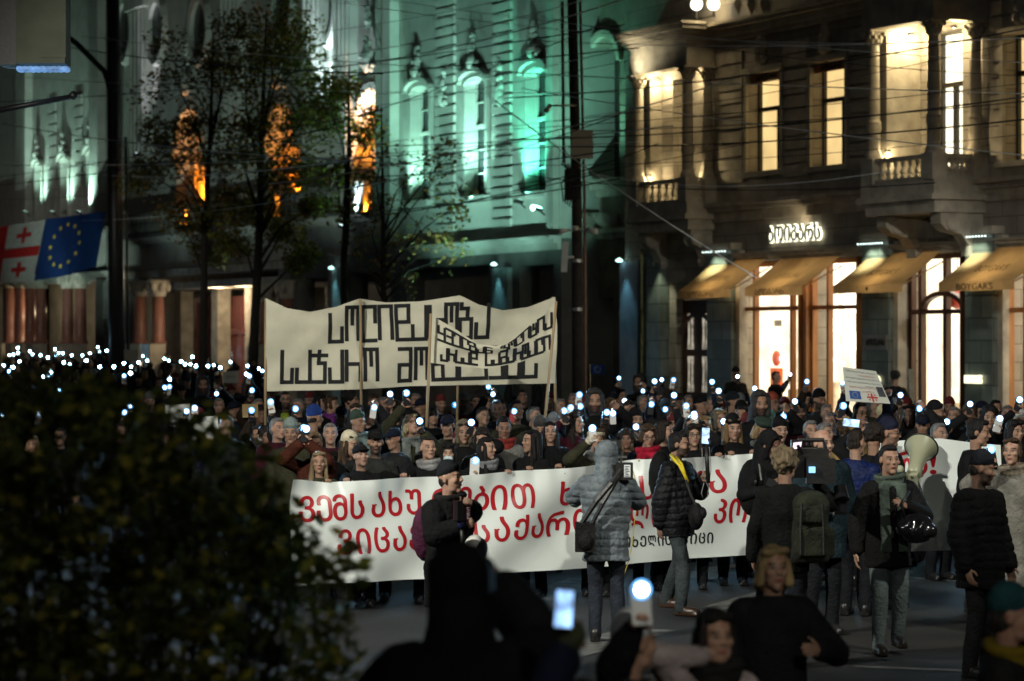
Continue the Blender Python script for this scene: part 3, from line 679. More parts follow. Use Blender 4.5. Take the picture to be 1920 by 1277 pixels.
# floodlights: facade fixtures with own lamps; the pavement ones are added wash light
def floodlight(u, w, z, tu, tw, tz, power, col, label, size=75, lens=None, blend=.8, group=None, em=6):
    e = empty('floodlight', fw(u, w, z), ANG, label, 'floodlight', group)
    d_ = Vector((tu - u, tw - w, tz - z)).normalized(); R = d_.to_track_quat('Z', 'Y').to_matrix()
    m_ = MB(); m_.obox((0, 0, 0), (.16, .12, .05), R); m_.tube([(0, 0, 0), (0, .25 if w < -.2 else .05, -.2)], .025, 6); m_.build('housing', black, e)
    m_ = MB(); m_.obox(R @ Vector((0, 0, .056)), (.13, .09, .004), R); m_.build('lens', emit('flood_lens_%s' % (lens or 'w'), col, em), e)
    spot('bulb', R @ Vector((0, 0, .09)), R @ Vector((0, 0, 3)), power, col, size, blend, .06, e)
    return e
gl_ = (.26, 1, .70)
for i, (px, yb) in enumerate(((755, 392), (866, 386), (972, 378))):
    u_, z_ = fu(px, -.62), fz(px, yb, -.62)
    floodlight(u_, -.62, z_, u_ + .1, .1, z_ + 3.0, (1100, 1600, 1900)[i], ((.4, 1, .75), (.40, 1, .80), (.10, 1, .62))[i], ('green floodlight under the left jamb of the first theatre window', 'green floodlight under the left jamb of the middle theatre window', 'green floodlight under the left jamb of the window next to the pole')[i], 90, 'green', em=2)
u_, z_ = fu(1008, -1.1), fz(1008, 391, -1.1)
e = floodlight(u_, -1.1, z_, u_ + 1.4, .3, z_ + 4.6, 1300, gl_, 'bright green floodlight lens glowing below the sill nearest the pole', 80, 'green2', em=14)
m_ = MB(); m_.ell((0, -.16, .02), (.13, .05, .09)); m_.build('glowing_lens', emit('flood_glow', (.5, 1, .85), 6), e, True)
for i, (px, tx, pw) in enumerate(((752, 790, 4600), (850, 880, 4600), (940, 955, 2800))):
    u_ = fu(px, -5.2); floodlight(u_, -5.2, .45, fu(tx), 0, 11.0, pw, (.44, 1, .84), ('added mint floodlight on the pavement aimed at the first window of the green wing', 'added mint floodlight on the pavement aimed at the middle window of the green wing', 'added mint floodlight on the pavement aimed at the last window of the green wing')[i], 40, 'mint', .8, em=3)  # unseen washes added at ground level for even mint light on the wing
for i, (px, tx, tz, pw) in enumerate(((236, 262, 15.5, 2300), (330, 372, 16.0, 1900), (470, 530, 15.5, 2000), (24, 60, 11.5, 2600), (112, 130, 11.0, 2200))):
    u_ = fu(px, -5.2); floodlight(u_, -5.2, .45, fu(tx), 0, tz, pw, (.72, 1, .88), ('added pale floodlight on the pavement by the dark post aimed at the upper storey', 'added pale floodlight on the pavement by the forked tree aimed at the round windows', 'added pale floodlight on the pavement by the tallest tree aimed at the upper storey', 'added pale floodlight on the pavement below the red and white flag', 'added pale floodlight on the pavement below the blue flag')[i], 44, 'palewash', 1.0, em=2)  # more washes added out of sight to brighten the upper storeys
u_, z_ = fu(640, -.8), fz(640, 425, -.8)
floodlight(u_, -.8, z_, u_ + .5, .3, z_ + 4, 3000, WHITE_, 'cold white floodlight at the foot of the pilaster beside the orange arch', 70)
u_, z_ = fu(578, -.7), fz(578, 222, -.7)
floodlight(u_, -.7, z_, u_ + .3, .3, z_ + 4, 1600, WHITE_, 'cold white floodlight half way up the facade behind the tree crown', 80)
u_, z_ = fu(257, -.5), fz(257, 290, -.5)
floodlight(u_, -.5, z_, u_ + .05, -.05, z_ + 5, 900, (.9, .9, 1), 'white floodlight at the foot of the fluted pilaster right of the dark post', 32)
for i, o_ in enumerate(arches):
    a, b, c, d = o_; um = (a + b) / 2
    floodlight(um, .45, c + .2, um, .85, d - .5, (800, 650, 2600)[i], ORANGE, ('orange floodlight in the arch behind the big tree trunks', 'orange floodlight in the middle arch behind the dense crown', 'orange floodlight in the arch beside the green lit wing')[i], 120, 'orange')
    floodlight(um + .6, -.3, c - .5, um + .3, .5, d - .5, (420, 340, 1300)[i], ORANGE, ('orange floodlight outside the arch behind the big tree trunks', 'orange floodlight outside the middle arch behind the dense crown', 'orange floodlight outside the arch beside the green lit wing')[i], 60, 'orange')
for i, px in enumerate((47, 98, 148)):
    u_, z_ = fu(px, -.9), fz(px, 398, -.9)
    floodlight(u_, -.9, z_, u_ + .5, .3, z_ + 6.5, 850, (.55, .95, .78), ('pale green floodlight behind the red and white flag', 'pale green floodlight behind the join of the two flags', 'pale green floodlight behind the blue starred flag')[i], 110, 'pale', 1.0, em=2)
point('bulb', (fu(420, 1.5), 1.2, zb - 1.1), 240, (1, .78, .5), .15, TH); point('bulb', (fu(470, 1.5), 1.2, zb - 1.1), 160, (1, .78, .5), .15, TH)
point('bulb', (fu(120, 2), 2.0, zb - 1.3), 220, (1, .75, .45), .15, TH); point('bulb', (fu(40, 2), 2.0, zb - 1.3), 160, (1, .75, .45), .15, TH)
for px, py in ((621, 503), (926, 496), (1161, 489)):
    u_, z_ = fu(px, -.2), fz(px, py, -.2); m_ = MB(); m_.lathe((u_, -.2, z_), [(.02, .08), (.10, .02), (.11, 0), (.07, -.03), (.02, -.035)], 12)
    m_.build('downlight', emit('cyan_lamp', (.55, 1, .95), 2.5), TH, True)
    spot('bulb', (u_ + .15, -.35, z_ - .1), (u_ + .45, .05, 0), 30, (.35, .9, 1), 60, .8, .05, TH)
for px, pr in ((628, 646), (928, 958)):
    m_ = MB(); m_.box(fu(px), fu(pr), -.12, .046, .14, fz(px, 503)); m_.build('pier', mat('teal_pier', (.22, .3, .3), .7), TH)
for px, py in ((1054, 578), (1113, 563)):
    pass

# ---------------- flags hung over the far pavilion ----------------
def flag_sheet(corners, d, fn, nu=24, nv=14, amp=.05, seed=0):
    """corners: pixel tl, tr, bl, br ; builds rippling cloth at distance d"""
    tl, tr_, bl, br = [at(*c, d or fd(fu(c[0], -1.3), -1.3)) for c in corners]
    def P(u, v, off=0.0):
        p = tl.lerp(tr_, u).lerp(bl.lerp(br, u), v)
        s_ = amp * (math.sin(u * 9 + v * 2 + seed) + .6 * math.sin(u * 17 - v * 5 + seed)) * (.3 + v)
        return Vector((p.x, p.y - s_ - off, p.z - .1 * math.sin(math.pi * u) * v))
    return P
cross_red = cloth((.36, .02, .02), .7, 'flag_red'); flag_white = cloth((.36, .36, .34), .75, 'flag_white'); flag_blue = cloth((.008, .03, .12), .75, 'flag_blue'); star_y = cloth((.7, .55, .05), .7, 'flag_yellow')
def patch(P, u0, v0, u1, v1, off, nu=8, nv=8):
    m_ = MB(); m_.grid(lambda a, b: P(u0 + (u1 - u0) * a, v0 + (v1 - v0) * b, off), nu, nv); return m_
def star_at(mb, P, cu, cv, ru, rv, off):
    pts = []
    for i in range(10):
        r = 1 if i % 2 == 0 else .42; a = -math.pi / 2 + i * math.pi / 5; pts.append(P(cu + ru * r * math.cos(a), cv + rv * r * math.sin(a), off))
    mb.add(pts + [P(cu, cv, off)], [(i, (i + 1) % 10, 10) for i in range(10)])
def georgian(P, parent, o1=.03):
    m_ = MB()
    for a in ((.44, 0, .56, 1), (0, .42, .44, .58), (.56, .42, 1, .58)): m_.grid(lambda u, v: P(a[0] + (a[2]-a[0])*u, a[1] + (a[3]-a[1])*v, o1), 8, 8)
    for cu in (.22, .78):
        for cv in (.21, .79):
            m_.grid(lambda u, v: P(cu - .09 + .18*u, cv - .035 + .07*v, o1), 3, 2); m_.grid(lambda u, v: P(cu - .022 + .044*u, cv - .13 + .26*v, o1 * 1.3), 2, 3)
    return m_.build('red_crosses', cross_red, parent)
P1 = flag_sheet(((-62, 436), (84, 412), (-72, 528), (62, 526)), None, None, seed=1, amp=.08)
f1 = patch(P1, 0, 0, 1, 1, 0, 24, 14).build('flag', flag_white, None, True); tag(f1, 'large white flag with red crosses hanging on the far theatre wing', 'flag'); georgian(P1, f1)
P2 = flag_sheet(((86, 411), (198, 396), (63, 526), (181, 500)), None, None, seed=3, amp=.08)
f2 = patch(P2, 0, 0, 1, 1, 0, 24, 14).build('flag', flag_blue, None, True); tag(f2, 'large blue flag with a ring of yellow stars beside the red and white flag', 'flag')
m_ = MB()
for i in range(12): star_at(m_, P2, .42 + .24 * math.cos(i * math.pi / 6), .48 + .34 * math.sin(i * math.pi / 6), .03, .048, .06)
m_.build('yellow_stars', star_y, f2)['kind'] = 'stuff'

# ---------------- posts, boxes, cameras ----------------
dpole = 66.0; s_ = FPX / dpole
PL = empty('utility_pole', (at(1080, CY, dpole).x, dpole, 0), 0, 'tall dark utility pole with grey box and cameras between the theatre and the shops', 'pole')
def L(px, py, dy=0.0):
    p = at(px, py, dpole + dy); return (p.x - PL.location.x, p.y - dpole, p.z)
m_ = MB(); m_.tube([(0.05, 0, 0), (.02, 0, 6), (-.12, 0, 12)], [.145, .13, .12], 14); m_.build('post', mat('tarred_wood', (.03, .025, .022), .8, .4, 6, .5, 30), PL, True)
m_ = MB(); m_.tube([(.24, -.06, 0), (.21, -.05, 6), (.1, -.05, 11)], .035, 8); m_.tube([(-.3, .05, 7), (-.34, .05, 11)], .04, 8); m_.build('conduit', mat('rusty_pipe', (.2, .12, .09), .6), PL, True)
m_ = MB(); p = L(1091, 272, -.25); m_.box(p[0] - .25, p[0] + .27, p[1] - .16, p[1] + .16, p[2] - .33, p[2] + .33); m_.box(p[0] - .26, p[0] + .28, p[1] - .17, p[1] + .17, p[2] + .333, p[2] + .36)
m_.build('cabinet', mat('grey_cabinet', (.62, .62, .55), .5, .12, 3, .1), PL)
m_ = MB(); p = L(1075, 345, -.12); m_.box(p[0] - .22, p[0] + .16, p[1] - .2, p[1] + .1, p[2] - .4, p[2] + .35)
for i in range(6): m_.tube([(p[0] - .25 + .05 * i, p[1] - .22, p[2] - .45 - .04 * i), (p[0] - .3 + .1 * i, p[1] - .24, p[2]), (p[0] + .1 - .08 * i, p[1] - .22, p[2] + .5)], .02, 6)
m_.build('cable_box', black, PL)
cw = mat('camera_white', (.5, .52, .5), .4, .1, 5, .05)
for (a, b) in (((1062, 432), (1049, 434)), ((1098, 431), (1119, 434)), ((1082, 428), (1076, 428)), ((1031, 198), (1024, 208))):
    m_ = MB(); p, q = Vector(L(*a, -.3)), Vector(L(*b, -.45)); m_.tube([p, q], [.055, .065], 10); m_.tube([p, (0, p[1] + .2, p[2] + .02)], .025, 6); m_.build('security_camera', cw, PL, True)
m_ = MB(); p = L(1059, 482, -.2); m_.obox(p, (.075, .06, .37), Matrix.Rotation(.06, 3, 'Y')); m_.tube([p, (0, p[1] + .15, p[2])], .03, 6); m_.build('antenna_panel', cw, PL)
p = L(1076, 515, 0)
for dz in (0, -1.2): m_ = MB(); m_.tube([(0.02, 0, p[2] + .3 + dz), (.02, 0, p[2] + .38 + dz)], .18, 12); m_.build('clamp', mat('steel_band', (.25, .25, .24), .4, metal=.7), PL)
d2 = 97.0
PL2 = empty('trolley_pole', (at(216, CY, d2).x, d2, 0), 0, 'thick black pole carrying overhead wires right of the blue flag', 'pole')
m_ = MB(); m_.tube([(.1, 0, 0), (0, 0, 7), (-.1, 0, 17)], [.3, .27, .22], 14); m_.build('post', black, PL2, True)
m_ = MB(); p = at(140, 180, d2); m_.tube([(-.05, 0, 11.3), (-.4, 0, 12.4), (-1.4, 0, 13.4), (-2.2, 0, 14)], .1, 8); m_.tube([(.5, -.02, 0), (.42, -.02, 6.5), (.38, -.02, 10)], .05, 6); m_.build('bracket_arm', black, PL2, True)
# cabinet on a post at the near left edge
d3 = 30.0
SB = empty('signal_post', (at(14, CY, d3).x, d3, 0), 0, 'dark post at the edge carrying a grey green box with a bluish lit underside', 'post')
def L3(px, py, dy=0.0): p = at(px, py, d3 + dy); return Vector((p.x - SB.location.x, p.y - d3, p.z))
m_ = MB(); p = L3(14, 0); m_.tube([(-.42, 0.3, 0), (-.42, .3, 7)], .1, 12); m_.tube([(-.42, .3, 5.9), (.05, .3, 5.9)], .05, 8); m_.tube([(-.42, .3, 6.5), (.05, .3, 6.5)], .05, 8); m_.build('post', black, SB, True)
m_ = MB(); p, q = L3(36, 122), L3(127, -60); m_.box(p.x, q.x, -.2, .2, p.z, q.z); m_.box(p.x + .26, q.x + .012, -.212, -.203, p.z + .06, q.z - .1); m_.build('cabinet', mat('grey_green_panel', (.11, .125, .085), .7, .2, 3, .2), SB)
m_ = MB(); m_.box(p.x - .20, p.x - .004, -.15, .32, p.z - .01, q.z); m_.build('bracket', black, SB)
m_ = MB()
for i in range(9):
    x = p.x + .02 + (q.x - p.x - .04) * i / 8; m_.ell((x, -.02, p.z - .05), (.05, .16, .035), None, 8, 5)
m_.build('fringe_lamp', emit('bluish_lamp', (.16, .36, .75), .55, .5, 9), SB)
m_ = MB(); m_.tube([L3(-40, 214), L3(130, 182)], [.035, .03], 8); m_.ell(L3(137, 179), (.05, .05, .05), None, 8, 6); m_.tube([L3(-10, 208), (-.42, .3, L3(0, 208).z)], .03, 6); m_.build('boom', black, SB, True)

# ---------------- overhead wires ----------------
wire_dk = mat('wire_unlit', (.02, .02, .02), .6, .2, 3, 0); wire_lt = mat('wire_lit', (.8, .85, .8), .5, .2, 3, 0)  # lit and dark wires of one kind: the light is put into their colour
wires = [((640,52),(1060,-30),0),((640,100),(1075,0),1),((640,118),(1075,20),1),((700,0),(1400,62),1),((620,232),(1060,70),0),((300,155),(1060,60),0),((0,138),(1075,170),1),((200,70),(1920,170),1),
 ((0,190),(1075,100),0),((300,250),(1075,130),0),((560,265),(1160,240),1),((700,300),(1180,190),1),((200,322),(1180,205),1),((0,308),(1075,270),1),((190,325),(640,297),1),((200,300),(1075,250),0),
 ((0,330),(640,220),0),((0,345),(560,250),0),((0,372),(640,300),0),((640,345),(1070,238),0),((680,330),(1070,290),0),((700,370),(1180,300),0),((840,370),(1075,310),0),((1075,165),(1920,40),0),((1075,230),(1920,150),0),((1090,75),(1920,63),1),
 ((1075,250),(1920,170),0),((1170,200),(1920,58),0),((1170,240),(1920,185),0),((1170,268),(1920,215),0),((1080,300),(1920,240),0),((1170,325),(1560,322),1),((1085,295),(1240,400),1),((840,10),(1920,110),1),((1080,330),(1600,340),0),((0,60),(640,130),0),((640,185),(1075,110),1),((690,400),(1075,330),0),((0,228),(700,300),1),((1100,40),(1920,130),0),((1090,180),(1920,285),1),((640,395),(1075,345),0),((180,410),(700,340),1)]
for i, (a, b, lt) in enumerate(wires):
    da, db = (64 + 3 * math.sin(i * 2.3) + (40 - a[0] / 30 if a[0] < 700 else 0)), 62 + 3 * math.sin(i * 1.7) - (12 if b[0] > 1500 else 0)
    p, q = at(*a, da), at(*b, db)
    ext = (q - p).normalized(); p -= ext * 3; q += ext * 3
    pts = [p.lerp(q, t / 14) + Vector((0, 0, -(.25 + .12 * (i % 4)) * 4 * (t / 14) * (1 - t / 14) * .5)) for t in range(15)]
    m_ = MB(); m_.tube(pts, .008 + .004 * (i % 3), 5)
    tag(m_.build('overhead_wire', wire_lt if lt else wire_dk, None, True), 'thin overhead wire coloured pale as if lit strung across the avenue' if lt else 'thin overhead wire coloured black as if unlit strung across the avenue', 'wire', 'pale overhead wires' if lt else 'black overhead wires')

# ---------------- trees ----------------
leaf_dk = mat('autumn_leaf_olive', (.13, .13, .03), .6, .5, 1.2, 0, trans=.4); leaf_br = mat('autumn_leaf_brown', (.22, .12, .03), .65, .5, 1.2, 0, trans=.35); leaf_yg = mat('leaf_yellow_green_lit', (.34, .36, .04), .55, .4, 1.5, 0, trans=.5)  # yellow-green leaf: backlight from the white floodlights put into its colour
leaf_sh = mat('shrub_leaf', (.10, .12, .03), .6, .55, 5, 0, spec=.12, trans=.25); leaf_sy = mat('shrub_leaf_yellow', (.42, .36, .05), .5, .4, 5, 0, trans=.25)
bark = mat('bark', (.022, .018, .015), .9, .4, 6, .7, 20, stretch=(3, 3, .6))
def leaf_cloud(mb, clumps, n, size, rr, mats=(0,), flat=.6):
    for _ in range(n):
        c, r = rr.choice(clumps)
        d_ = Vector((rr.gauss(0, 1), rr.gauss(0, 1), rr.gauss(0, 1) * flat)).normalized() * r * (rr.random() ** .45)
        p = c + d_; s_ = size * rr.uniform(.55, 1.3)
        a = Vector((rr.gauss(0, 1), rr.gauss(0, 1), rr.gauss(0, .6))).normalized(); b = a.cross(Vector((rr.gauss(0, 1), rr.gauss(0, 1), rr.gauss(0, 1)))).normalized()
        mb.add([p - a * s_ * .5, p - b * s_ * .28 + a * s_ * .05, p + a * s_ * .55, p + b * s_ * .28 + a * s_ * .05], [(0, 1, 2, 3)], rr.choice(mats))
def tree(base_px, d, lean_px, top_py, crown, nleaf, lsize, label, seed, mats=(leaf_dk, leaf_br, leaf_yg), mix=(0, 0, 1), r0=.17, name='street_tree', twig=.6):
    rr = random.Random(seed); b0 = at(base_px, CY, d); base = Vector((b0.x, d, 0.1)); e = empty(name, base, 0, label, 'tree')
    top = at(lean_px, top_py, d) - base; k = MB(); top.y = 0
    mid = top * .45 + Vector((rr.uniform(-.2, .2), 0, 0))
    k.tube([(0, 0, 0), mid * .5, mid, top * .75, top], [r0 * 1.25, r0, r0 * .85, r0 * .5, r0 * .15], 10)
    clumps = []
    for px, py, rad in crown:
        c = at(px, py, d + rr.uniform(-1.6, 1.6)) - base; c.y = rr.uniform(-1.8, 1.8)
        t = min(max((c.z / top.z) * .72, .22), .9); s0 = Vector((0, 0, 0)).lerp(top, t) if t > .45 else mid * (t / .45)
        m1 = s0.lerp(c, .5) + Vector((rr.uniform(-.3, .3), 0, rr.uniform(.0, .4)))
        k.tube([s0, m1, c], [r0 * .38, r0 * .22, r0 * .06], 6)
        for _ in range(3):
            q = c + Vector((rr.gauss(0, 1), rr.gauss(0, 1), rr.gauss(0, .8))) * rad / s_px(d) * twig
            k.tube([m1.lerp(c, .6), m1.lerp(q, .6) + Vector((0, 0, .1)), q], [r0 * .13, r0 * .08, r0 * .03], 5)
            clumps.append((q, rad / s_px(d) * 1.0))
        clumps.append((c, rad / s_px(d) * 1.3))
    k.build('trunk', bark, e, True)
    m_ = MB(); leaf_cloud(m_, clumps, nleaf, lsize, rr, mix); m_.build('crown', list(mats), e); return e
def s_px(d): return FPX / d
tree(380, 93, 400, 60, [(330,150,45),(400,90,45),(360,230,45),(300,250,30),(430,170,50),(340,320,50),(410,300,45),(290,330,35),(400,390,40),(330,420,40),(440,380,30),(380,470,28),(440,60,40)], 8500, .17, 'large tree with a forked dark trunk in front of the portico', 3, mix=(0, 0, 0, 1), r0=.14)
tree(470, 91, 500, 20, [(500,60,50),(540,130,50),(470,160,45),(560,60,45),(500,230,50),(560,210,45),(610,150,40),(640,240,35),(450,260,40),(520,320,45),(580,320,40),(470,380,40),(540,420,40),(600,190,35),(430,450,30),(560,480,28),(600,380,30)], 12500, .17, 'tallest tree with a straight black trunk and dense olive leaves beside the green wing', 5, mix=(0, 0, 0, 0, 1, 2), r0=.165)
tree(648, 82, 655, 120, [(660,190,28),(680,260,24),(625,210,28),(650,320,26),(690,330,20),(640,400,28),(620,300,24),(690,215,20)], 800, .18, 'slim tree with loose yellow green leaves in front of the orange lit arch', 8, mix=(0, 0, 0, 1, 2, 2), r0=.12)
tree(724, 80, 715, 200, [(760,330,40),(720,280,30),(800,300,34),(700,400,34),(790,400,36),(840,290,26),(740,440,34),(820,450,30),(680,480,34),(850,400,24),(760,520,32),(650,450,30),(820,330,24),(840,480,30)], 1050, .17, 'thin bare tree with sparse brown leaves in front of the green lit wall', 9, mix=(1, 1, 0), r0=.1, twig=1.0)
# near shrub filling the lower left corner
rr = random.Random(21); db = 8.6; base = Vector((at(230, CY, db).x, db + .6, 0)); SH = empty('leafy_shrub', base, 0, 'big dark shrub out of focus in front of the crowd, lower left', 'shrub')
m_ = MB(); cl = []; k = MB()
for px in range(-180, 660, 42):
    ytop = np.interp(px, [-180, 0, 90, 200, 300, 420, 470, 520, 560, 600, 640, 660], [700, 705, 690, 712, 735, 800, 850, 885, 930, 985, 1060, 1110])
    for py in range(int(ytop) + 38, 1560, 58):
        if px > 560 and py > 1240 and rr.random() < .4: continue
        c = at(px + rr.uniform(-20, 20), py + rr.uniform(-22, 22), db + rr.uniform(-.4, .9)) - base; cl.append((c, .085 + .03 * rr.random()))
        if rr.random() < .5: k.tube([(c.x * .3, c.y * .3, -.02 + .2), (c.x * .75, c.y * .8, c.z * .6), c], [.016, .010, .004], 5)
leaf_cloud(m_, cl, 15000, .055, rr, (0, 0, 0, 0, 1), .9)
k.build('branches', bark, SH, True)['kind'] = 'stuff'; m_.build('foliage', [leaf_sh, leaf_sy], SH)
# ================= banners =================
class Cloth:
    """a hanging sheet on the vertical plane through two places on the ground"""
    def __init__(s, pxa, da, pxb, db, disp):
        s.A, s.B = at(pxa, CY, da), at(pxb, CY, db); s.t = (s.B - s.A); s.t.z = 0; s.t.normalize(); s.n = Vector((s.t.y, -s.t.x, 0)); s.disp = disp
    def P(s, px, py, off=0.0):
        q = (px - CX) / FPX
        k = (s.A.x - q * s.A.y) / (q * s.t.y - s.t.x)
        p = s.A + s.t * k; d = p.y; z = CAMZ - (py - CY) / FPX * d
        h = s.disp(k, z) + off; p = p + s.n * h; p.z = z
        return p
    def place(s, label, cat, top, bot, m, nu, nv, x0, x1, back=.004):
        mb = MB(); mb.grid(lambda u, v: s.P(x0 + (x1 - x0) * u, top(x0 + (x1 - x0) * u) * (1 - v) + bot(x0 + (x1 - x0) * u) * v), nu, nv)
        o = mb.build('banner', m, None, True); return tag(o, label, cat)
def refine(verts, faces, step):
    bm = bmesh.new(); vs_ = [bm.verts.new(v) for v in verts]
    for f in faces:
        try: bm.faces.new([vs_[i] for i in f])
        except ValueError: pass
    lo = min(v[0] for v in verts); hi = max(v[0] for v in verts); l2 = min(v[1] for v in verts); h2 = max(v[1] for v in verts)
    x = lo + step
    while x < hi:
        bmesh.ops.bisect_plane(bm, geom=bm.verts[:] + bm.edges[:] + bm.faces[:], plane_co=(x, 0, 0), plane_no=(1, 0, 0)); x += step
    y = l2 + step
    while y < h2:
        bmesh.ops.bisect_plane(bm, geom=bm.verts[:] + bm.edges[:] + bm.faces[:], plane_co=(0, y, 0), plane_no=(0, 1, 0)); y += step
    bm.verts.index_update(); v = [tuple(q.co) for q in bm.verts]; f = [tuple(q.index for q in p.verts) for p in bm.faces]; bm.free(); return v, f
def vinyl(name, col, rough, spec=.5):
    m = mat(name, col, rough, .05, 1.2, .06, 3, spec=spec); return m
white_vinyl = vinyl('white_vinyl', (.72, .78, .75), .3)
cream_cloth = mat('cream_calico', (.66, .64, .50), .9, .07, 5, .25, 90, spec=.1)
red_print = mat('red_print', (.42, .012, .02), .3, .1, 4, .05, spec=.5)
black_print = mat('black_print', (.012, .015, .014), .35, .1, 4, .05)
black_paint = mat('black_fabric_paint', (.012, .013, .014), .8, .2, 8, .1)
bd = lambda s, z: .022 * math.sin(5.5 * s - 7 * z) * (.4 + z) + .03 * math.sin(2.3 * s + 1.5 * z) + .022 * math.sin(4.1 * s - 3.2 * z + 1) + .012 * math.sin(9 * s + 6 * z) + .035 * math.exp(-((s - .6) ** 2) / .08 - ((z - .6) ** 2) / .05) + .02 * math.sin(26 * s) * max(0, (z - 1.0)) * 1.6 + .04 * math.exp(-((s - 3.1 - .5 * (1.3 - z)) ** 2) / .02)
FB = Cloth(566, 25.2, 1413, 28.0, bd)
ftop = lambda x: np.interp(x, [560, 614, 753, 860, 950, 1049, 1120, 1200, 1340, 1420], [899, 905, 896, 893, 884, 878, 872, 862, 856, 850])
fbot = lambda x: np.interp(x, [560, 600, 800, 1092, 1240, 1420], [1098, 1094, 1086, 1065, 1052, 1039])
front = FB.place('long white vinyl banner with big red lettering carried at chest height by the front row', 'banner', ftop, fbot, white_vinyl, 150, 24, 545, 1416)
def letters(cl, parent, items, m, off=.0028, name='lettering', step=.2):
    mb = MB()
    for ch, x0, x1, yt, yb in items:
        a, fs, wd = glyph(ch); v, f = refine([(p[0] / wd, p[1], 0) for p in a], fs, step)
        ymid = (lambda px: (yt, yb)) if not callable(yt) else (lambda px: (yt(px), yb(px)))
        out = []
        for x, y, z in v:
            px = x0 + (x1 - x0) * x; t_, b_ = ymid(px); out.append((px, b_ + (t_ - b_) * y))
        bo = 1.05 if m is red_print else .5
        for q, (dx, dy) in enumerate(((0, 0), (bo, 0), (-bo, 0), (0, bo * .7), (0, -bo * .7), (bo * .7, bo * .5), (-bo * .7, -bo * .5))): mb.add([cl.P(a_ + dx, b_ + dy, off + .0003 * q) for a_, b_ in out], f)
    return mb.build(name, m, parent)
r1t = lambda x: np.interp(x, [560, 610, 760, 900, 1060, 1200, 1360], [931, 929, 919, 912, 902, 893, 880]); r1b = lambda x: r1t(x) + np.interp(x, [560, 1360], [48, 43])
r2t = lambda x: np.interp(x, [629, 700, 795, 900, 1000, 1180, 1400], [993, 990, 983, 973, 963, 946, 933]); r2b = lambda x: r2t(x) + np.interp(x, [629, 1400], [46, 45])
r3t = lambda x: np.interp(x, [1170, 1343], [1007, 998]); r3b = lambda x: r3t(x) + 20
rows = []
for ch, x in zip('ᲕᲔᲛᲡᲐᲮᲣᲠᲔᲑᲘᲗ', [562, 592, 621, 655, 696, 730, 766, 812, 860, 893, 923, 957]): rows.append((ch, x, x + (40 if ch == 'Თ' else 26), r1t, r1b))
for ch, x in zip('ᲮᲐᲚᲮᲡ', [1045, 1080, 1110, 1166, 1200]): rows.append((ch, x, x + (36 if ch == 'Ლ' else 26), r1t, r1b))
for ch, x in zip('ᲓᲐ', [1300, 1334]): rows.append((ch, x, x + 25, r1t, r1b))
for ch, x, w in zip('ᲕᲘᲪᲐᲕᲗ', [629, 664, 700, 735, 768, 806], [26, 27, 27, 25, 26, 38]): rows.append((ch, x, x + w, r2t, r2b))
for ch, x, w in zip('ᲡᲐᲥᲐᲠᲗᲕᲔᲚᲝᲡ', [892, 926, 960, 992, 1025, 1076, 1120, 1148, 1177, 1226, 1266], [25, 25, 24, 26, 44, 40, 24, 24, 40, 34, 25]): rows.append((ch, x, x + w, r2t, r2b))
for ch, x, w in zip('ᲙᲝᲜ', [1340, 1367, 1404], [21, 30, 9]): rows.append((ch, x, x + w, r2t, r2b))
letters(FB, front, rows, red_print, step=.17)
x = 1152; items = []
for ch in 'ᲛᲝᲮᲔᲚᲘᲡ ᲤᲘᲪᲘ':
    w = 15 if ch in 'ᲝᲚᲤ' else 11
    if ch != ' ': items.append((ch, x, x + w, r3t, r3b))
    x += w + 4.2 if ch != ' ' else 12
letters(FB, front, items, black_print, step=.34, name='small_lettering')
# second white banner behind the megaphone
B2 = Cloth(1690, 26.6, 1850, 26.2, lambda s, z: .05 * math.sin(5 * s + 2 * z) + .05 * math.sin(3 * z + 2) * s)
bt, bb = (lambda x: np.interp(x, [1600, 1690, 1760, 1810, 1900], [832, 826, 822, 828, 836])), (lambda x: np.interp(x, [1600, 1900], [1035, 1030]))
ban2 = B2.place('white vinyl banner ending in a red exclamation mark behind the megaphone', 'banner', bt, bb, white_vinyl, 40, 20, 1640, 1880)
letters(B2, ban2, [('Რ', 1683, 1708, lambda x: 846, lambda x: 892), ('Ს', 1714, 1736, lambda x: 846, lambda x: 890), ('!', 1742, 1752, lambda x: 846, lambda x: 889)], red_print)
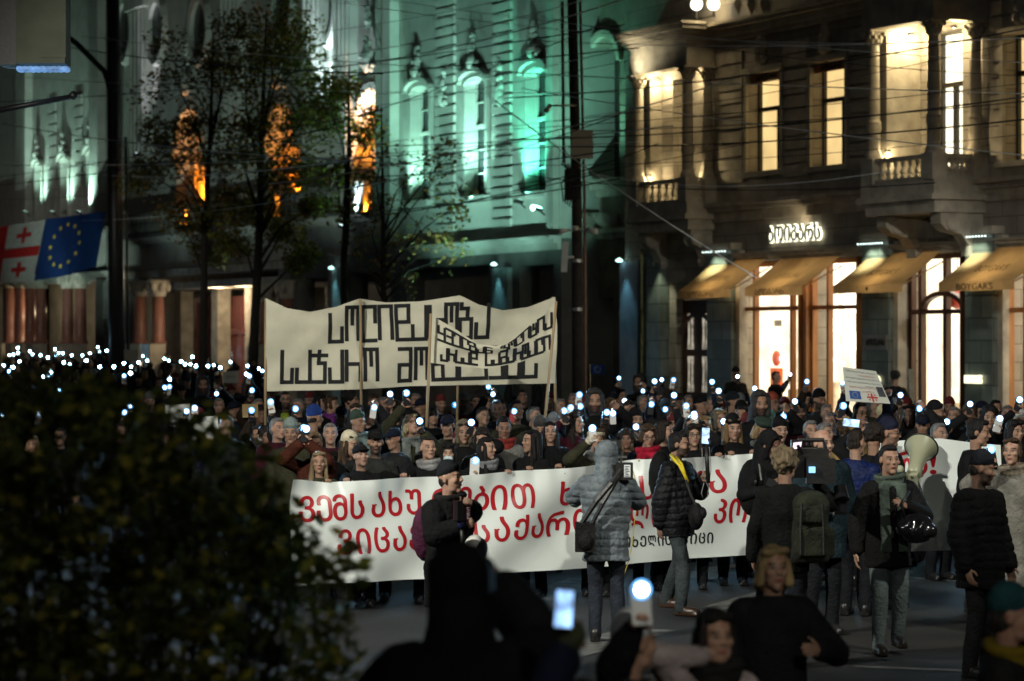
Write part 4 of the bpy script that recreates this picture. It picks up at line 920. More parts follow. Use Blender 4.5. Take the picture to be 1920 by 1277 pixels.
# cream calico banners on poles with hand cut angular letters
GEOF = {'ს': [[(0,1),(0,0),(1,0),(1,.45)]], 'ო': [[(0,0),(0,1),(1,1),(1,0)], [(.5,1),(.5,.46)]], 'ლ': [[(1,.5),(1,1),(0,1),(0,0),(1,0)]], 'ი': [[(0,0),(0,1),(1,1),(1,0)]],
 'დ': [[(0,.52),(1,.52),(1,1),(0,1),(0,0),(1,0)]], 'ა': [[(0,.45),(0,0),(1,0),(1,1)]], 'რ': [[(0,0),(0,1)], [(0,.55),(1,.55),(1,0)]], 'ბ': [[(.1,1.05),(.1,.86),(.65,.86),(.65,.55)], [(0,0),(0,.55),(1,.55),(1,0),(0,0)]],
 'ჯ': [[(.5,1),(.42,.58),(.9,.58),(.85,0),(0,0)], [(0,.82),(1,.82)]], 'მ': [[(0,1),(1,1),(1,0),(0,0),(0,.5),(1,.5)]], 'ხ': [[(0,1),(0,0),(1,0),(1,.5),(0,.5)]], 'ე': [[(0,.7),(0,1),(1,1),(1,0),(0,0)]],
 'ყ': [[(0,1),(0,.5),(1,.5)], [(1,1),(1,0),(0,0)]], 'ვ': [[(0,1),(1,1),(1,0),(0,0)], [(.2,.5),(1,.5)]], 'გ': [[(0,.8),(0,1),(.8,1),(.8,.55)], [(0,0),(0,.55),(1,.55),(1,0),(0,0)]], 'ნ': [[(.9,1),(0,1),(0,0),(1,0),(1,.5),(0,.5)]],
 'პ': [[(0,.6),(0,1),(.5,1),(.5,.5),(1,.5),(1,0),(0,0)]], 'ც': [[(0,1),(0,0),(1,0),(1,.9)], [(.5,1),(.5,.5),(1,.5)]], 'თ': [[(0,0),(0,1),(1,1),(1,0),(0,0)], [(.5,1),(.5,.3)]]}
def cut_letters(cl, parent, items, m, th, off=.006):
    mb = MB()
    for ch, x0, x1, yt, yb in items:
        for li in GEOF[ch]:
            for (ax, ay), (bx, by) in zip(li, li[1:]):
                px = lambda u: x0 + (x1 - x0) * u
                ex, ey = (px(bx) - px(ax)), (by - ay); L_ = math.hypot(ex, ey * 60); n = max(1, int(L_ / 7))
                horiz = abs(ex) > abs(ey * 60); pts = []
                h = lambda X: max(yb(X) - yt(X), 4)
                for k_ in range(n + 1):
                    t = k_ / n
                    if horiz:
                        sg = 1 if ex > 0 else -1; X = px(ax) + ex * t + (-sg * th / 2 if k_ == 0 else sg * th / 2 if k_ == n else 0)
                        Y = yb(X) - h(X) * (ay + ey * t); tt = min(th, h(X) * .2)
                        pts.append((cl.P(X, Y - tt / 2, off), cl.P(X, Y + tt / 2, off)))
                    else:
                        X = px(ax) + ex * t; Y = yb(X) - h(X) * (ay + ey * t)
                        pts.append((cl.P(X + th / 2, Y, off), cl.P(X - th / 2, Y, off)))
                mb.add([p for q in pts for p in q], [(2*i, 2*i+1, 2*i+3, 2*i+2) for i in range(n)])
    return mb.build('lettering', m, parent)
def ud(s, z): return .05 * math.sin(1.9 * s + 2.5 * z) + .05 * math.sin(3.3 * s - 4.5 * z + 1) + .02 * math.sin(9 * s + 7 * z) + .045 * math.exp(-((s - .9 + (2.9 - z)) ** 2) / .03) + .05 * math.exp(-((s - 2.85 + .8 * (2.9 - z)) ** 2) / .05) + .012 * math.sin(21 * z) * math.exp(-((z - 2.95) ** 2) / .05)
UB = Cloth(498, 33.0, 1043, 33.6, ud)
utop = lambda x: np.interp(x, [498, 537, 581, 631, 673, 725, 790, 862, 895, 942, 989, 1040], [559, 578, 585, 575, 560, 567, 565, 554, 571, 582, 576, 557])
ubot = lambda x: np.interp(x, [498, 673, 770, 1042], [734, 730, 724, 719])
ub_ = UB.place('wide cream cloth banner on wooden poles with large angular black letters above the crowd', 'banner', utop, ubot, cream_cloth, 120, 40, 498, 1042)
q1t = lambda x: np.interp(x, [616, 640, 700, 920], [588, 577, 575, 568]); q1b = lambda x: np.interp(x, [616, 920], [641, 632])
q2t = lambda x: np.interp(x, [526, 720, 1005], [656, 655, 650]); q2b = lambda x: np.interp(x, [526, 720, 1005], [717, 715, 706])
it = [(c, a, b, q1t, q1b) for c, a, b in zip('სოლიდარობა', [618, 650, 681, 712, 744, 774, 806, 836, 863, 893], [641, 672, 704, 735, 767, 799, 830, 857, 884, 915])]
it += [(c, a, b, q2t, q2b) for c, a, b in zip('საჯარომოხელეებს', [529, 557, 587, 618, 649, 683, 748, 779, 812, 838, 862, 888, 920, 950, 980], [548, 581, 612, 641, 674, 706, 769, 801, 831, 858, 884, 912, 943, 973, 1004])]
cut_letters(UB, ub_, it, black_paint, 7.3)
SBN = Cloth(808, 31.2, 1042, 31.4, lambda s, z: .04 * math.sin(4 * s + 2 * z) + .07 * math.exp(-((s - .75) ** 2) / .25 - ((z - 2.52) ** 2) / .004) + .02 * math.sin(9 * s - 5 * z))
stop = lambda x: np.interp(x, [806, 835, 858, 895, 927, 955, 989, 1015, 1042], [590, 606, 620, 645, 649, 642, 622, 598, 567]); sbot = lambda x: np.interp(x, [806, 858, 911, 973, 1030, 1042], [680, 687, 691, 680, 659, 655])
sb_ = SBN.place('smaller sagging cream cloth banner hung between two poles in front of the wide one', 'banner', stop, sbot, cream_cloth, 70, 24, 807, 1042)
s1b = lambda x: np.interp(x, [820, 848, 895, 919, 955, 1005, 1036], [636, 647, 661, 663, 655, 627, 612]); s1h = lambda x: np.interp(x, [820, 848, 880, 930, 960, 1005, 1036], [28, 25, 16, 8, 12, 24, 27])
s2b = lambda x: np.interp(x, [824, 870, 901, 930, 974, 1030], [675, 681, 685, 684, 675, 656]); s2h = lambda x: np.interp(x, [824, 900, 1030], [25, 21, 27])
it = []
for txt, x0, x1, fb, fh in (('ყველგან პოლიცია', 821, 1037, s1b, s1h), ('არსად სამართალი', 826, 1033, s2b, s2h)):
    n = len(txt); p = (x1 - x0) / n
    for i, c in enumerate(txt):
        if c != ' ': it.append((c, x0 + p * i + 1.5, x0 + p * (i + .78) + 1.5, (lambda x, fb=fb, fh=fh: fb(x) - fh(x)), fb))
cut_letters(SBN, sb_, it, black_paint, 4.8)
wood = mat('pale_pole_wood', (.40, .29, .16), .6, .2, 3, .1, 20, stretch=(6, 6, .5))
for (a, b, d, lb) in (((498, 560), (498, 800), 33.06, 'thin pole at the far edge of the wide cream banner beside the tree trunks'), ((676, 561), (678, 815), 33.12, 'pole in front of the wide cream banner crossing its second letter pair'), ((861, 554), (857, 800), 33.5, 'pole behind the small sagging banner near the middle of the wide one'), ((1036, 557), (1043, 800), 33.7, 'pale pole at the end of the wide cream banner nearest the utility pole'), ((808, 588), (800, 800), 31.1, 'short bamboo pole carrying the sagging banner beside the woman in glasses'), ((1043, 565), (1019, 815), 31.25, 'slanted bamboo pole gripped by a raised fist under the sagging banner')):
    p, q = at(*a, d), at(*b, d); p.y -= .03; q.y -= .03; m_ = MB(); m_.tube([p, p.lerp(q, .5), q], [.016, .017, .018], 8); tag(m_.build('banner_pole', wood, None, True), lb, 'pole')
# hand-held placards
def placard(corners, d, label, m, name='placard', thick=.004):
    ps_ = [at(px, py, d + dd) for px, py, dd in corners]; m_ = MB()
    def P(u, v, off=0.0):
        p = ps_[0].lerp(ps_[1], u).lerp(ps_[3].lerp(ps_[2], u), v); p.y -= off + .015 * math.sin(3 * u + v); return p
    m_.grid(lambda u, v: P(u, v), 10, 8); m_.grid(lambda u, v: P(u, v, -thick), 10, 8)
    return tag(m_.build(name, m, None, True), label, 'placard'), P
paper = mat('paper_white', (.6, .62, .56), .8, .06, 3, .1)
def scribble(P, parent, rows, m, seed, h=.05):
    """rows of Georgian handwriting: (text, u0, u1, v)"""
    mb = MB()
    for txt, u0, u1, v in rows:
        a, fs, wd = glyph(txt)
        mb.add([P(u0 + (u1 - u0) * x / wd, v - (y - .5) * h + .03 * (u0 + (u1 - u0) * x / wd - .5), .006) for x, y, z in a], fs)
    return mb.build('handwriting', m, parent)
ink, red_ink = mat('green_black_ink', (.05, .08, .07), .7), mat('red_ink', (.5, .05, .04), .7)
o, P = placard(((1580, 688, 0), (1642, 696, .1), (1670, 757, 0), (1586, 752, 0)), 30.6, 'hand lettered paper placard with small blue and red cross flags held over the heads', paper)
scribble(P, o, [('ჩვენ ვიცავთ ჩვენს არჩევანს', .08, .92, .1), ('და ჩვენს ქვეყანას თუ გვინდა', .06, .95, .3), ('რომ იყოს ერთიანი და ძლიერი', .06, .97, .42), ('ევროპა', .55, .75, .52)], ink, 1)
scribble(P, o, [('თავისუფლება', .4, .9, .2), ('ჩვენი ადგილი ევროპაშია', .12, .9, .57), ('ვიდრე', .4, .7, .68)], red_ink, 2)
m_ = MB(); m_.grid(lambda u, v: P(.1 + .26 * u, .68 + .24 * v, .006), 2, 2); fl = m_.build('blue_flag_picture', mat('print_blue', (.02, .08, .3), .7), o)
m_ = MB()
for i in range(12): star_at(m_, lambda u, v, off: P(u, v, off), .23 + .06 * math.cos(i * math.pi / 6), .8 + .075 * math.sin(i * math.pi / 6), .011, .014, .009)
m_.build('stars', star_y, fl)['kind'] = 'stuff'
m_ = MB()
for a in ((.605, .72, .645, .97), (.5, .815, .75, .865)): m_.grid(lambda u, v: P(a[0] + (a[2]-a[0])*u, a[1] + (a[3]-a[1])*v, .007), 2, 2)
for cu in (.55, .7):
    for cv in (.765, .915): m_.grid(lambda u, v: P(cu - .018 + .036*u, cv - .02 + .04*v, .007), 1, 1)
m_.build('red_cross_picture', red_ink, o)
m_ = MB(); m_.grid(lambda u, v: P(.8 + .17 * u, .5 + .3 * v, .008), 2, 2); m_.build('photo_card', mat('dark_photo', (.03, .04, .05), .4), o)
for (c, d, lb, txt) in ((((352,782,0),(408,780,0),(411,822,0),(352,824,0)), 28.0, 'white placard with two lines of handwriting low among the crowd by the shrub', [('ვიცავ', .3, .85, .2), ('ჩემს ღირსებას', .15, .95, .72)]), (((310,760,0),(355,757,0),(357,788,0),(312,792,0)), 32, 'white placard half hidden behind the shrub top', [('მხარს ვუჭერ', .2, .9, .5)]),
    (((418,697,0),(447,695,0),(447,718,0),(418,718,0)), 52, 'small pale card held up far back beside the cream banner', [('ევროპა', .2, .8, .5)]), (((232,656,0),(257,655,0),(258,676,0),(233,677,0)), 80, 'small white card held up far back below the black pole', []), (((618,846,0),(640,846,0),(640,872,0),(618,872,0)), 27, 'white card with a number behind the fair haired woman of the front row', [('3', .3, .6, .5)])):
    o, P = placard(c, d, lb, paper)
    if txt: scribble(P, o, txt, ink, 3, .3)
o, P = placard(((454,758,0),(484,757,0),(484,782,0),(455,783,0)), 34, 'brown cardboard sign near the edge of the cream banner', mat('cardboard', (.3, .22, .1), .85))
# small starred blue flag on a stick
d = 36.0; p0, p1 = at(1106, 683, d), at(1107, 722, d)
FG = empty('hand_flag', p1, 0, 'small blue flag with yellow star ring on a stick beside the utility pole', 'flag')
m_ = MB(); m_.tube([p0 - p1, Vector((0, 0, -.05))], .008, 6); m_.build('stick', wood, FG, True)
def PF(u, v, off=0.0):
    a, b, c, e = at(1106, 683, d), at(1135, 685, d), at(1106, 701, d), at(1135, 702, d); p = a.lerp(b, u).lerp(c.lerp(e, u), v) - p1; p.y -= off + .02 * math.sin(7 * u); return p
m_ = MB(); m_.grid(PF, 10, 5); fl = m_.build('flag_cloth', flag_blue, FG, True); m_ = MB()
for i in range(12): star_at(m_, PF, .5 + .2 * math.cos(i * math.pi / 6), .5 + .32 * math.sin(i * math.pi / 6), .03, .05, .01)
m_.build('yellow_stars', star_y, fl)['kind'] = 'stuff'

# ---------------- unseen street lamps along the avenue; the last five are added for their light ----------------
LAMPC = (1, .97, .86)
def unseen_street_lamp(x, y, tx, ty, power, size, label, h=8.2, tz=.8):
    e = empty('unseen_street_lamp', (x, y, 0), 0, label, 'lamp'); m_ = MB(); dx = math.copysign(1.2, tx - x)
    m_.tube([(0, 0, 0), (0, 0, 5), (0, 0, h), (dx * .5, 0, h + .35), (dx, 0, h + .3)], [.1, .08, .06, .05, .04], 10); m_.build('post', black, e, True)
    m_ = MB(); m_.box(dx - .3, dx + .3, -.12, .12, h + .2, h + .32); m_.build('lamp_head', black, e)
    m_ = MB(); m_.box(dx - .25, dx + .25, -.1, .1, h + .17, h + .197); m_.build('lens', emit('street_lens', LAMPC, 8), e)
    spot('bulb', (dx, 0, h + .1), (tx - x, ty - y, tz), power, LAMPC, size, .7, .12, e)
unseen_street_lamp(-9.0, 14.2, .2, 28.0, 8200, 62, 'street lamp with curved arm near the shrub, out of the frame')
unseen_street_lamp(8.5, 16.0, 2.2, 28.0, 2400, 58, 'street lamp with curved arm on the shop side, out of the frame')
unseen_street_lamp(4.6, -2.0, 2.7, 12.4, 1900, 33, 'added street lamp behind the camera to light the nearest people, out of the frame')
unseen_street_lamp(-18.5, 80.0, -12.5, 97.0, 1300, 56, 'added street lamp far down the avenue to light the trees, out of the frame')
unseen_street_lamp(-27.5, 112.0, -23.5, 132.0, 1500, 46, 'added street lamp by the far theatre wing to light the flags, out of the frame', tz=5.5)
unseen_street_lamp(-5.2, -3.0, -1.3, 8.6, 300, 44, 'added dim street lamp behind the camera to light the shrub, out of the frame')
unseen_street_lamp(13.0, 46.0, 6.0, 64.0, 2900, 43, 'added street lamp opposite the shop windows to light awnings and pillars, out of the frame')
# ================= people =================
def skin_mat(tone, lip=(.32, .10, .09), brow=(.03, .022, .018), beard=0.0, beardc=(.03, .024, .02), key=''):
    k = ('skin', tone, lip, brow, beard, beardc)
    if k in MC: return MC[k]
    m, t, b = newmat('skin'); L = t.links; N = t.nodes
    at_ = N.new('ShaderNodeAttribute'); at_.attribute_name = 'hc'; sx = N.new('ShaderNodeSeparateXYZ'); L.new(at_.outputs['Vector'], sx.inputs[0])
    def M(op, a, b_=None, c=None):
        n = N.new('ShaderNodeMath'); n.operation = op
        for i, v in enumerate((a, b_, c)):
            if v is None: continue
            if isinstance(v, (int, float)): n.inputs[i].default_value = v
            else: L.new(v, n.inputs[i])
        return n.outputs[0]
    def step(v, a, b_):
        n = N.new('ShaderNodeMapRange'); n.interpolation_type = 'SMOOTHSTEP'; n.inputs[1].default_value = a; n.inputs[2].default_value = b_; L.new(v, n.inputs[0]); return n.outputs[0]
    X, Y, Z = sx.outputs; AX = M('ABSOLUTE', X)
    front = step(Y, -.035, -.06)
    def blob(cx, cz, rx, rz, soft=.35, ax=True, slope=0.0):
        u = M('DIVIDE', M('SUBTRACT', AX if ax else X, cx), rx); zz = M('SUBTRACT', Z, cz)
        if slope: zz = M('SUBTRACT', zz, M('MULTIPLY', M('SUBTRACT', AX, cx), slope))
        v = M('DIVIDE', zz, rz); d = M('ADD', M('MULTIPLY', u, u), M('MULTIPLY', v, v))
        return M('MULTIPLY', step(d, 1 + soft, 1 - soft), front)
    def mix(base, col, fac):
        n = N.new('ShaderNodeMixRGB'); L.new(fac, n.inputs[0])
        if isinstance(base, tuple): n.inputs[1].default_value = (*base, 1)
        else: L.new(base, n.inputs[1])
        n.inputs[2].default_value = (*col, 1); return n.outputs[0]
    nz = N.new('ShaderNodeTexNoise'); nz.inputs['Scale'].default_value = 22; L.new(at_.outputs['Vector'], nz.inputs['Vector'])
    c = mix(tone, tuple(x * f for x, f in zip(tone, (.82, .62, .58))), step(nz.outputs[0], .4, .75))
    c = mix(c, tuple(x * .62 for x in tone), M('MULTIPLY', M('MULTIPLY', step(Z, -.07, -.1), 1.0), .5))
    if beard:
        low = step(M('ADD', Z, M('MULTIPLY', Y, -.25)), -.004, -.026); bk = step(Y, .03, .0)
        must = blob(0, -.043, .03, .008, .5, False)
        bm_ = M('MINIMUM', M('MULTIPLY', M('MAXIMUM', M('MULTIPLY', low, bk), must), beard), 1.0)
        c = mix(c, beardc, M('MULTIPLY', bm_, step(Z, -.2, -.13)))
    c = mix(c, lip, M('MULTIPLY', blob(0, -.058, .023, .008, .6, False), .6))
    c = mix(c, tuple(x * .45 for x in lip), blob(0, -.057, .021, .0022, .5, False))
    c = mix(c, tuple(x * .55 for x in tone), M('MULTIPLY', blob(.030, .010, .023, .017, .8), .8))  # eye sockets darkened: recess shade painted into the skin
    c = mix(c, (.15, .125, .11), blob(.031, .007, .0125, .005, .4))
    c = mix(c, (.010, .008, .007), blob(.031, .0075, .0075, .0062, .35))
    c = mix(c, brow, M('MULTIPLY', blob(.034, .0295, .021, .0052, .5, True, -.12), .9))
    L.new(c, b.inputs['Base Color']); b.inputs['Roughness'].default_value = .58; b.inputs['Specular IOR Level'].default_value = .22
    b.inputs['Subsurface Weight'].default_value = 0.0
    MC[k] = m; return m
def hairm(col): return mat('hair_%02x%02x%02x' % tuple(int(min(c, 1) ** .45 * 255) for c in col), col, .65, .55, 26, 1.0, 60, spec=.25, stretch=(1, 1, .12))
H_BLACK, H_DARK, H_BROWN, H_BLOND, H_GREY, H_RED = (.008, .007, .007), (.018, .013, .010), (.05, .03, .017), (.27, .18, .085), (.16, .155, .15), (.09, .03, .012)
T_FAIR, T_MID, T_TAN = (.37, .235, .17), (.31, .19, .13), (.22, .125, .085)
K_BLK, K_NAVY, K_OLIVE, K_GREY, K_BURG, K_GREEN, K_BROWN, K_DKGR = (.006, .0062, .007), (.007, .010, .021), (.030, .030, .017), (.09, .09, .088), (.035, .006, .011), (.012, .017, .014), (.022, .015, .010), (.014, .0145, .016)
def rot(yaw, pitch=0.0, roll=0.0):
    return Matrix.Rotation(math.radians(yaw), 3, 'Z') @ Matrix.Rotation(math.radians(pitch), 3, 'X') @ Matrix.Rotation(math.radians(roll), 3, 'Y')
def head_parts(mb, c, R, S, fem):
    def E(p, r): mb.ell(c + R @ (Vector(p) * S), tuple(q * S for q in r), R, 16, 11)
    def Cc(a, b_, r0, r1): mb.cap(c + R @ (Vector(a) * S), c + R @ (Vector(b_) * S), r0 * S, r1 * S, 8)
    jw = .053 if fem else .060
    E((0, .014, .032), (.075, .094, .088)); E((0, -.028, -.03), (.062, .060, .088)); E((0, -.03, -.075), (jw, .045, .042)); E((0, -.064, -.1), (.026 if fem else .031, .024, .022))
    E((0, .03, -.03), (.06, .06, .07))
    Cc((0, -.082, .016), (0, -.107, -.020), .0075, .0105); E((.010, -.097, -.025), (.008, .011, .0075)); E((-.010, -.097, -.025), (.008, .011, .0075))
    Cc((-.036, -.074, .0295), (.036, -.074, .0295), .011, .011)
    for s_ in (-1, 1):
        E((s_ * .043, -.062, -.018), (.023, .026, .024)); E((s_ * .031, -.073, .006), (.0145, .012, .0115))
        E((s_ * .076, .012, -.004), (.011, .019, .031))
    E((0, -.087, -.0535), (.022, .010, .0055)); E((0, -.085, -.063), (.019, .010, .006))
def hand_parts(mb, w, f, pn, S, kind, side):
    """w wrist, f finger direction, pn palm normal, side: +1 thumb towards f x pn"""
    f = f.normalized(); pn = (pn - f * pn.dot(f)).normalized(); s_ = f.cross(pn)
    R = Matrix((s_, pn, f)).transposed()
    mb.ell(w + f * .048 * S, (.042 * S, .019 * S, .055 * S), R, 10, 8); mb.cap(w - f * .03 * S, w + f * .03 * S, .028 * S, .027 * S, 9)
    curl = {'fist': (75, 95, 70), 'phone': (25, 55, 50), 'relax': (18, 25, 20), 'edge': (60, 70, 30)}[kind]
    for i, (l, r) in enumerate(((.070, .0092), (.079, .0096), (.073, .0092), (.058, .0082))):
        p = w + f * (.092 - abs(i - 1.4) * .005) * S + s_ * side * (.031 - .0205 * i) * S; a = 0.0; d = f
        for j, cl in enumerate(curl):
            a += math.radians(cl * (1 + .06 * (i - 1.5))); d = (f * math.cos(a) + pn * math.sin(a) + s_ * side * .03 * (1.5 - i)).normalized(); q = p + d * l * S * (.45, .31, .25)[j]
            mb.cap(p, q, r * S * (1 - .07 * j), r * S * (.95 - .09 * j), 7); p = q
    tb = w + f * .03 * S + s_ * side * .034 * S
    t1 = tb + (f * .55 + s_ * side * .62 + pn * .35).normalized() * .038 * S
    t2 = t1 + ((f * .8 + pn * .6 + s_ * side * .1) if kind != 'relax' else (f * .9 + s_ * side * .3 + pn * .15)).normalized() * .036 * S
    mb.cap(tb, t1, .0125 * S, .0108 * S, 7); mb.cap(t1, t2, .0106 * S, .009 * S, 7)
def ring(cx, cy_, z, rx, ry, n=18, sq=1.0): 
    return [Vector((cx + rx * math.copysign(abs(math.cos(2*math.pi*i/n)) ** sq, math.cos(2*math.pi*i/n)), cy_ + ry * math.copysign(abs(math.sin(2*math.pi*i/n)) ** sq, math.sin(2*math.pi*i/n)), z)) for i in range(n)]
def torso(mb, S, g, z0, wide=1.0, fem=False):
    prof = [(.80, .150, .112, 0), (.92, .160, .118, 0), (1.02, .148 if fem else .156, .108, -.005), (1.12, .146 if fem else .162, .108, -.008), (1.24, .168 if fem else .178, .118, -.005), (1.34, .180 if fem else .192, .112, .0), (1.41, .158 if fem else .175, .088, .008), (1.455, .10, .068, .012), (1.475, .062, .055, .012)]
    rs = [ring(0, cy_ * S, z * S, (rx + g) * S * wide, (ry + g) * S, 18) for z, rx, ry, cy_ in prof if z >= z0 + .03]
    b0 = np.interp(z0, [p[0] for p in prof], [p[1] for p in prof]), np.interp(z0, [p[0] for p in prof], [p[2] for p in prof])
    rs = [ring(0, 0, z0 * S, (b0[0] + g * 1.15) * S * wide, (b0[1] + g * 1.15) * S, 18)] + rs
    mb.loft(rs)
def wrinkle(me, seed, amp, puff=0.0, per=.075, S=1.0):
    a = co_of(me); n = no_of(me); r = np.random.default_rng(seed); d = np.zeros(len(a))
    for f in (9, 14, 22, 31):
        k = r.normal(size=3); k /= np.linalg.norm(k); k[2] *= 1.3; d += np.sin(a @ k * f + r.uniform(0, 6)) * (9 / f)
    d = amp * d / 1.6
    if puff: d += puff * (1 + .5 * np.sin(a[:, 0] * 23 + a[:, 2] * 31 + seed) * np.sin(a[:, 1] * 19)) * (np.sqrt(np.abs(np.sin(a[:, 2] * math.pi / per + .5 * np.sin(a[:, 0] * 7 + seed) + .3 * np.sin(a[:, 0] * 17)))) - .6)
    set_co(me, a + n * d[:, None].astype(np.float32))
NP = [0]
def person(root, st, yaw, label, face=0, pitch=0, roll=0, fem=False, arms=(None, None), hands=('relax', 'relax'), skin=None, hair=('short', H_DARK), hat=None, jac=K_BLK, hem=.78, bulk=.03, puff=0.0, trous=(.008, .009, .011), shoes=(.012, .012, .012), scarf=None, glasses=False, mask=False, hood=None, legs=0.0, vox=.011, gloves=None, group=None, collar=True, pnorm=None, sleeve=1.0, lean=0.0, beardgeo=None, sheen=.85, shirt=None, cat='person'):
    """root: place on the ground; arms: world targets for the hands (local -X arm, local +X arm)"""
    NP[0] += 1; seed = NP[0]
    S = st / 1.75; Rb = Matrix.Rotation(math.radians(yaw), 3, 'Z'); e = empty('person', (root.x, root.y, 0), math.radians(yaw), label, cat, group)
    base = Vector((root.x, root.y, 0)); loc = lambda p: Rb.transposed() @ (Vector(p) - base)
    skin = skin or skin_mat(T_MID)
    hc = Vector((0, -.02 - lean * .3, 1.637)) * S; R = rot(face, pitch, roll)
    nb = Vector((0, .012, 1.44)) * S
    bod = MB(); head_parts(bod, hc, R, S, fem); bod.cap(nb - Vector((0, 0, .04 * S)), hc + R @ Vector((0, .022, -.075)) * S, .055 * S, .054 * S, 10)
    torso(bod, S, -.012, .86, .95, fem)
    jk = MB(); torso(jk, S, bulk, hem, 1.0, fem)
    tr_ = MB(); wr = []
    for i, s_ in enumerate((-1, 1)):
        sh = Vector((s_ * (.168 if fem else .182), .008, 1.395)) * S; L1, L2 = .285 * S, .26 * S
        tg = arms[i]
        if tg is None: tg = sh + Vector((s_ * .10, -.06 - .03 * ((seed + i) % 3), -.535)) * S; pole = Vector((s_ * .3, 1, 0))
        else: tg = loc(tg); pole = Vector((s_ * .9, .35, -.9)) if hands[i] != 'edge' else Vector((s_ * .55, 1.3, -.7))
        v = tg - sh; d = min(v.length, (L1 + L2) * .985); d = max(d, .16 * S); tg = sh + v.normalized() * d; u = v.normalized()
        a = (L1 * L1 - L2 * L2 + d * d) / (2 * d); h = math.sqrt(max(L1 * L1 - a * a, 0)); pp = pole - u * pole.dot(u); el = sh + u * a + pp.normalized() * h
        f = (tg - el).normalized(); wr.append((tg, f))
        bod.cap(sh, el, .046 * S, .038 * S, 9); bod.cap(el, tg, .037 * S, .026 * S, 9)
        kd = hands[i]; pn = Vector((-s_, -.25, 0)) if kd == 'relax' else Vector((0, -1, .1))
        if pnorm and pnorm[i] is not None: pn = Rb.transposed() @ Vector(pnorm[i])
        hd = f if kd != 'edge' else Vector((0, -.3, 1)).normalized()
        if kd == 'edge': pn = Rb.transposed() @ Vector((0, -1, -.25)); hd = Rb.transposed() @ hd
        if abs(pn.normalized().dot(hd)) > .95: pn = pn + Vector((0, 0, .5))
        sd = 1 if (hd.cross(pn)).dot(Vector((-s_, -.5, .6))) > 0 else -1
        hand_parts(bod, tg, hd, pn, S, kd, sd)
        b2 = bulk * .75; jk.cap(sh - Vector((s_ * .02, 0, .015)) * S, el, (.062 + b2) * S, (.05 + b2) * S, 11); jk.cap(el, el.lerp(tg, .93 * sleeve), (.05 + b2) * S, (.036 + b2 * .8) * S, 11)
        hp = Vector((s_ * .088, 0, .9)) * S; stp = legs * (1 if i == 0 else -1); kn = Vector((s_ * .095, -.035 - stp * .22, .49)) * S; an = Vector((s_ * .10, .02 - stp * .34 + (abs(stp) * .12 if stp < 0 else 0), .085 + (.05 if stp < -.01 else 0))) * S
        bod.cap(hp, kn, .075 * S, .05 * S, 9); bod.cap(kn, an, .05 * S, .036 * S, 9); bod.cap(an, an + Vector((0, -.13, -.055)) * S, .03 * S, .018 * S, 8)
        tr_.cap(hp + Vector((0, 0, .02 * S)), kn, .096 * S, .068 * S, 12); tr_.cap(kn, an + Vector((0, .005, -.02)) * S, .07 * S, .062 * S, 12)
        sm = MB(); sm.ell(an + Vector((0, -.065, -.04)) * S, (.05 * S, .138 * S, .05 * S), None, 12, 8); sm.ell(an + Vector((0, .01, -.01)) * S, (.052 * S, .066 * S, .075 * S), None, 12, 8); sm.box(an.x - .044 * S, an.x + .044 * S, an.y - .185 * S, an.y + .06 * S, an.z - .083 * S, an.z - .055 * S)
        me = remesh(sm, .012, 2, 'shoe'); me.materials.append(mat('leather_%02x' % int(shoes[0] ** .45 * 255), shoes, .35, .2, 8, .15)); o = bpy.data.objects.new('shoe', me); COL.objects.link(o); o.parent = e
    tr_.loft([ring(0, .0, z * S, rx * S, ry * S, 16) for z, rx, ry in ((.82, .165, .115), (.92, .172, .125), (1.0, .158, .118))])
    me = remesh(bod, vox, 2, 'body'); a = co_of(me)
    hv = ((a - np.array(hc, np.float32)) @ np.array(R, np.float32)) / S
    att = me.attributes.new('hc', 'FLOAT_VECTOR', 'POINT'); att.data.foreach_set('vector', np.ascontiguousarray(hv, np.float32).ravel())
    me.materials.append(skin); body = bpy.data.objects.new('body', me); COL.objects.link(body); body.parent = e
    def put(mb, name, m, v=None, sm=3, wr_=None, pu=0.0, per=.075, parent=e):
        me = remesh(mb, v or vox * 1.3, sm, name); me.materials.append(m)
        if wr_: wrinkle(me, seed, wr_, pu, per)
        o = bpy.data.objects.new(name, me); COL.objects.link(o); o.parent = parent; return o
    if collar: jk.lathe((0, .006 * S, 1.43 * S), [(.10 * S, -.04 * S), (.094 * S, .05 * S), (.075 * S, .055 * S), (.07 * S, -.04 * S)], 16)
    put(jk, 'coat' if hem < .7 else 'jacket', cloth(jac, sheen), None, 2, .0115 * S, puff, .07 * S)
    put(tr_, 'trousers', cloth(trous, .9), .016, 3, .007)
    HP = lambda p: hc + R @ (Vector(p) * S)
    if gloves: 
        for tg, f in wr:
            gm = MB(); gm.ell(tg + f * .06 * S, (.055 * S, .05 * S, .055 * S), None, 12, 9); gm.cap(tg - f * .03 * S, tg + f * .02, .038 * S, .04 * S, 9)
            for j in range(3): gm.ell(tg + f * .085 * S + Vector((.022 * (j - 1), -.02, .0)) * S, (.016 * S, .03 * S, .03 * S), None, 8, 6)
            put(gm, 'glove', cloth(gloves, .7), .008, 2)
    # hair
    hk, hcol = hair
    hs_ = .90 if hat and hat[0] in ('beanie', 'cap', 'hijab', 'beret') or hood is not None else 1.0
    hm = MB(); HE = lambda p, r: hm.ell(HP(p), tuple(q * S * hs_ for q in r), R, 16, 11)
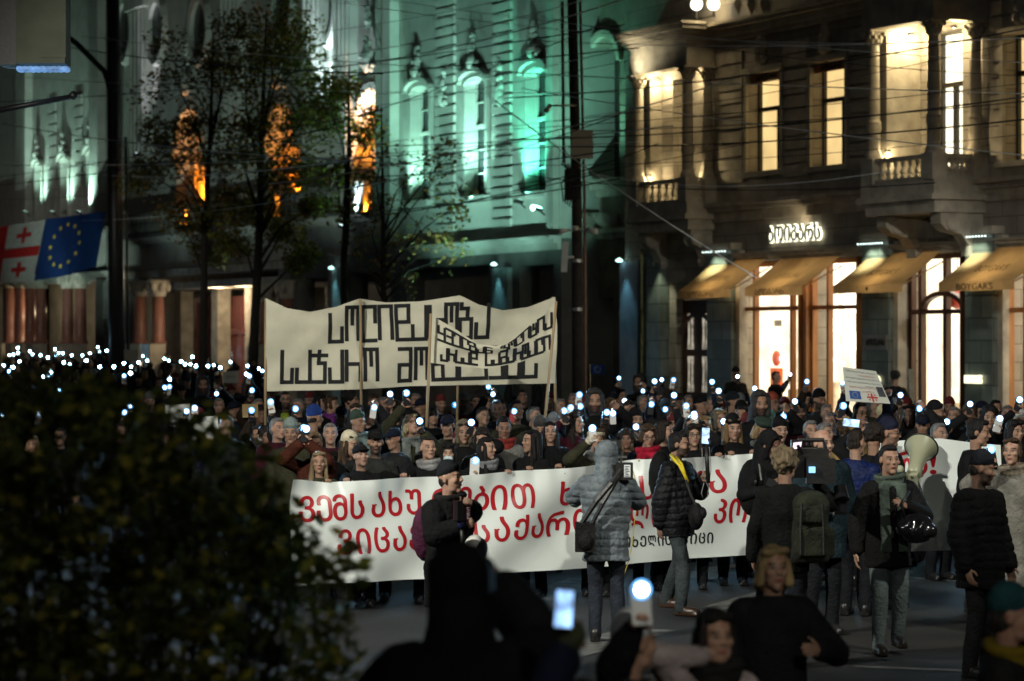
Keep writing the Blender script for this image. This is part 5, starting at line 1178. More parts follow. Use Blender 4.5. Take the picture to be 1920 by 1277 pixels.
    if hk in ('short', 'curly', 'long', 'bun', 'bob', 'balding'):
        if hk == 'balding':
            HE((0, .05, .0), (.080, .062, .06))
        elif hk == 'short': HE((0, .026, .042), (.081, .093, .088)); HE((0, .045, -.01), (.077, .066, .072)); HE((.0, -.035, .098), (.052, .045, .026))
        elif hk == 'curly':
            HE((0, .03, .05), (.098, .105, .1))
            r_ = random.Random(seed)
            for _ in range(46):
                v = Vector((r_.gauss(0, 1), r_.gauss(.3, 1), r_.gauss(.5, 1))).normalized()
                if v.y < -.45 and v.z < .5: continue
                HE((v.x * .092, .03 + v.y * .098, .045 + v.z * .095), (.027, .027, .027))
        else:
            HE((0, .024, .04), (.083, .095, .09)); ln = {'long': -.30, 'bob': -.11, 'bun': -.03}[hk]
            for s_ in (-1, 1):
                hm.cap(HP((s_ * .066, -.008, .03)), HP((s_ * (.082 if hk != 'bun' else .066), .0 if hk == 'bob' else -.018, ln * .5 - .02)), .028 * S, .034 * S, 8)
                if hk == 'long': hm.cap(HP((s_ * .08, -.015, ln * .5)), HP((s_ * .09, -.05, ln)), .036 * S, .024 * S, 8)
                if hk != 'bun': hm.cap(HP((s_ * .05, .05, .0)), HP((s_ * .06, .06, ln * .85)), .046 * S, .042 * S, 8)
            if hk != 'bun': hm.cap(HP((0, .06, .02)), HP((0, .07, ln * .9)), .07 * S, .055 * S, 9)
            else: HE((0, .11, .06), (.04, .04, .04)); HE((0, .05, -.02), (.074, .06, .06))
            HE((.035, -.045, .098), (.045, .042, .024)); HE((-.04, -.04, .09), (.04, .04, .024))
        put(hm, 'hair', hairm(hcol), .008, 1, .0055)
    if beardgeo:
        bm_ = MB(); bm_.ell(HP((0, -.062, -.1)), (.05 * S, .038 * S, .045 * S), R); bm_.ell(HP((0, -.075, -.125)), (.035 * S, .026 * S, .04 * S), R)
        for s_ in (-1, 1): bm_.cap(HP((s_ * .062, -.01, -.045)), HP((s_ * .04, -.055, -.1)), .014 * S, .022 * S, 8)
        put(bm_, 'beard', hairm(beardgeo), .008, 2, .003)
    # headgear
    if hat:
        ht, hcl = hat[0], hat[1]; m_ = cloth(hcl, .9); hb = MB()
        if ht == 'beanie':
            hb.ell(HP((0, .018, .066)), (.081 * S, .096 * S, .098 * S), R, 18, 12)
            for i in range(18):
                a0 = 2 * math.pi * i / 18; a1 = 2 * math.pi * (i + 1) / 18
                p = lambda q: HP((.0755 * math.cos(q), .016 + .088 * math.sin(q), .056 - .026 * math.sin(q)))
                hb.cap(p(a0), p(a1), .0115 * S, .0115 * S, 6); hb.cap(p(a0) + R @ Vector((0, 0, .02)) * S, p(a1) + R @ Vector((0, 0, .02)) * S, .0115 * S, .0115 * S, 6)
            if len(hat) > 2: hb.ell(HP((0, .03, .155)), (.03 * S,) * 3, R)
        elif ht == 'cap':
            hb.ell(HP((0, .015, .062)), (.085 * S, .102 * S, .072 * S), R, 18, 12)
            rb = [[HP((.07 * math.cos(t) * (1 if k else .8), -.05 - (.125 if k else .03) * math.sin(t) ** .8 - .0, .065 - .022 * k + zz)) for t in [math.pi * j / 10 for j in range(11)]] for zz in (0, .012) for k in (0, 1)]
            hb.loft([rb[0] + rb[1][::-1], rb[2] + rb[3][::-1]])
        elif ht == 'beret': hb.ell(HP((.01, .02, .092)), (.115 * S, .125 * S, .045 * S), R, 18, 10); hb.ell(HP((0, .015, .065)), (.085 * S, .1 * S, .05 * S), R)
        elif ht == 'band':
            for i in range(18):
                a0 = 2 * math.pi * i / 18; a1 = 2 * math.pi * (i + 1) / 18
                for dz in (0, .02): hb.cap(HP((.08 * math.cos(a0), .014 + .099 * math.sin(a0), .052 + dz)), HP((.08 * math.cos(a1), .014 + .099 * math.sin(a1), .052 + dz)), .015 * S, .015 * S, 6)
        elif ht == 'hijab':
            hb.ell(HP((0, .03, .03)), (.094 * S, .1 * S, .105 * S), R, 18, 12); hb.cap(HP((0, .04, -.03)), Vector((0, .02, 1.40)) * S, .085 * S, .12 * S, 14)
            for s_ in (-1, 1): hb.cap(HP((s_ * .062, -.015, .06)), HP((s_ * .058, -.03, -.1)), .028 * S, .034 * S, 9)
            hb.cap(HP((-.04, -.045, -.135)), HP((.04, -.045, -.135)), .032 * S, .032 * S, 9)
        put(hb, 'headscarf' if ht == 'hijab' else 'headband' if ht == 'band' else 'hat', m_, .009, 2, .002)
    if hood is not None:
        hb = MB(); hb.ell(HP((0, .035, .035)), (.099 * S, .104 * S, .110 * S), R, 18, 12); hb.cap(HP((0, .06, -.05)), Vector((0, .05, 1.42)) * S, .09 * S, .12 * S, 12)
        for s_ in (-1, 1): hb.cap(HP((s_ * .075, -.02, .07)), HP((s_ * .07, -.035, -.1)), .028 * S, .034 * S, 9)
        hb.cap(HP((-.06, -.045, .105)), HP((.06, -.045, .105)), .022 * S, .022 * S, 8)
        put(hb, 'hood', cloth(hood, sheen), .010, 2, .005, .006 if puff else 0, .055)
    if scarf:
        r_ = random.Random(seed + 5); m_ = MB(); n = 16
        for q in range(3):
            for i in range(n):
                a0, a1 = 2 * math.pi * i / n, 2 * math.pi * (i + 1) / n; rr_ = .092 + .012 * q
                p = lambda t: Vector((rr_ * math.cos(t), .0 + rr_ * .9 * math.sin(t) - .012, 1.445 + .028 * q - .018 * math.cos(t + q * 2) + .02 * math.sin(t)))  * S
                m_.cap(p(a0), p(a1), (.03 - .003 * q) * S, (.03 - .003 * q) * S, 7)
        if len(scarf) > 3:
            for x in (-.075, .07): m_.loft([ring(x * S, (-.125 - .02 * k) * S, (1.45 - .115 * k) * S, .052 * S, .02 * S, 10) for k in range(6)])
        put(m_, 'scarf', cloth(scarf[:3], .92), .011, 2, .006)
    if shirt:
        m_ = MB(); m_.loft([ring(0, (-.10 - bulk * .8) * S, z * S, w_ * S, .04 * S, 10) for z, w_ in ((1.12, .02), (1.25, .05), (1.40, .07), (1.46, .055))]); put(m_, 'shirt', cloth(shirt, .9), .011, 2, .003)
    if glasses:
        m_ = MB()
        for s_ in (-1, 1):
            pr = [HP((s_ * .033 + .023 * math.cos(t), -.1 - .0, .006 + .018 * math.sin(t))) for t in [2 * math.pi * j / 14 for j in range(15)]]; m_.tube(pr, .0026 * S, 5, caps=False)
            m_.tube([HP((s_ * .056, -.098, .01)), HP((s_ * .078, -.03, .008)), HP((s_ * .079, .012, .004))], .0022 * S, 5)
        m_.tube([HP((-.01, -.104, .01)), HP((.01, -.104, .01))], .0026 * S, 5); o = m_.build('glasses', black, e)
    if mask:
        m_ = MB(); m_.ell(HP((0, -.058, -.06)), (.058 * S, .062 * S, .047 * S), R, 16, 10)
        for s_ in (-1, 1): m_.cap(HP((s_ * .05, -.06, -.045)), HP((s_ * .078, .01, -.005)), .004 * S, .004 * S, 5)
        put(m_, 'face_mask', cloth((.45, .55, .6), .85), .007, 2, .002)
    wrists = [base + Rb @ tg for tg, f in wr]; dirs = [Rb @ f for tg, f in wr]
    return e, wrists, dirs
def ground_of(px, yt, st, d=None):
    """place of a person whose crown stands at pixel (px, yt); returns place and height"""
    if d is None: d = FPX * (CAMZ - st) / (yt - CY)
    else: st = CAMZ - (yt - CY) / FPX * d
    p = at(px, CY, d); return Vector((p.x, d, 0)), st
# ---------------- phones ----------------
TORCH = {'b': emit('torch_cold', (.62, .88, 1), 11), 'g': emit('torch_greenish', (.35, 1, .75), 7), 'w': emit('torch_white', (.85, .95, 1), 12), 's': emit('torch_far', (.45, .85, 1), 45)}
HALO = emit('torch_halo', (.07, .42, 1), 1.5)  # blue lens glow round each torch, added as an emissive ring
pcase = {'k': mat('phone_black', (.012, .012, .014), .3, .1, 5, 0), 'w': mat('phone_pale', (.6, .6, .58), .35, .1, 5, 0), 'g': mat('phone_mint', (.2, .45, .36), .35, .1, 5, 0), 'r': mat('phone_red', (.4, .05, .05), .35, .1, 5, 0)}
screen_m = emit('phone_screen', (.30, .55, 1), 1.1, .8, 22)
PHONE_ME = {}
def rounded_slab(w, h, t, r=.012):
    pts = []
    for cx, cz, a0 in ((w/2-r, h/2-r, 0), (-w/2+r, h/2-r, 90), (-w/2+r, -h/2+r, 180), (w/2-r, -h/2+r, 270)):
        for j in range(5): a = math.radians(a0 + 22.5 * j); pts.append((cx + r * math.cos(a), cz + r * math.sin(a)))
    m_ = MB(); m_.prism(pts, 'y', -t/2, t/2); return m_
def phone(c, label, case='k', torch='b', yaw=0.0, tilt=0.0, screen=False, group=None, big=1.0, r=.022, land=False, pitch=0.0):
    """back of the phone towards local -Y; c: world centre"""
    e = empty('phone', c, 0, label, 'phone', group); e.rotation_euler = Euler((math.radians(pitch), math.radians(tilt), math.radians(yaw)), 'YXZ')
    key = (case, torch, screen, big, r)
    if key not in PHONE_ME:
        L_ = []
        w, h = .074 * big, .152 * big
        m_ = rounded_slab(w, h, .009); m_.box(-.031, -.004, -.0075, -.0045, h/2 - .036, h/2 - .006); L_.append(('case', fixmesh(m_.mesh('case', [pcase[case]]))))
        for k, (x, z) in enumerate(((-.024, h/2 - .013), (-.024, h/2 - .028), (-.011, h/2 - .028))):
            q = MB(); q.tube([(x, -.0077, z), (x, -.009, z)], .006, 10); L_.append(('camera_lens', q.mesh('camera_lens', [black])))
        if torch:
            q = MB(); q.ell((.004, -.010, h/2 - .020), (r, .004, r), None, 14, 8); L_.append(('torch', q.mesh('torch', [TORCH[torch]], True)))
            q = MB(); q.lathe((.004, -.006, h/2 - .020), [(max(r * 1.25, .039), -.001), (max(r * 1.25, .039), .001), (r * .9, .002), (r * .9, -.001)], 16, R=Matrix.Rotation(math.pi/2, 3, 'X')); L_.append(('torch_halo_ring', q.mesh('torch_halo_ring', [HALO])))
        if screen:
            q = MB(); q.box(-w/2 + .004, w/2 - .004, .0046, .0056, -h/2 + .006, h/2 - .006); L_.append(('screen', q.mesh('screen', [screen_m])))
        PHONE_ME[key] = L_
    if torch: spot('bulb', (.004, -.02, .152 * big / 2 - .02), (.004, -1, .152 * big / 2 + .1), {'s': 11.0, 'w': 16.0}.get(torch, 13.0), (.45, .9, .8) if torch == 'g' else (.42, .74, 1), 165, .5, .015, e)
    for nm, me in PHONE_ME[key]:
        o = bpy.data.objects.new(nm, me); COL.objects.link(o); o.parent = e
    return e
def fixmesh(me):
    bm = bmesh.new(); bm.from_mesh(me); bmesh.ops.recalc_face_normals(bm, faces=bm.faces); bm.to_mesh(me); bm.free(); return me
def held(px, py, d, **kw):
    """hand target for a phone whose torch shows at the pixel"""
    return at(px, py, d) + Vector((0.0, .03, -.165))
def phone_in(wrist, f, label, px=None, **kw):
    c = wrist + f * .075 + Vector((0, -.036, .045))
    return phone(c, label, **kw)
SK = dict(f=skin_mat(T_FAIR), m=skin_mat(T_MID), t=skin_mat(T_TAN), fw=skin_mat(T_FAIR, lip=(.40, .10, .10)), mw=skin_mat(T_MID, lip=(.36, .09, .09)), st=skin_mat(T_MID, beard=.45), bd=skin_mat(T_MID, beard=.9), fb=skin_mat(T_FAIR, beard=.35, beardc=(.06, .04, .03)), gb=skin_mat(T_FAIR, beard=.5, beardc=(.12, .11, .10)))
PEOPLE = []
def Q(px, yt, label, d=None, st=None, yaw=0, ph=(), hd=(), fem=False, sk=None, **kw):
    st0 = st or (1.67 if fem else 1.76)
    edge = any(h[2] == 'edge' for h in hd)
    if edge: d = FB.P(px, 850).y + .47
    root, st = ground_of(px, yt, st0, d)
    d = root.y; arms = [None, None]; hands = ['relax', 'relax']; pn = [None, None]; todo = []
    Rt = Matrix.Rotation(math.radians(-yaw), 3, 'Z'); used = set()
    for it in [('p',) + tuple(p) for p in ph] + [('h',) + tuple(h) for h in hd]:
        px_, py_ = it[1], it[2]; o = it[-1] if isinstance(it[-1], dict) else {}
        dd = o.get('dd', -.28); T = held(px_, py_, d + dd) if it[0] == 'p' else at(px_, py_, d + dd)
        if it[0] == 'h' and it[3] == 'edge': T = at(px_, py_ + 15, FB.P(px_, 860).y + .075)
        lx = (Rt @ (T - root)).x; i = o.get('arm', 0 if lx < 0 else 1)
        if i in used: i = 1 - i
        used.add(i); arms[i] = T; hands[i] = 'phone' if it[0] == 'p' else it[3]
        pn[i] = Vector((0, -1, .05)) if it[0] == 'p' else o.get('pn')
        if it[0] == 'p': todo.append((i, it[3], it[4] if len(it) > 4 and isinstance(it[4], str) else 'k', o))
    vox = kw.pop('vox', .008 if d < 26.9 else .010 if d < 36 else .012)
    e, wr, fd_ = person(root, st, yaw, label, fem=fem, arms=arms, hands=hands, skin=SK[sk or ('fw' if fem else 'm')], pnorm=pn, vox=vox, **kw)
    PEOPLE.append((root.x, root.y, px, yt))
    for i, lb, case, o in todo:
        phone_in(wr[i], fd_[i], lb, case=case, torch=o.get('t', 'b'), yaw=o.get('yaw', rng.uniform(-12, 12)), tilt=o.get('tilt', rng.uniform(-14, 14)), screen=o.get('screen', False), big=o.get('big', 1.0), r=o.get('r', .029))
    return e, wr, fd_
# ----- the row carrying the long banner -----
Q(598, 848, 'woman with fair shoulder length hair at the shrub end of the long banner', 25.6, fem=True, hair=('long', (.2, .145, .08)), jac=K_OLIVE, hd=[(616, 899, 'edge', dict(dd=-.30))], sk='mw', face=8, group=None)
Q(677, 836, 'man in a black baseball cap with lifted chin behind the long banner', 25.85, face=24, pitch=-12, hat=('cap', K_BLK), hair=('short', H_BLACK), jac=K_BLK, hd=[(650, 898, 'edge', dict(dd=-.28))], sk='fb')
Q(803, 820, 'man with short dark hair in a black puffer over a grey hoodie', 26.3, face=22, pitch=-4, hair=('short', H_DARK), jac=K_BLK, sheen=.4, scarf=(.22, .22, .22), hd=[(754, 893, 'edge', dict(dd=-.36)), (826, 892, 'edge', dict(dd=-.34))], puff=.006, sk='f')
Q(911, 821, 'smiling woman with long black hair and glittering grey scarf looking sideways', 26.6, fem=True, yaw=30, face=34, hair=('long', H_BLACK), jac=K_BLK, scarf=(.18, .19, .2), ph=[(881, 862, 'white phone with a bright torch held on the banner edge', 'w', dict(t='w', dd=-.36, tilt=3, r=.022, big=1.25))], hd=[(953, 882, 'edge', dict(dd=-.30))], sk='fw')
Q(998, 807, 'woman in profile with long black hair and black gloves on the banner', 27.0, fem=True, yaw=-25, face=-40, hair=('long', H_BLACK), jac=K_BLK, gloves=(.01, .01, .011), hd=[(993, 876, 'edge', dict(dd=-.32)), (1049, 872, 'edge', dict(dd=-.30))], sk='mw')
Q(1118, 804, 'woman in a beige headband and olive parka raising a pale mitten with a phone', 27.2, fem=True, face=15, hat=('band', (.34, .30, .22)), hair=('bun', H_BROWN), jac=K_OLIVE, scarf=(.30, .31, .30), ph=[(1101, 800, 'phone with a flaring torch in a pale mitten beside the beige headband', 'w', dict(dd=-.3))], gloves=(.42, .38, .3), sk='fw')
Q(1215, 797, 'woman with glasses and a red scarf looking down behind the banner', 27.4, fem=True, face=10, pitch=14, hair=('bun', H_BROWN), jac=K_NAVY, scarf=(.30, .012, .03, 1), glasses=True, hd=[(1195, 862, 'edge', dict(dd=-.3))], sk='fw')
Q(1300, 796, 'woman with round glasses and long dark hair behind the gimbal', 27.95, fem=True, face=8, hair=('long', H_DARK), jac=K_BLK, glasses=True, sk='fw')
Q(1374, 782, 'smiling woman in a black beanie with long fair brown hair above the banner', 28.2, fem=True, face=14, pitch=8, hat=('beanie', K_BLK), hair=('long', (.16, .10, .045)), jac=K_BLK, hd=[(1346, 851, 'edge', dict(dd=-.35)), (1371, 848, 'edge', dict(dd=-.35))], sk='fw')
Q(1462, 788, 'young woman in a black beanie beside the green beret', 28.4, fem=True, face=18, hat=('beanie', K_BLK), hair=('short', H_DARK), jac=K_BLK, hd=[(1408, 846, 'edge', dict(dd=-.3))], sk='fw')
# ----- second and third rows -----
Q(704, 809, 'bearded man in a dark cap just behind the man with lifted chin', 26.7, face=8, hat=('cap', K_BLK), hair=('short', H_BLACK), jac=(.018, .02, .018), sk='bd', beardgeo=None)
Q(654, 814, 'woman in a cream ribbed beanie with long brown hair turned away', 26.9, fem=True, yaw=35, face=20, pitch=8, hat=('beanie', (.48, .44, .32)), hair=('long', H_BROWN), jac=K_DKGR)
Q(590, 812, 'woman in a pale face mask filming with two phones', 26.7, fem=True, face=5, pitch=10, hair=('short', (.17, .11, .06)), mask=True, jac=(.05, .014, .008), ph=[(562, 801, 'dark phone with a torch held left of the masked woman', 'k', dict(dd=-.3)), (578, 800, 'second phone with a torch held over the masked woman', 'k', dict(dd=-.3, r=.02))])
Q(545, 790, 'person in a grey knitted beanie behind the shrub edge', 28.6, hat=('beanie', (.16, .2, .19)), jac=K_OLIVE, pitch=10)
Q(588, 765, 'person in a blue beanie and black jacket seen from behind', 31, yaw=140, hat=('beanie', (.015, .04, .17)), jac=K_BLK, sk='m')
Q(598, 742, 'woman with smooth dark hair in profile, left of the purple scarf', 41, fem=True, yaw=50, face=25, hair=('long', H_BLACK), jac=K_BLK)
Q(620, 744, 'woman with a purple scarf in profile', 39, fem=True, yaw=50, face=20, hair=('bun', H_BROWN), jac=K_BLK, scarf=(.13, .03, .16, 1))
Q(536, 735, 'man with glasses and a beard at the edge pole of the cream banner', 40, face=5, hair=('short', H_DARK), jac=K_DKGR, glasses=True, sk='bd', shirt=(.3, .4, .05))
Q(656, 735, 'person with tousled dark hair and a blue scarf in profile', 39, yaw=60, face=15, hair=('curly', H_BLACK), jac=K_BLK, scarf=(.03, .12, .3, 1))
Q(670, 774, 'person in a dark green beanie and grey green scarf looking aside', 31.5, yaw=25, face=25, hat=('beanie', (.03, .05, .035)), hair=('short', H_DARK), jac=K_DKGR, scarf=(.12, .16, .16, 1))
Q(702, 741, 'man with trimmed beard and thick scarf under the second pole', 37.5, face=20, pitch=4, hair=('short', H_BROWN), jac=K_DKGR, scarf=(.09, .085, .075, 1), sk='bd')
Q(770, 778, 'blond woman in thick glasses and grey scarf with her face turned up', 29.8, fem=True, yaw=15, face=12, pitch=-24, hair=('bob', (.33, .27, .16)), jac=K_OLIVE, scarf=(.16, .18, .17, 1), glasses=True, sk='fw', ph=[(754, 736, 'black phone with a flaring torch held high over the blond woman in glasses', 'k', dict(dd=-.25, r=.021)), (795, 787, 'black phone with torch beside the upturned face', 'k', dict(dd=-.35))])
Q(742, 752, 'person raising a second phone just behind the blond woman', 33, fem=True, hair=('long', H_DARK), jac=K_BLK, ph=[(741, 735, 'phone with torch held high, left one of the close pair over the woman in glasses', 'k', dict(dd=-.25))])
Q(864, 738, 'man with glasses in a red jacket and short grey brown hair', 36.5, yaw=15, face=15, hair=('short', H_GREY), jac=(.20, .014, .035), glasses=True, sk='st', puff=.006, ph=[(845, 757, 'pale phone with ring on its back held by the man in red', 'w', dict(t='w', r=.008, dd=-.4))])
Q(893, 738, 'person with a dark curly mop of hair and red lips', 38, face=5, hair=('curly', H_BLACK), jac=K_BLK, sk='fw')
Q(931, 751, 'older man with cropped grey hair and closed eyes', 36, face=5, pitch=8, hair=('short', H_GREY), jac=K_BLK, sk='gb')
Q(870, 791, 'woman with long dark hair in a brown fur lined hood', 28.8, fem=True, face=6, pitch=6, hair=('long', H_DARK), hood=(.10, .08, .055), jac=K_BLK, ph=[(893, 787, 'phone with cold torch held up beside the brown hood', 'k', dict(dd=-.2))])
Q(904, 803, 'person with swept back dark hair lowering the face, beside the man in a grey coat', 27.8, fem=True, pitch=22, hair=('bun', H_DARK), jac=K_BLK)
Q(945, 783, 'tanned man with receding dark hair in a grey and red jacket', 29.2, face=6, pitch=10, hair=('short', H_BLACK), jac=(.14, .14, .13), scarf=(.22, .03, .025), sk='t')
Q(840, 832, 'young woman with dark hair and a white surgical mask', 27.4, fem=True, face=5, hair=('long', H_BLACK), mask=True, jac=K_BLK)
Q(968, 753, 'man in headphones looking up behind a phone torch', 33.5, yaw=10, face=12, pitch=-14, hair=('short', H_BLACK), jac=(.03, .03, .02), ph=[(954, 768, 'red phone with a flaring torch in front of the man in headphones', 'r', dict(dd=-.45, r=.021))], sk='f')
Q(980, 733, 'man stretching both arms up and looking skyward', 43, face=5, pitch=-25, hair=('short', H_BLACK), jac=K_BLK, hd=[(955, 700, 'fist'), (1010, 702, 'fist')], sk='t')
Q(1013, 787, 'person in a white and black cap gripping the slanted bamboo pole', 30.9, face=0, pitch=12, hat=('beanie', (.05, .05, .05)), jac=K_BLK, hd=[(1020, 797, 'fist', dict(dd=.2))])
Q(1078, 774, 'woman with wavy dark hair in a burgundy coat raising a phone', 31, fem=True, yaw=30, face=20, hair=('long', H_DARK), jac=K_BURG, ph=[(1050, 768, 'phone with a flaring torch raised by the woman in burgundy', 'k', dict(dd=-.25, r=.021))])
Q(1032, 792, 'woman almost hidden behind the bamboo pole', 30, fem=True, hair=('long', H_BLACK), jac=K_BLK)
Q(1119, 734, 'tall smiling man with short dark hair looking down', 40, face=18, pitch=12, hair=('short', H_BLACK), jac=K_BLK, sk='f')
Q(1144, 748, 'blond woman beside the tall smiling man', 38, fem=True, face=5, pitch=5, hair=('long', H_BLOND), jac=K_DKGR)
Q(1182, 746, 'woman with dark hair holding a black phone up in front of her', 36.5, fem=True, face=10, hair=('long', H_BLACK), jac=K_BLK, ph=[(1165, 750, 'black phone with torch held high right of the blond woman', 'k', dict(dd=-.35))])
Q(1192, 770, 'man in a dark knitted beanie with a torch glowing below his chin', 32, face=20, hat=('beanie', K_BLK), jac=K_BLK, sk='st', ph=[(1184, 797, 'phone with a flaring torch below the dark knitted beanie', 'k', dict(dd=-.4))])
Q(1243, 790, 'woman with glossy dark bob in profile left of the round glasses', 28.8, fem=True, yaw=50, face=20, hair=('bob', H_DARK), jac=K_BLK)
Q(1241, 731, 'man in a ribbed grey black beanie looking down', 41, face=5, pitch=14, hat=('beanie', (.03, .032, .035)), jac=K_BLK, sk='st')
Q(1272, 745, 'man with short fair hair behind the row of torches', 38, face=5, hair=('short', (.07, .05, .03)), jac=K_NAVY, sk='f')
Q(1248, 753, 'person in a slate beanie hidden behind a raised black phone', 35, hat=('beanie', (.035, .05, .065)), jac=K_BLK, ph=[(1252, 765, 'black phone with a flaring torch held before the slate beanie', 'k', dict(dd=-.4, r=.021))])
Q(1312, 745, 'person in a dark beanie in profile looking towards the shops', 37.5, yaw=55, hat=('beanie', K_BLK), jac=K_BLK)
Q(1296, 782, 'person behind two phones left of the gimbal', 31, fem=True, hair=('long', H_BROWN), jac=K_DKGR, ph=[(1292, 778, 'mint phone with torch left of the white one', 'g', dict(dd=-.3)), (1311, 774, 'white phone with torch right of the mint one', 'w', dict(dd=-.3))])
Q(1428, 787, 'person in a dark green beret and checked scarf bending down', 29.2, yaw=30, pitch=24, hat=('beret', (.025, .04, .032)), hair=('bob', H_BLOND), jac=K_DKGR, scarf=(.1, .1, .09, 1))
Q(1373, 739, 'person in a black ribbed beanie seen half from behind', 38, yaw=70, hat=('beanie', (.012, .016, .02)), jac=K_BLK)
Q(1391, 753, 'woman with fair hair tied back behind the black ribbed beanie', 39.5, fem=True, face=15, hair=('bun', H_BLOND), jac=K_BLK, scarf=(.02, .03, .04))
Q(1348, 770, 'person in a hood with furry rim holding a small torch', 33, fem=True, yaw=20, hood=(.1, .09, .07), hair=('long', H_BLOND), jac=K_DKGR, ph=[(1349, 788, 'phone with small torch in front of the furry hood', 'k', dict(dd=-.35))])
Q(1448, 740, 'person in a rust red beanie and glasses', 39, yaw=25, face=15, hat=('beanie', (.26, .06, .035)), glasses=True, jac=(.05, .055, .04), scarf=(.1, .12, .1))
Q(1441, 772, 'person in a mint green knitted hat below the rust beanie', 33, yaw=150, hat=('beanie', (.13, .25, .2)), jac=K_DKGR, ph=[(1421, 765, 'mint phone with a greenish flaring torch', 'g', dict(t='g', dd=-.3, r=.023, big=1.15))])
Q(1498, 756, 'man with a long beard and knitted hood', 34.5, face=8, hat=('beanie', K_DKGR), hood=(.02, .022, .024), jac=K_BLK, sk='bd', beardgeo=(.045, .03, .02), ph=[(1482, 748, 'phone with cold torch beside the man with the long beard', 'k', dict(dd=-.2))])
Q(1510, 735, 'man with glasses in a black beanie behind the long beard', 39, face=14, hat=('beanie', K_BLK), glasses=True, jac=K_BLK, sk='st')
Q(1535, 734, 'man in a pulled down black beanie near the bright shop window', 38, yaw=15, face=20, pitch=6, hat=('beanie', K_BLK), jac=K_DKGR, sk='bd')
Q(1380, 690, 'tall dark figure in a beanie in front of the wooden door with a raised torch', 62, st=1.95, yaw=200, hat=('beanie', K_BLK), jac=K_BLK, ph=[(1379, 705, 'torch of the dark figure before the wooden door', 'k', dict(t='s', dd=-.4))])
Q(1454, 697, 'dark silhouette of a man against the brightest shop window', 60, st=1.9, yaw=60, hair=('short', H_BLACK), jac=K_BLK, ph=[(1477, 701, 'phone lifted beside the silhouette in the shop window', 'k', dict(dd=-.3))])
Q(1614, 756, 'man with glasses holding up the hand lettered paper placard', 31.2, face=22, hair=('short', H_DARK), glasses=True, jac=K_NAVY, hd=[(1586, 728, 'fist', dict(dd=-.35)), (1668, 735, 'fist', dict(dd=-.35))], sk='m')
Q(1655, 764, 'person in a pale cream beanie under the paper placard', 33, face=10, pitch=20, hat=('beanie', (.36, .34, .2)), jac=K_BLK)
Q(1588, 790, 'person in a mustard tan coat lifting a phone straight up', 28.3, yaw=160, hair=('curly', (.05, .03, .015)), jac=(.22, .15, .06), ph=[(1587, 757, 'phone with a flaring torch on top of the mustard sleeve', 'k', dict(dd=-.1, r=.022))])
Q(1605, 808, 'man in a shiny blue jacket seen from behind', 25.2, yaw=160, face=-20, hair=('short', H_DARK), jac=(.006, .013, .06), sheen=.4, sk='f')
e_, wr_, f_ = Q(1638, 800, 'person with curly dark hair and black sleeve filming with a sideways phone', 25.9, yaw=165, hair=('curly', H_DARK), jac=K_BLK, hd=[(1610, 812, 'phone', dict(dd=.2, arm=1, pn=Vector((-1, -.3, .2))))])
ph_ = phone(wr_[1] + Vector((-.075, -.02, .1)), 'phone held sideways with a bright camera picture on its screen', 'k', None, 180, 84, True, big=1.1)
Q(1696, 764, 'smiling young woman with long brown hair left of the big black beanie', 33, fem=True, yaw=20, face=15, hair=('long', H_BROWN), jac=K_BLK, sk='fw')
Q(1678, 698, 'tall dark figure with bushy hair in front of the shop doorway', 58, st=1.92, yaw=190, hair=('curly', H_BLACK), jac=K_BLK)
Q(1678, 752, 'person in a grey knitted hat holding a very bright torch beside the placard', 35, yaw=20, hat=('beanie', (.12, .13, .14)), jac=K_BLK, ph=[(1679, 739, 'phone with the brightest torch at the corner of the paper placard', 'k', dict(t='w', dd=-.4, r=.026))])
Q(1664, 790, 'man in a dark blue beanie and glasses holding the megaphone', 25.9, yaw=60, face=10, pitch=4, hat=('beanie', (.012, .014, .03)), glasses=True, jac=K_BLK, hd=[(1711, 892, 'fist', dict(dd=-.28))], sk='st')
Q(1752, 756, 'bearded man in a large black beanie in profile', 32.5, yaw=75, hat=('beanie', (.013, .013, .017)), jac=K_BLK, sk='bd', beardgeo=H_BLACK, ph=[(1774, 790, 'torch held low in front of the large black beanie', 'k', dict(dd=-.2))])
Q(1854, 765, 'person with dark curly hair behind a tilted white phone', 31, hair=('curly', H_BLACK), jac=K_BLK, ph=[(1862, 784, 'white phone with torch tilted, raised at the shoulder of the woman in white', 'w', dict(tilt=14, dd=-.4, big=1.2))])
Q(1867, 751, 'man with dark hair and stubble by the last shop window', 37, yaw=15, hair=('short', H_BLACK), jac=K_BLK, sk='bd')
Q(1818, 762, 'person with tousled hair holding a phone up before the dark pillar', 34, hair=('curly', H_BROWN), jac=K_DKGR, ph=[(1809, 755, 'phone with a blue torch before the dark pillar', 'k', dict(dd=-.3))])
Q(1902, 789, 'woman with dark fringe and long hair at the picture edge', 27.6, fem=True, face=30, hair=('long', H_BLACK), jac=K_BLK, sk='fw')
Q(1912, 772, 'person in a light grey beanie at the picture edge', 31, face=10, hat=('beanie', (.35, .38, .36)), jac=K_BLK, ph=[(1900, 747, 'slim black phone raised above the light grey beanie', 'k', dict(dd=-.3, tilt=15))])
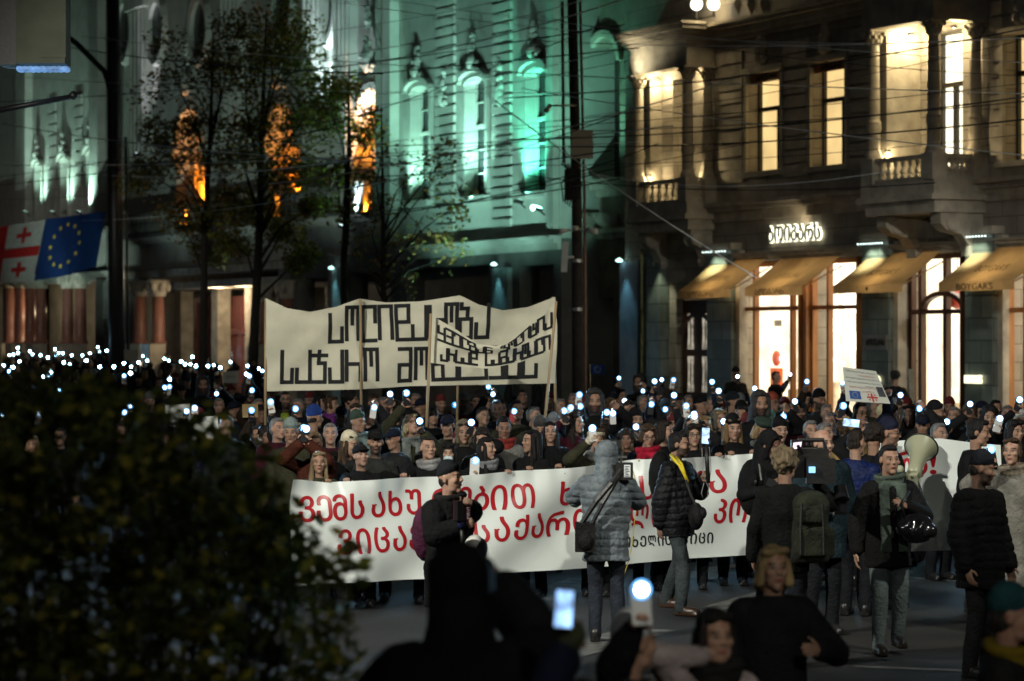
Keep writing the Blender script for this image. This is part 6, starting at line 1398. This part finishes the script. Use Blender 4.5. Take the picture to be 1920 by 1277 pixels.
# ----- reporters and passers-by in front of the banner -----
REP = Q(842, 871, 'reporter in black beanie and hood speaking into a microphone with a maroon cube', 20.2, fem=True, yaw=38, face=24, pitch=-6, hat=('beanie', (.010, .012, .014)), scarf=(.012, .012, .013), jac=(.006, .006, .007), hem=.62, bulk=.055, puff=.004, hd=[(868, 985, 'fist', dict(dd=-.38, arm=0, pn=Vector((0, -1, 0)))), (878, 948, 'fist', dict(dd=-.40, arm=1, pn=Vector((0, -1, 0))))], sk='fw', vox=.007)
CAMM = Q(1137, 832, 'cameraman in a quilted grey jacket with hood up, seen from behind', 23.0, yaw=176, hood=(.115, .138, .152), hair=('short', H_DARK), jac=(.115, .138, .152), hem=.72, bulk=.05, puff=.012, hd=[(1160, 905, 'fist', dict(dd=.32, arm=0)), (1112, 900, 'fist', dict(dd=.34, arm=1))], trous=(.018, .022, .03), vox=.007, sheen=.5)
LAN = Q(1270, 812, 'man in a black down jacket and grey trousers with a yellow lanyard', 25.3, yaw=62, face=14, pitch=3, hair=('short', H_BLACK), jac=(.009, .0095, .011), hem=.76, bulk=.05, puff=.012, trous=(.035, .045, .048), shoes=(.04, .02, .012), hd=[(1318, 897, 'fist', dict(dd=-.15, arm=1)), (1238, 985, 'relax', dict(dd=-.1, arm=0))], legs=.32, sk='bd', vox=.007, sheen=.45)
HOO = Q(1440, 812, 'young man in a black hood and backpack looking down at a phone', 24.7, yaw=55, face=5, pitch=26, hood=K_BLK, hair=('short', H_DARK), jac=(.006, .006, .007), trous=(.014, .016, .019), hd=[(1446, 916, 'phone', dict(dd=-.35, arm=0)), (1452, 914, 'phone', dict(dd=-.2, arm=1))], sk='t', vox=.008)
OPE = Q(1473, 846, 'camera operator with tousled fair grey hair and camouflage backpack, from behind', 21.2, yaw=165, face=-14, hair=('curly', (.16, .12, .07)), jac=(.006, .007, .006), hd=[(1530, 905, 'fist', dict(dd=.25, arm=0))], trous=(.014, .016, .02), vox=.008)
Q(1541, 807, 'balding heavy man in a dark teal coat', 23.6, yaw=18, face=16, hair=('balding', H_DARK), jac=(.010, .020, .026), bulk=.07, hem=.66, hd=[(1553, 942, 'relax', dict(dd=-.3, arm=0))], sk='f', vox=.008)
SCW = Q(1667, 837, 'woman with short dark hair, long striped scarf and light jeans', 22.1, fem=True, yaw=6, face=10, hair=('short', H_BLACK), jac=(.006, .006, .006), hem=.74, bulk=.045, trous=(.075, .095, .095), shoes=(.015, .012, .010), scarf=(.06, .08, .065, 1), hd=[(1700, 950, 'relax', dict(dd=-.26, arm=1)), (1604, 1040, 'relax', dict(dd=0, arm=0))], legs=.16, sk='mw', vox=.008)
Q(1832, 788, 'tall man in a black overcoat in profile, right of the megaphone', 25.6, yaw=60, face=10, pitch=8, hair=('short', H_BLACK), jac=(.006, .006, .007), hem=.5, bulk=.06, sk='m', vox=.009)
Q(1838, 853, 'man in a dark knit cap and black puffer looking down sideways', 20.6, yaw=40, face=40, pitch=10, hat=('beanie', (.014, .016, .02)), jac=(.0055, .0055, .006), hem=.7, bulk=.06, puff=.01, trous=(.012, .012, .013), sk='bd', vox=.008)
Q(1899, 822, 'woman with curled fringe in a cream coat raising an arm', 23.4, fem=True, yaw=-18, face=-12, hair=('bun', H_BROWN), jac=(.15, .145, .125), hem=.45, bulk=.05, scarf=(.20, .17, .13), ph=[(1850, 839, 'phone with a blue white torch at the cuff of the woman in cream', 'k', dict(dd=-.25, r=.02))], trous=K_BLK, sk='fw', vox=.008)
# ----- out of focus people nearest the camera -----
Q(862, 1034, 'large dark hooded figure out of focus filming, low in the middle', 8.5, yaw=178, hood=(.006, .006, .007), hair=('short', H_BLACK), jac=(.006, .006, .007), bulk=.07, hd=[(940, 1112, 'fist', dict(dd=.42, arm=0)), (770, 1250, 'relax', dict(dd=.1, arm=1))], sk='t', vox=.01)
e_, wr_, f_ = Q(1092, 1298, 'low person whose sleeve and glove hold up a bright phone screen', 7.9, yaw=178, hat=('beanie', K_BLK), jac=(.01, .013, .03), hd=[(1068, 1176, 'phone', dict(dd=.25, arm=1))], gloves=(.05, .06, .03), vox=.01)
phone(wr_[1] + Vector((.0, -.05, .135)), 'blurred phone with a vivid blue picture held up near the camera', 'k', None, 182, -4, True, big=.8)
e_, wr_, f_ = Q(1182, 1158, 'person in a white knit cap reaching up with a torch near the camera', 10.2, yaw=110, face=10, hat=('beanie', (.4, .42, .42)), jac=(.009, .009, .012), ph=[(1190, 1093, 'nearest phone torch, a round blurred white disc before the legs of the cameraman', 'w', dict(t='w', dd=-.25, r=.026, arm=1))], sk='m', vox=.009)
Q(1450, 1026, 'blond woman in a black coat out of focus near the camera', 13.2, fem=True, yaw=2, face=10, hair=('bob', (.30, .21, .10)), jac=(.008, .008, .009), hd=[(1535, 1220, 'relax', dict(dd=-.2, arm=1))], bulk=.05, sk='mw', vox=.009)
e_, wr_, f_ = Q(1338, 1145, 'dark haired woman talking with a phone at her ear at the lower edge', 10.7, fem=True, yaw=14, face=6, pitch=4, hair=('long', H_BLACK), jac=(.30, .25, .24), scarf=(.012, .012, .012), hd=[(1318, 1228, 'phone', dict(dd=-.08, arm=0))], sk='mw', vox=.009)
phone(wr_[0] + Vector((.01, .0, .10)), 'dark phone pressed to the ear of the woman at the lower edge', 'k', None, 60, 12)
Q(1890, 1108, 'person with teal knit cap and yellow scarf in the lower right corner', 10.8, yaw=70, face=10, hat=('beanie', (.008, .034, .038)), jac=(.006, .006, .006), scarf=(.10, .07, .005), hood=None, sk='t', vox=.009)
# ----- the dense crowd: shared figures with a raised light or none -----
def copy_tree(o, parent=None):
    c = o.copy(); COL.objects.link(c); c.parent = parent
    for ch in list(o.children): copy_tree(ch, c)
    return c
FAR = Vector((0, 60, 0)); proto = []
kinds = [dict(hair=('short', H_BLACK)), dict(hair=('long', H_DARK), fem=True), dict(hat=('beanie', K_BLK)), dict(hat=('beanie', (.12, .13, .14))), dict(hair=('curly', H_DARK)), dict(hood=(.03, .03, .032), hair=('short', H_DARK)), dict(hair=('bob', H_BLOND), fem=True), dict(hat=('cap', K_NAVY), hair=('short', H_DARK)), dict(hair=('short', H_GREY)), dict(hat=('beanie', (.10, .02, .02)))]
for i, k in enumerate(kinds):
    h = (1.98, 1.82, 2.1, 1.9, 2.02, 1.75)[i % 6]; x = (-.22, .2, -.3, .28)[i % 4]
    up = i < 7; jc = (K_BLK, K_DKGR, K_NAVY, (.012, .014, .012), K_BROWN)[i % 5]
    root = Vector((0, 60, 0)); k = dict(k); fem = k.pop('fem', False)
    e, wr, fd_ = person(root, 1.68 if fem else 1.77, 0, 'person', fem=fem, arms=(root + Vector((x, -.25, h - .17)) if up and x < 0 else None, root + Vector((x, -.25, h - .17)) if up and x > 0 else None), hands=('phone', 'phone') if up else ('relax', 'relax'), skin=SK[('m', 'fw', 'st', 'f', 't', 'bd', 'mw')[i % 7]], pitch=(-4, 6, 0, 8)[i % 4], face=(10, -14, 20, 0)[i % 4], jac=jc, vox=.014, pnorm=(Vector((0, -1, .05)), Vector((0, -1, .05))), **k)
    j = 0 if x < 0 else 1; tp = wr[j] + fd_[j] * .075 + Vector((0, -.036, .045)) - root
    proto.append((e, up, tp, False)); PROTO_USED = set()
used = set()
FULLG = {'left': ('person in dark clothes with a raised phone in the far crowd behind the shrub', 'people with raised lights in the far crowd'), 'mid': ('person in dark clothes deep in the crowd under the cream banner', 'people deep in the crowd under the cream banner'), 'right': ('person in dark clothes deep in the crowd before the shop windows', 'people deep in the crowd before the shops')}
def filler(i, x, y, zone, rz=0.0):
    e, up, tp, _ = proto[i]
    if i not in used: o = e; used.add(i)
    else: o = copy_tree(e)
    o.location = (x, y, 0); o.rotation_euler = (0, 0, math.radians(rz)); o['label'], o['group'] = FULLG[zone]
    PEOPLE.append((x, y, 0, 0)); return o
PHG = {'left': ('tiny phone torch raised in the far crowd behind the shrub', 'phone torches of the far crowd'), 'mid': ('small phone torch raised deep in the crowd under the cream banner', 'phone torches under the cream banner'), 'right': ('small phone torch raised deep in the crowd before the shops', 'phone torches before the shops')}
def taken(x, y, r=.42): return any((x - a) ** 2 + (y - b) ** 2 < r * r for a, b, _, _ in PEOPLE)
zl = [(50,790),(75,787),(100,775),(110,825),(180,785),(225,780),(265,803),(305,725),(325,765),(350,780),(310,795),(355,830),(390,840),(460,790),(480,820),(500,775),(545,740),(550,770),(595,765),(545,792),(650,720),(555,855),(635,855),(690,835),(730,855),(690,905),(725,890),(770,830),(795,795),(820,820),(870,760),(885,760),(915,810),(940,820),(1070,800),(1030,840),(1060,840),(1090,850),(1010,825),(1155,850),(1190,845),(1225,860),(1245,780),(1285,828),(1380,850),(1370,895),(1385,905),(1440,865),(1460,880),(1425,798),(945,925),(915,970),(940,965),(1400,985),(1205,1005),(1510,1050),(1640,1088),(1035,1100),(1085,1220),(1045,1255),(1400,1185),(1455,1235),(245,910),(265,905),(285,885),(50,880),(70,858),(20,845),(335,985),(10,1140),(215,1150),(690,1110),(730,1160),(165,730),(100,740),(400,738)]
lights = [(x / 2.97, 400 + y / 2.97, 'left') for x, y in zl]
lights += [(x, y, 'mid') for x, y in ((1085, 740), (1161, 709), (923, 739), (1068, 766), (1087, 762), (1136, 782), (1149, 778), (1132, 804), (915, 727), (700, 765))]
lights += [(x, y, 'right') for x, y in ((1228,715),(1241,712),(1261,712),(1204,733),(1263,741),(1287,761),(1220,758),(1336,716),(1414,728),(1511,715),(1469,782),(1580,718),(1348,735),(1723,766))]
for n, (px, py, zone) in enumerate(lights):
    i = n % 7; e, up, tp, _ = proto[i]
    T = tp.z + .056; d = FPX * (CAMZ - T) / max(py - CY, 4)
    if zone == 'left': d = min(max(d, 31 if py > 745 else 36), 118)
    else: d = min(max(d, 30.5), 66)
    rz = rng.uniform(-30, 30); cz, sz = math.cos(math.radians(rz)), math.sin(math.radians(rz)); tp = Vector((tp.x * cz - tp.y * sz, tp.x * sz + tp.y * cz, tp.z))
    for tr_i in range(12):
        w = at(px, py, d); x, y = w.x - tp.x, w.y - tp.y
        if not taken(x, y): break
        d += .35
    dz = max(-.6, min(.5, (w.z - .056) - tp.z)); o = filler(i, x, y, zone, rz)
    if abs(dz) > .02: s_ = (tp.z + dz) / tp.z; s_ = min(max(s_, .88), 1.13); o.scale = (s_, s_, s_); tpz = tp.z * s_; o.location = (w.x - tp.x * s_, w.y - tp.y * s_, 0)
    else: s_ = 1
    c = Vector((o.location.x + tp.x * s_, o.location.y + tp.y * s_, tp.z * s_))
    big = 1.0; tr_ = 's' if d > 48 else ('g' if (px, py) == (1510 / 2.97, 400 + 1050 / 2.97) else 'b')
    phone(c, PHG[zone][0], ('k', 'w', 'k')[n % 3], tr_, rng.uniform(-15, 15), rng.uniform(-12, 12), group=PHG[zone][1], r=min(.034, max(.023, .026 * d / 50)) * (.8, 1.0, 1.15, .95)[n % 4])
extra = [(x, y, 'left') for x, y in ((384,711),(411,744),(432,722),(470,735),(300,690),(330,700),(352,705),(460,715),(250,690),(210,692),(160,690),(120,693),(60,690),(20,692),(395,735),(440,750),(485,745),(370,765),(505,755),(520,780),(425,775),(340,720))]
extra += [(x, y, 'mid') for x, y in ((560,745),(580,735),(690,760),(720,742),(735,765),(790,745),(812,760),(825,740),(840,775),(905,760),(915,738),(960,735),(1000,760),(1030,735),(1050,745),(1075,735),(1100,742),(740,800),(620,790),(860,805),(1150,735),(1010,775),(780,735),(640,760))]
extra += [(x, y, 'right') for x, y in ((1205,738),(1225,745),(1290,738),(1335,742),(1350,750),(1410,745),(1425,750),(1470,745),(1480,765),(1550,755),(1560,770),(1580,745),(1640,745),(1700,745),(1720,750),(1790,760),(1780,745),(1840,750),(1890,757),(1400,775),(1330,775),(1520,785),(1545,790),(1730,775),(1760,790),(1265,775))]
for n, (px, py, zone) in enumerate(extra):
    i = (n * 3 + 7) % 10 if n % 3 else 7 + n % 3; i = 7 + (n % 3) if n % 4 else (4, 5, 2)[n % 3]
    if i < 7: i = 8
    e = proto[i][0]; st = 1.76; d = FPX * (CAMZ - st) / (py - CY)
    d = min(max(d, 29), 95)
    for _ in range(14):
        w = at(px, CY, d)
        if not taken(w.x, w.y, .45): break
        d += .4
    s_ = (CAMZ - (py - CY) / FPX * d) / 1.80; s_ = min(max(s_, .86), 1.12)
    o = filler(i, w.x, w.y, zone, (n * 37) % 90 - 45); o.scale = (s_, s_, s_)
    for ch in o.children:
        if ch.name.startswith('jacket'):
            ch.material_slots[0].link = 'OBJECT'; ch.material_slots[0].material = cloth((K_BLK, K_NAVY, K_OLIVE, K_BROWN, K_DKGR, K_BURG, K_GREEN)[n % 7])
# ================= gear =================
# reporter's microphone
c = at(866, 962, 19.78); a = at(870, 1000, 19.80)
MI = empty('microphone', c, 0, 'microphone with a maroon and black cube held by the reporter', 'microphone')
maroon = mat('maroon_plastic', (.10, .008, .03), .4, .1, 5, .05); navy = mat('navy_plastic', (.012, .016, .06), .4, .1, 5, .05); silver = mat('brushed_steel', (.45, .45, .45), .3, .1, 9, .05, metal=.9)
ax = (c - a).normalized(); R = ax.to_track_quat('Z', 'X').to_matrix(); R = Matrix.Rotation(math.radians(28), 3, 'Z')
m_ = MB(); m_.obox((0, 0, .02), (.048, .045, .072), R); m_.build('cube', maroon, MI)
m_ = MB(); m_.obox((-.018, -.03, .02), (.030, .030, .0725), R); m_.build('cube_side', black, MI)
a_, fs, wd = glyph('PIRVELI'); m_ = MB(); m_.add([R @ Vector((.030 - (y - .5) * .025, -.0475, .02 + (x / wd - .5) * .125)) for x, y, z in a_], fs); m_.build('lettering', mat('print_white', (.75, .75, .75), .5), MI)
m_ = MB(); m_.tube([(0, 0, -.05), (0, 0, -.11)], .034, 12); m_.build('cube_neck', navy, MI, True)
m_ = MB(); m_.tube([(0, 0, -.11), (.01, 0, -.28)], [.018, .016], 10); m_.build('handle', black, MI, True)
m_ = MB(); m_.tube([(.01, 0, -.28), (.012, 0, -.35)], .02, 10); m_.build('transmitter', silver, MI, True)
# reporter's helmet and bag
h = at(885, 1032, 20.1); HE_ = empty('helmet', h, 0, 'white helmet with a red stripe hanging at the hip of the reporter', 'helmet')
m_ = MB(); m_.ell((0, 0, 0), (.085, .12, .125), Matrix.Rotation(.4, 3, 'Y')); m_.build('shell', mat('helmet_white', (.6, .6, .57), .25, .05, 4, 0), HE_, True)
m_ = MB(); m_.ell((.02, -.004, .0), (.08, .126, .06), Matrix.Rotation(1.1, 3, 'Y')); m_.build('stripe', mat('helmet_red', (.28, .02, .02), .3), HE_, True)
m_ = MB(); m_.ell((.035, .0, -.02), (.075, .127, .12), Matrix.Rotation(.4, 3, 'Y')); m_.build('visor', black, HE_, True)
b = at(800, 1000, 20.35); BG = empty('backpack', b, math.radians(30), 'plum coloured backpack behind the reporter', 'bag'); m_ = MB(); m_.ell((0, 0, 0), (.12, .1, .22)); m_.ell((0, .05, -.06), (.09, .07, .12)); m_.build('bag', cloth((.05, .012, .03)), BG, True)
m_ = MB(); m_.tube([(.06, -.05, .2), (.12, -.16, .3), (.14, -.2, .1), (.1, -.12, -.12)], .016, 6); m_.build('strap', black, BG, True)
# cameraman: shoulder camera with monitor and battery, bag with strap
CM = empty('video_camera', at(1172, 880, 22.85), 0, 'video camera on the shoulder of the cameraman with a labelled black battery box', 'camera')
def LC(px, py, d): return at(px, py, d) - CM.location
m_ = MB(); p = LC(1172, 884, 22.8); m_.box(p.x - .075, p.x + .065, -.12, .02, p.z - .07, p.z + .075); m_.build('battery', black, CM)
m_ = MB(); p = LC(1178, 884, 22.7); m_.box(p.x - .035, p.x + .02, -.126, -.1205, p.z - .05, p.z + .055); la = m_.build('label_plate', mat('label_white', (.55, .58, .6), .5), CM)
m_ = MB()
for i in range(7): m_.box(p.x - .028 + .006 * (i % 2), p.x + .012 - .008 * (i % 3), -.1285, -.1262, p.z - .044 + .0135 * i, p.z - .038 + .0135 * i)
m_.build('print_lines', black, la)
m_ = MB(); p = LC(1155, 885, 23); m_.box(p.x - .1, p.x + .04, .025, .55, p.z - .075, p.z + .07); m_.tube([(p.x - .03, .55, p.z), (p.x - .03, .78, p.z)], [.05, .062], 14); m_.build('body', black, CM)
m_ = MB(); p = LC(1147, 838, 23.2); m_.box(p.x - .065, p.x + .085, .3, .33, p.z - .06, p.z + .06); mo = m_.build('monitor', black, CM)
m_ = MB(); m_.box(p.x - .055, p.x + .04, .294, .2995, p.z + .005, p.z + .05); m_.build('screen', mat('screen_off', (.1, .12, .13), .15, .3, 9, 0), mo)
m_ = MB(); p = LC(1168, 858, 22.95); m_.tube([p + Vector((-.02, .1, -.1)), p + Vector((0, .1, .05))], .012, 6); m_.tube([p + Vector((-.04, .1, 0)), p + Vector((.04, .1, .0))], .014, 6); m_.build('handle', silver, CM)
BA = empty('shoulder_bag', at(1097, 1008, 22.78), 0, 'black shoulder bag on the hip of the cameraman with a wide strap', 'bag')
m_ = MB(); m_.box(-.085, .085, -.07, .09, -.12, .13); m_.ell((.0, -.06, -.03), (.07, .05, .08)); m_.build('bag', cloth((.009, .009, .010), .7), BA)
m_ = MB()
def strap(pts, w=.022): 
    for (p, q) in zip(pts, pts[1:]): m_.tube([p - BA.location, q - BA.location], w, 6)
strap([at(1088, 985, 22.76), at(1118, 940, 22.72), at(1148, 905, 22.70), at(1166, 880, 22.74)], .024); strap([at(1108, 985, 22.74), at(1130, 945, 22.70), at(1160, 895, 22.72)], .02); m_.build('strap', black, BA)
yc = [at(*p, 24.2) for p in ((1186, 880), (1196, 915), (1194, 950), (1188, 990), (1186, 1020), (1176, 1060), (1166, 1090), (1158, 1140))]; m_ = MB(); m_.tube(yc, .004, 5)
tag(m_.build('cable', mat('yellow_cable', (.4, .32, .05), .5), None, True), 'thin yellow cable dangling from the shoulder camera', 'cable')
# lanyard, bag and gimbal of the profile man
root = LAN[0]; LY = empty('lanyard', at(1283, 880, 25.0), 0, 'bright yellow lanyard round the neck of the man in profile', 'lanyard'); yel = mat('lanyard_yellow', (.62, .48, .015), .6, .1, 6, .1)
m_ = MB(); q = lambda px, py, d: at(px, py, d) - LY.location
m_.tube([q(1258, 853, 25.22), q(1264, 862, 25.02), q(1274, 872, 24.99), q(1283, 889, 24.98), q(1289, 904, 25.0)], .016, 6); m_.tube([q(1268, 858, 25.15), q(1278, 870, 25.0), q(1284, 888, 24.97)], .013, 6); m_.build('ribbon', yel, LY, True)
GI = empty('gimbal', at(1326, 900, 25.05), 0, 'black gimbal stick with an upright phone held out by the man in profile', 'gimbal'); q = lambda px, py, d=25.05: at(px, py, d) - GI.location
m_ = MB(); m_.tube([q(1328, 905), q(1326, 868), q(1324, 838)], [.02, .021, .014], 10); m_.tube([q(1324, 838), q(1331, 832), q(1328, 822)], .012, 8); m_.build('handle', black, GI, True)
m_ = MB(); pts = [q(1330, 905), q(1333, 880), q(1330, 838), q(1316, 840), q(1318, 890), q(1329, 915), q(1326, 932), q(1319, 935), q(1315, 925), q(1320, 905)]; m_.tube(pts, .004, 5); m_.build('wrist_cord', mat('cord_grey', (.2, .2, .2), .6), GI, True)
phone(at(1323, 817, 25.05), 'upright phone on the gimbal showing the bright street picture', 'k', None, 185, -3, True, big=1.05)
BG = empty('shoulder_bag', at(1305, 968, 24.95), 0, 'black camera pouch on the front of the man in profile', 'bag'); m_ = MB(); m_.ell((0, 0, 0), (.075, .11, .13)); m_.ell((.05, -.02, .03), (.05, .07, .06)); m_.build('bag', cloth((.010, .010, .011), .6), BG, True)
m_ = MB(); m_.tube([at(1286, 900, 24.95) - BG.location, at(1296, 930, 24.92) - BG.location, (0, -.05, .1)], .012, 6); m_.build('strap', black, BG)
b = at(1248, 905, 25.55); BG = empty('backpack', b, 0, 'flat black backpack behind the shoulder of the man in profile', 'bag'); m_ = MB(); m_.ell((-.04, .1, .05), (.12, .15, .26)); m_.build('bag', cloth((.009, .009, .009)), BG, True)
# hooded man's backpack, his phone
b = at(1412, 915, 24.95); BG = empty('backpack', b, 0, 'black backpack with a pale buckle on the hooded young man', 'bag'); m_ = MB(); m_.ell((0, .08, .0), (.14, .15, .27)); m_.build('bag', cloth((.009, .009, .009)), BG, True)
m_ = MB(); m_.tube([at(1424, 870, 24.45) - b, at(1428, 900, 24.40) - b, at(1418, 930, 24.5) - b], .014, 6); m_.ell(at(1417, 904, 24.38) - b, (.014, .008, .02)); m_.build('strap', black, BG)
phone(at(1452, 908, 24.3), 'dark phone in the hands of the hooded young man', 'k', None, 150, 70)
# television camera of the operator
TV = empty('television_camera', at(1525, 880, 21.3), 0, 'big shoulder television camera with glowing pink and blue displays', 'camera'); q = lambda px, py, d: at(px, py, d) - TV.location
m_ = MB(); p = q(1520, 872, 21.3); m_.box(p.x - .17, p.x + .14, -.05, .25, p.z - .1, p.z + .13); m_.box(p.x - .05, p.x + .18, -.16, -.053, p.z - .14, p.z + .06); m_.tube([(p.x - .1, .25, p.z), (p.x - .14, .6, p.z)], [.07, .085], 14)
m_.tube([(p.x - .12, .0, p.z + .13), (p.x - .1, .0, p.z + .2), (p.x + .1, .0, p.z + .2), (p.x + .12, .0, p.z + .13)], .018, 8); m_.build('body', black, TV)
m_ = MB(); p = q(1496, 836, 21.2); m_.box(p.x - .045, p.x + .045, -.03, .03, p.z - .045, p.z + .045); m_.tube([p, q(1510, 860, 21.3)], .015, 6); vf = m_.build('viewfinder', black, TV)
m_ = MB(); m_.add([(p.x - .036, -.034, p.z - .03), (p.x + .03, -.034, p.z - .02), (p.x + .038, -.034, p.z + .03), (p.x - .028, -.034, p.z + .022)], [(0, 1, 2, 3)]); m_.build('screen', emit('pink_screen', (1, .72, .95), 1.1, .4, 40), vf)
m_ = MB(); p = q(1523, 881, 21.1); m_.box(p.x - .024, p.x + .024, -.205, -.165, p.z - .024, p.z + .024); m_.build('display', emit('blue_display', (.16, .55, 1), 1.2, .1), TV)
m_ = MB(); p = q(1572, 935, 21.4); m_.tube([(p.x, 0, p.z + .1), (p.x + .01, -.06, p.z)], [.05, .06], 14); m_.box(p.x - .05, p.x + .05, -.04, .05, p.z - .12, p.z); m_.build('lens', mat('glossy_black', (.01, .01, .012), .12, .1, 5, 0), TV)
b = at(1522, 990, 21.0); BG = empty('backpack', b, 0, 'camouflage green backpack on the camera operator', 'bag'); m_ = MB(); m_.box(-.15, .13, -.06, .15, -.27, .2); m_.ell((-.01, .04, .2), (.14, .11, .09)); m_.box(-.11, .1, -.13, -.04, -.22, .0); m_.box(-.1, .09, -.11, -.04, .04, .15); m_.cap((.15, .02, -.2), (.15, .02, -.02), .04, .04)
me = remesh(m_, .016, 4, 'bag'); wrinkle(me, 9, .010); me.materials.append(mat('camouflage', (.012, .015, .006), .85, .9, 9, .5, 30)); o = bpy.data.objects.new('bag', me); COL.objects.link(o); o.parent = BG
m_ = MB(); m_.tube([(-.1, -.135, -.2), (-.1, -.12, .02), (-.09, -.11, .2)], .012, 6); m_.tube([(.08, -.135, -.2), (.08, -.12, .02), (.07, -.11, .2)], .012, 6); m_.build('strap', black, BG)
# megaphone
MG = empty('megaphone', at(1718, 872, 25.2), 0, 'cream and grey megaphone pointed up and away over the banner', 'megaphone')
ax = Vector((.26, .72, .5)).normalized(); R = ax.to_track_quat('Z', 'Y').to_matrix(); mgc = mat('megaphone_cream', (.30, .31, .21), .35, .06, 5, .03)
o0 = at(1713, 890, 25.0) - MG.location; m_ = MB(); m_.lathe(o0, [(.03, -.02), (.07, 0), (.068, .13), (.075, .2), (.09, .30), (.118, .38), (.155, .44), (.158, .445), (.146, .442), (.095, .36), (.03, .2)], 28, R=R); m_.build('horn', mgc, MG, True)
m_ = MB(); rp = [o0 + R @ Vector((.158 * math.cos(t), .158 * math.sin(t), .443)) for t in [2 * math.pi * i / 32 for i in range(33)]]; m_.tube(rp, .008, 6, caps=False); m_.build('rim', black, MG, True)
m_ = MB(); m_.obox(o0 + Vector((-.005, .0, -.035)), (.055, .07, .05), R); m_.lathe(o0 + R @ Vector((0, 0, -.022)), [(.0, -.004), (.062, -.004), (.062, .004), (.0, .004)], 18, R=R); m_.build('grip_housing', mgc, MG)
m_ = MB(); m_.box(o0.x - .035, o0.x + .03, -.27, -.20, o0.z - .03, o0.z - .005); m_.tube([o0 + Vector((0, .0, -.08)), o0 + Vector((.01, .02, -.2))], .03, 10); m_.build('handle', black, MG)
m_ = MB(); m_.tube([o0 + Vector((.03, -.03, -.05)), o0 + Vector((.12, -.05, -.3)), o0 + Vector((.09, -.04, -.62)), o0 + Vector((.04, -.02, -.4)), o0 + Vector((-.02, 0, -.12))], .012, 6); m_.build('strap', black, MG, True)
c = at(1688, 880, 24.9); MK = empty('microphone', c, 0, 'small cream hand microphone of the megaphone beside the scarf', 'microphone'); m_ = MB(); m_.ell((0, 0, 0), (.035, .03, .04)); m_.tube([(0, 0, -.02), (.01, .01, -.1)], .018, 8); m_.build('head', mgc, MK, True)
# shiny bag of the woman with the scarf
b = at(1718, 990, 21.75); BG = empty('handbag', b, 0, 'glossy black padded bag on the arm of the woman with the striped scarf', 'bag'); m_ = MB(); m_.ell((0, 0, 0), (.16, .09, .13)); 
for i in range(7): m_.ell((-.12 + .04 * i, -.05, .03 * math.sin(i * 2.0)), (.05, .055, .06))
me = remesh(m_, .012, 2, 'bag'); wrinkle(me, 3, .012); me.materials.append(mat('patent_black', (.008, .008, .009), .12, .1, 4, .2, 14, spec=.8)); o = bpy.data.objects.new('bag', me); COL.objects.link(o); o.parent = BG
m_ = MB(); m_.tube([(-.1, 0, .08), (-.12, -.02, .2), (-.05, .05, .3)], .014, 6); m_.build('strap', black, BG, True)
# board and stick behind the crowd near the shop door
m_ = MB(); p, q_ = at(1706, 692, 40), at(1713, 800, 40); m_.obox((p + q_) / 2, (.035, .01, (p.z - q_.z) / 2), Matrix.Rotation(-.03, 3, 'Y')); tag(m_.build('wooden_slat', mat('grey_slat', (.28, .27, .2), .7), None), 'upright pale wooden slat among the crowd before the shop door', 'slat')
bpy.data.scenes.remove(TMP)
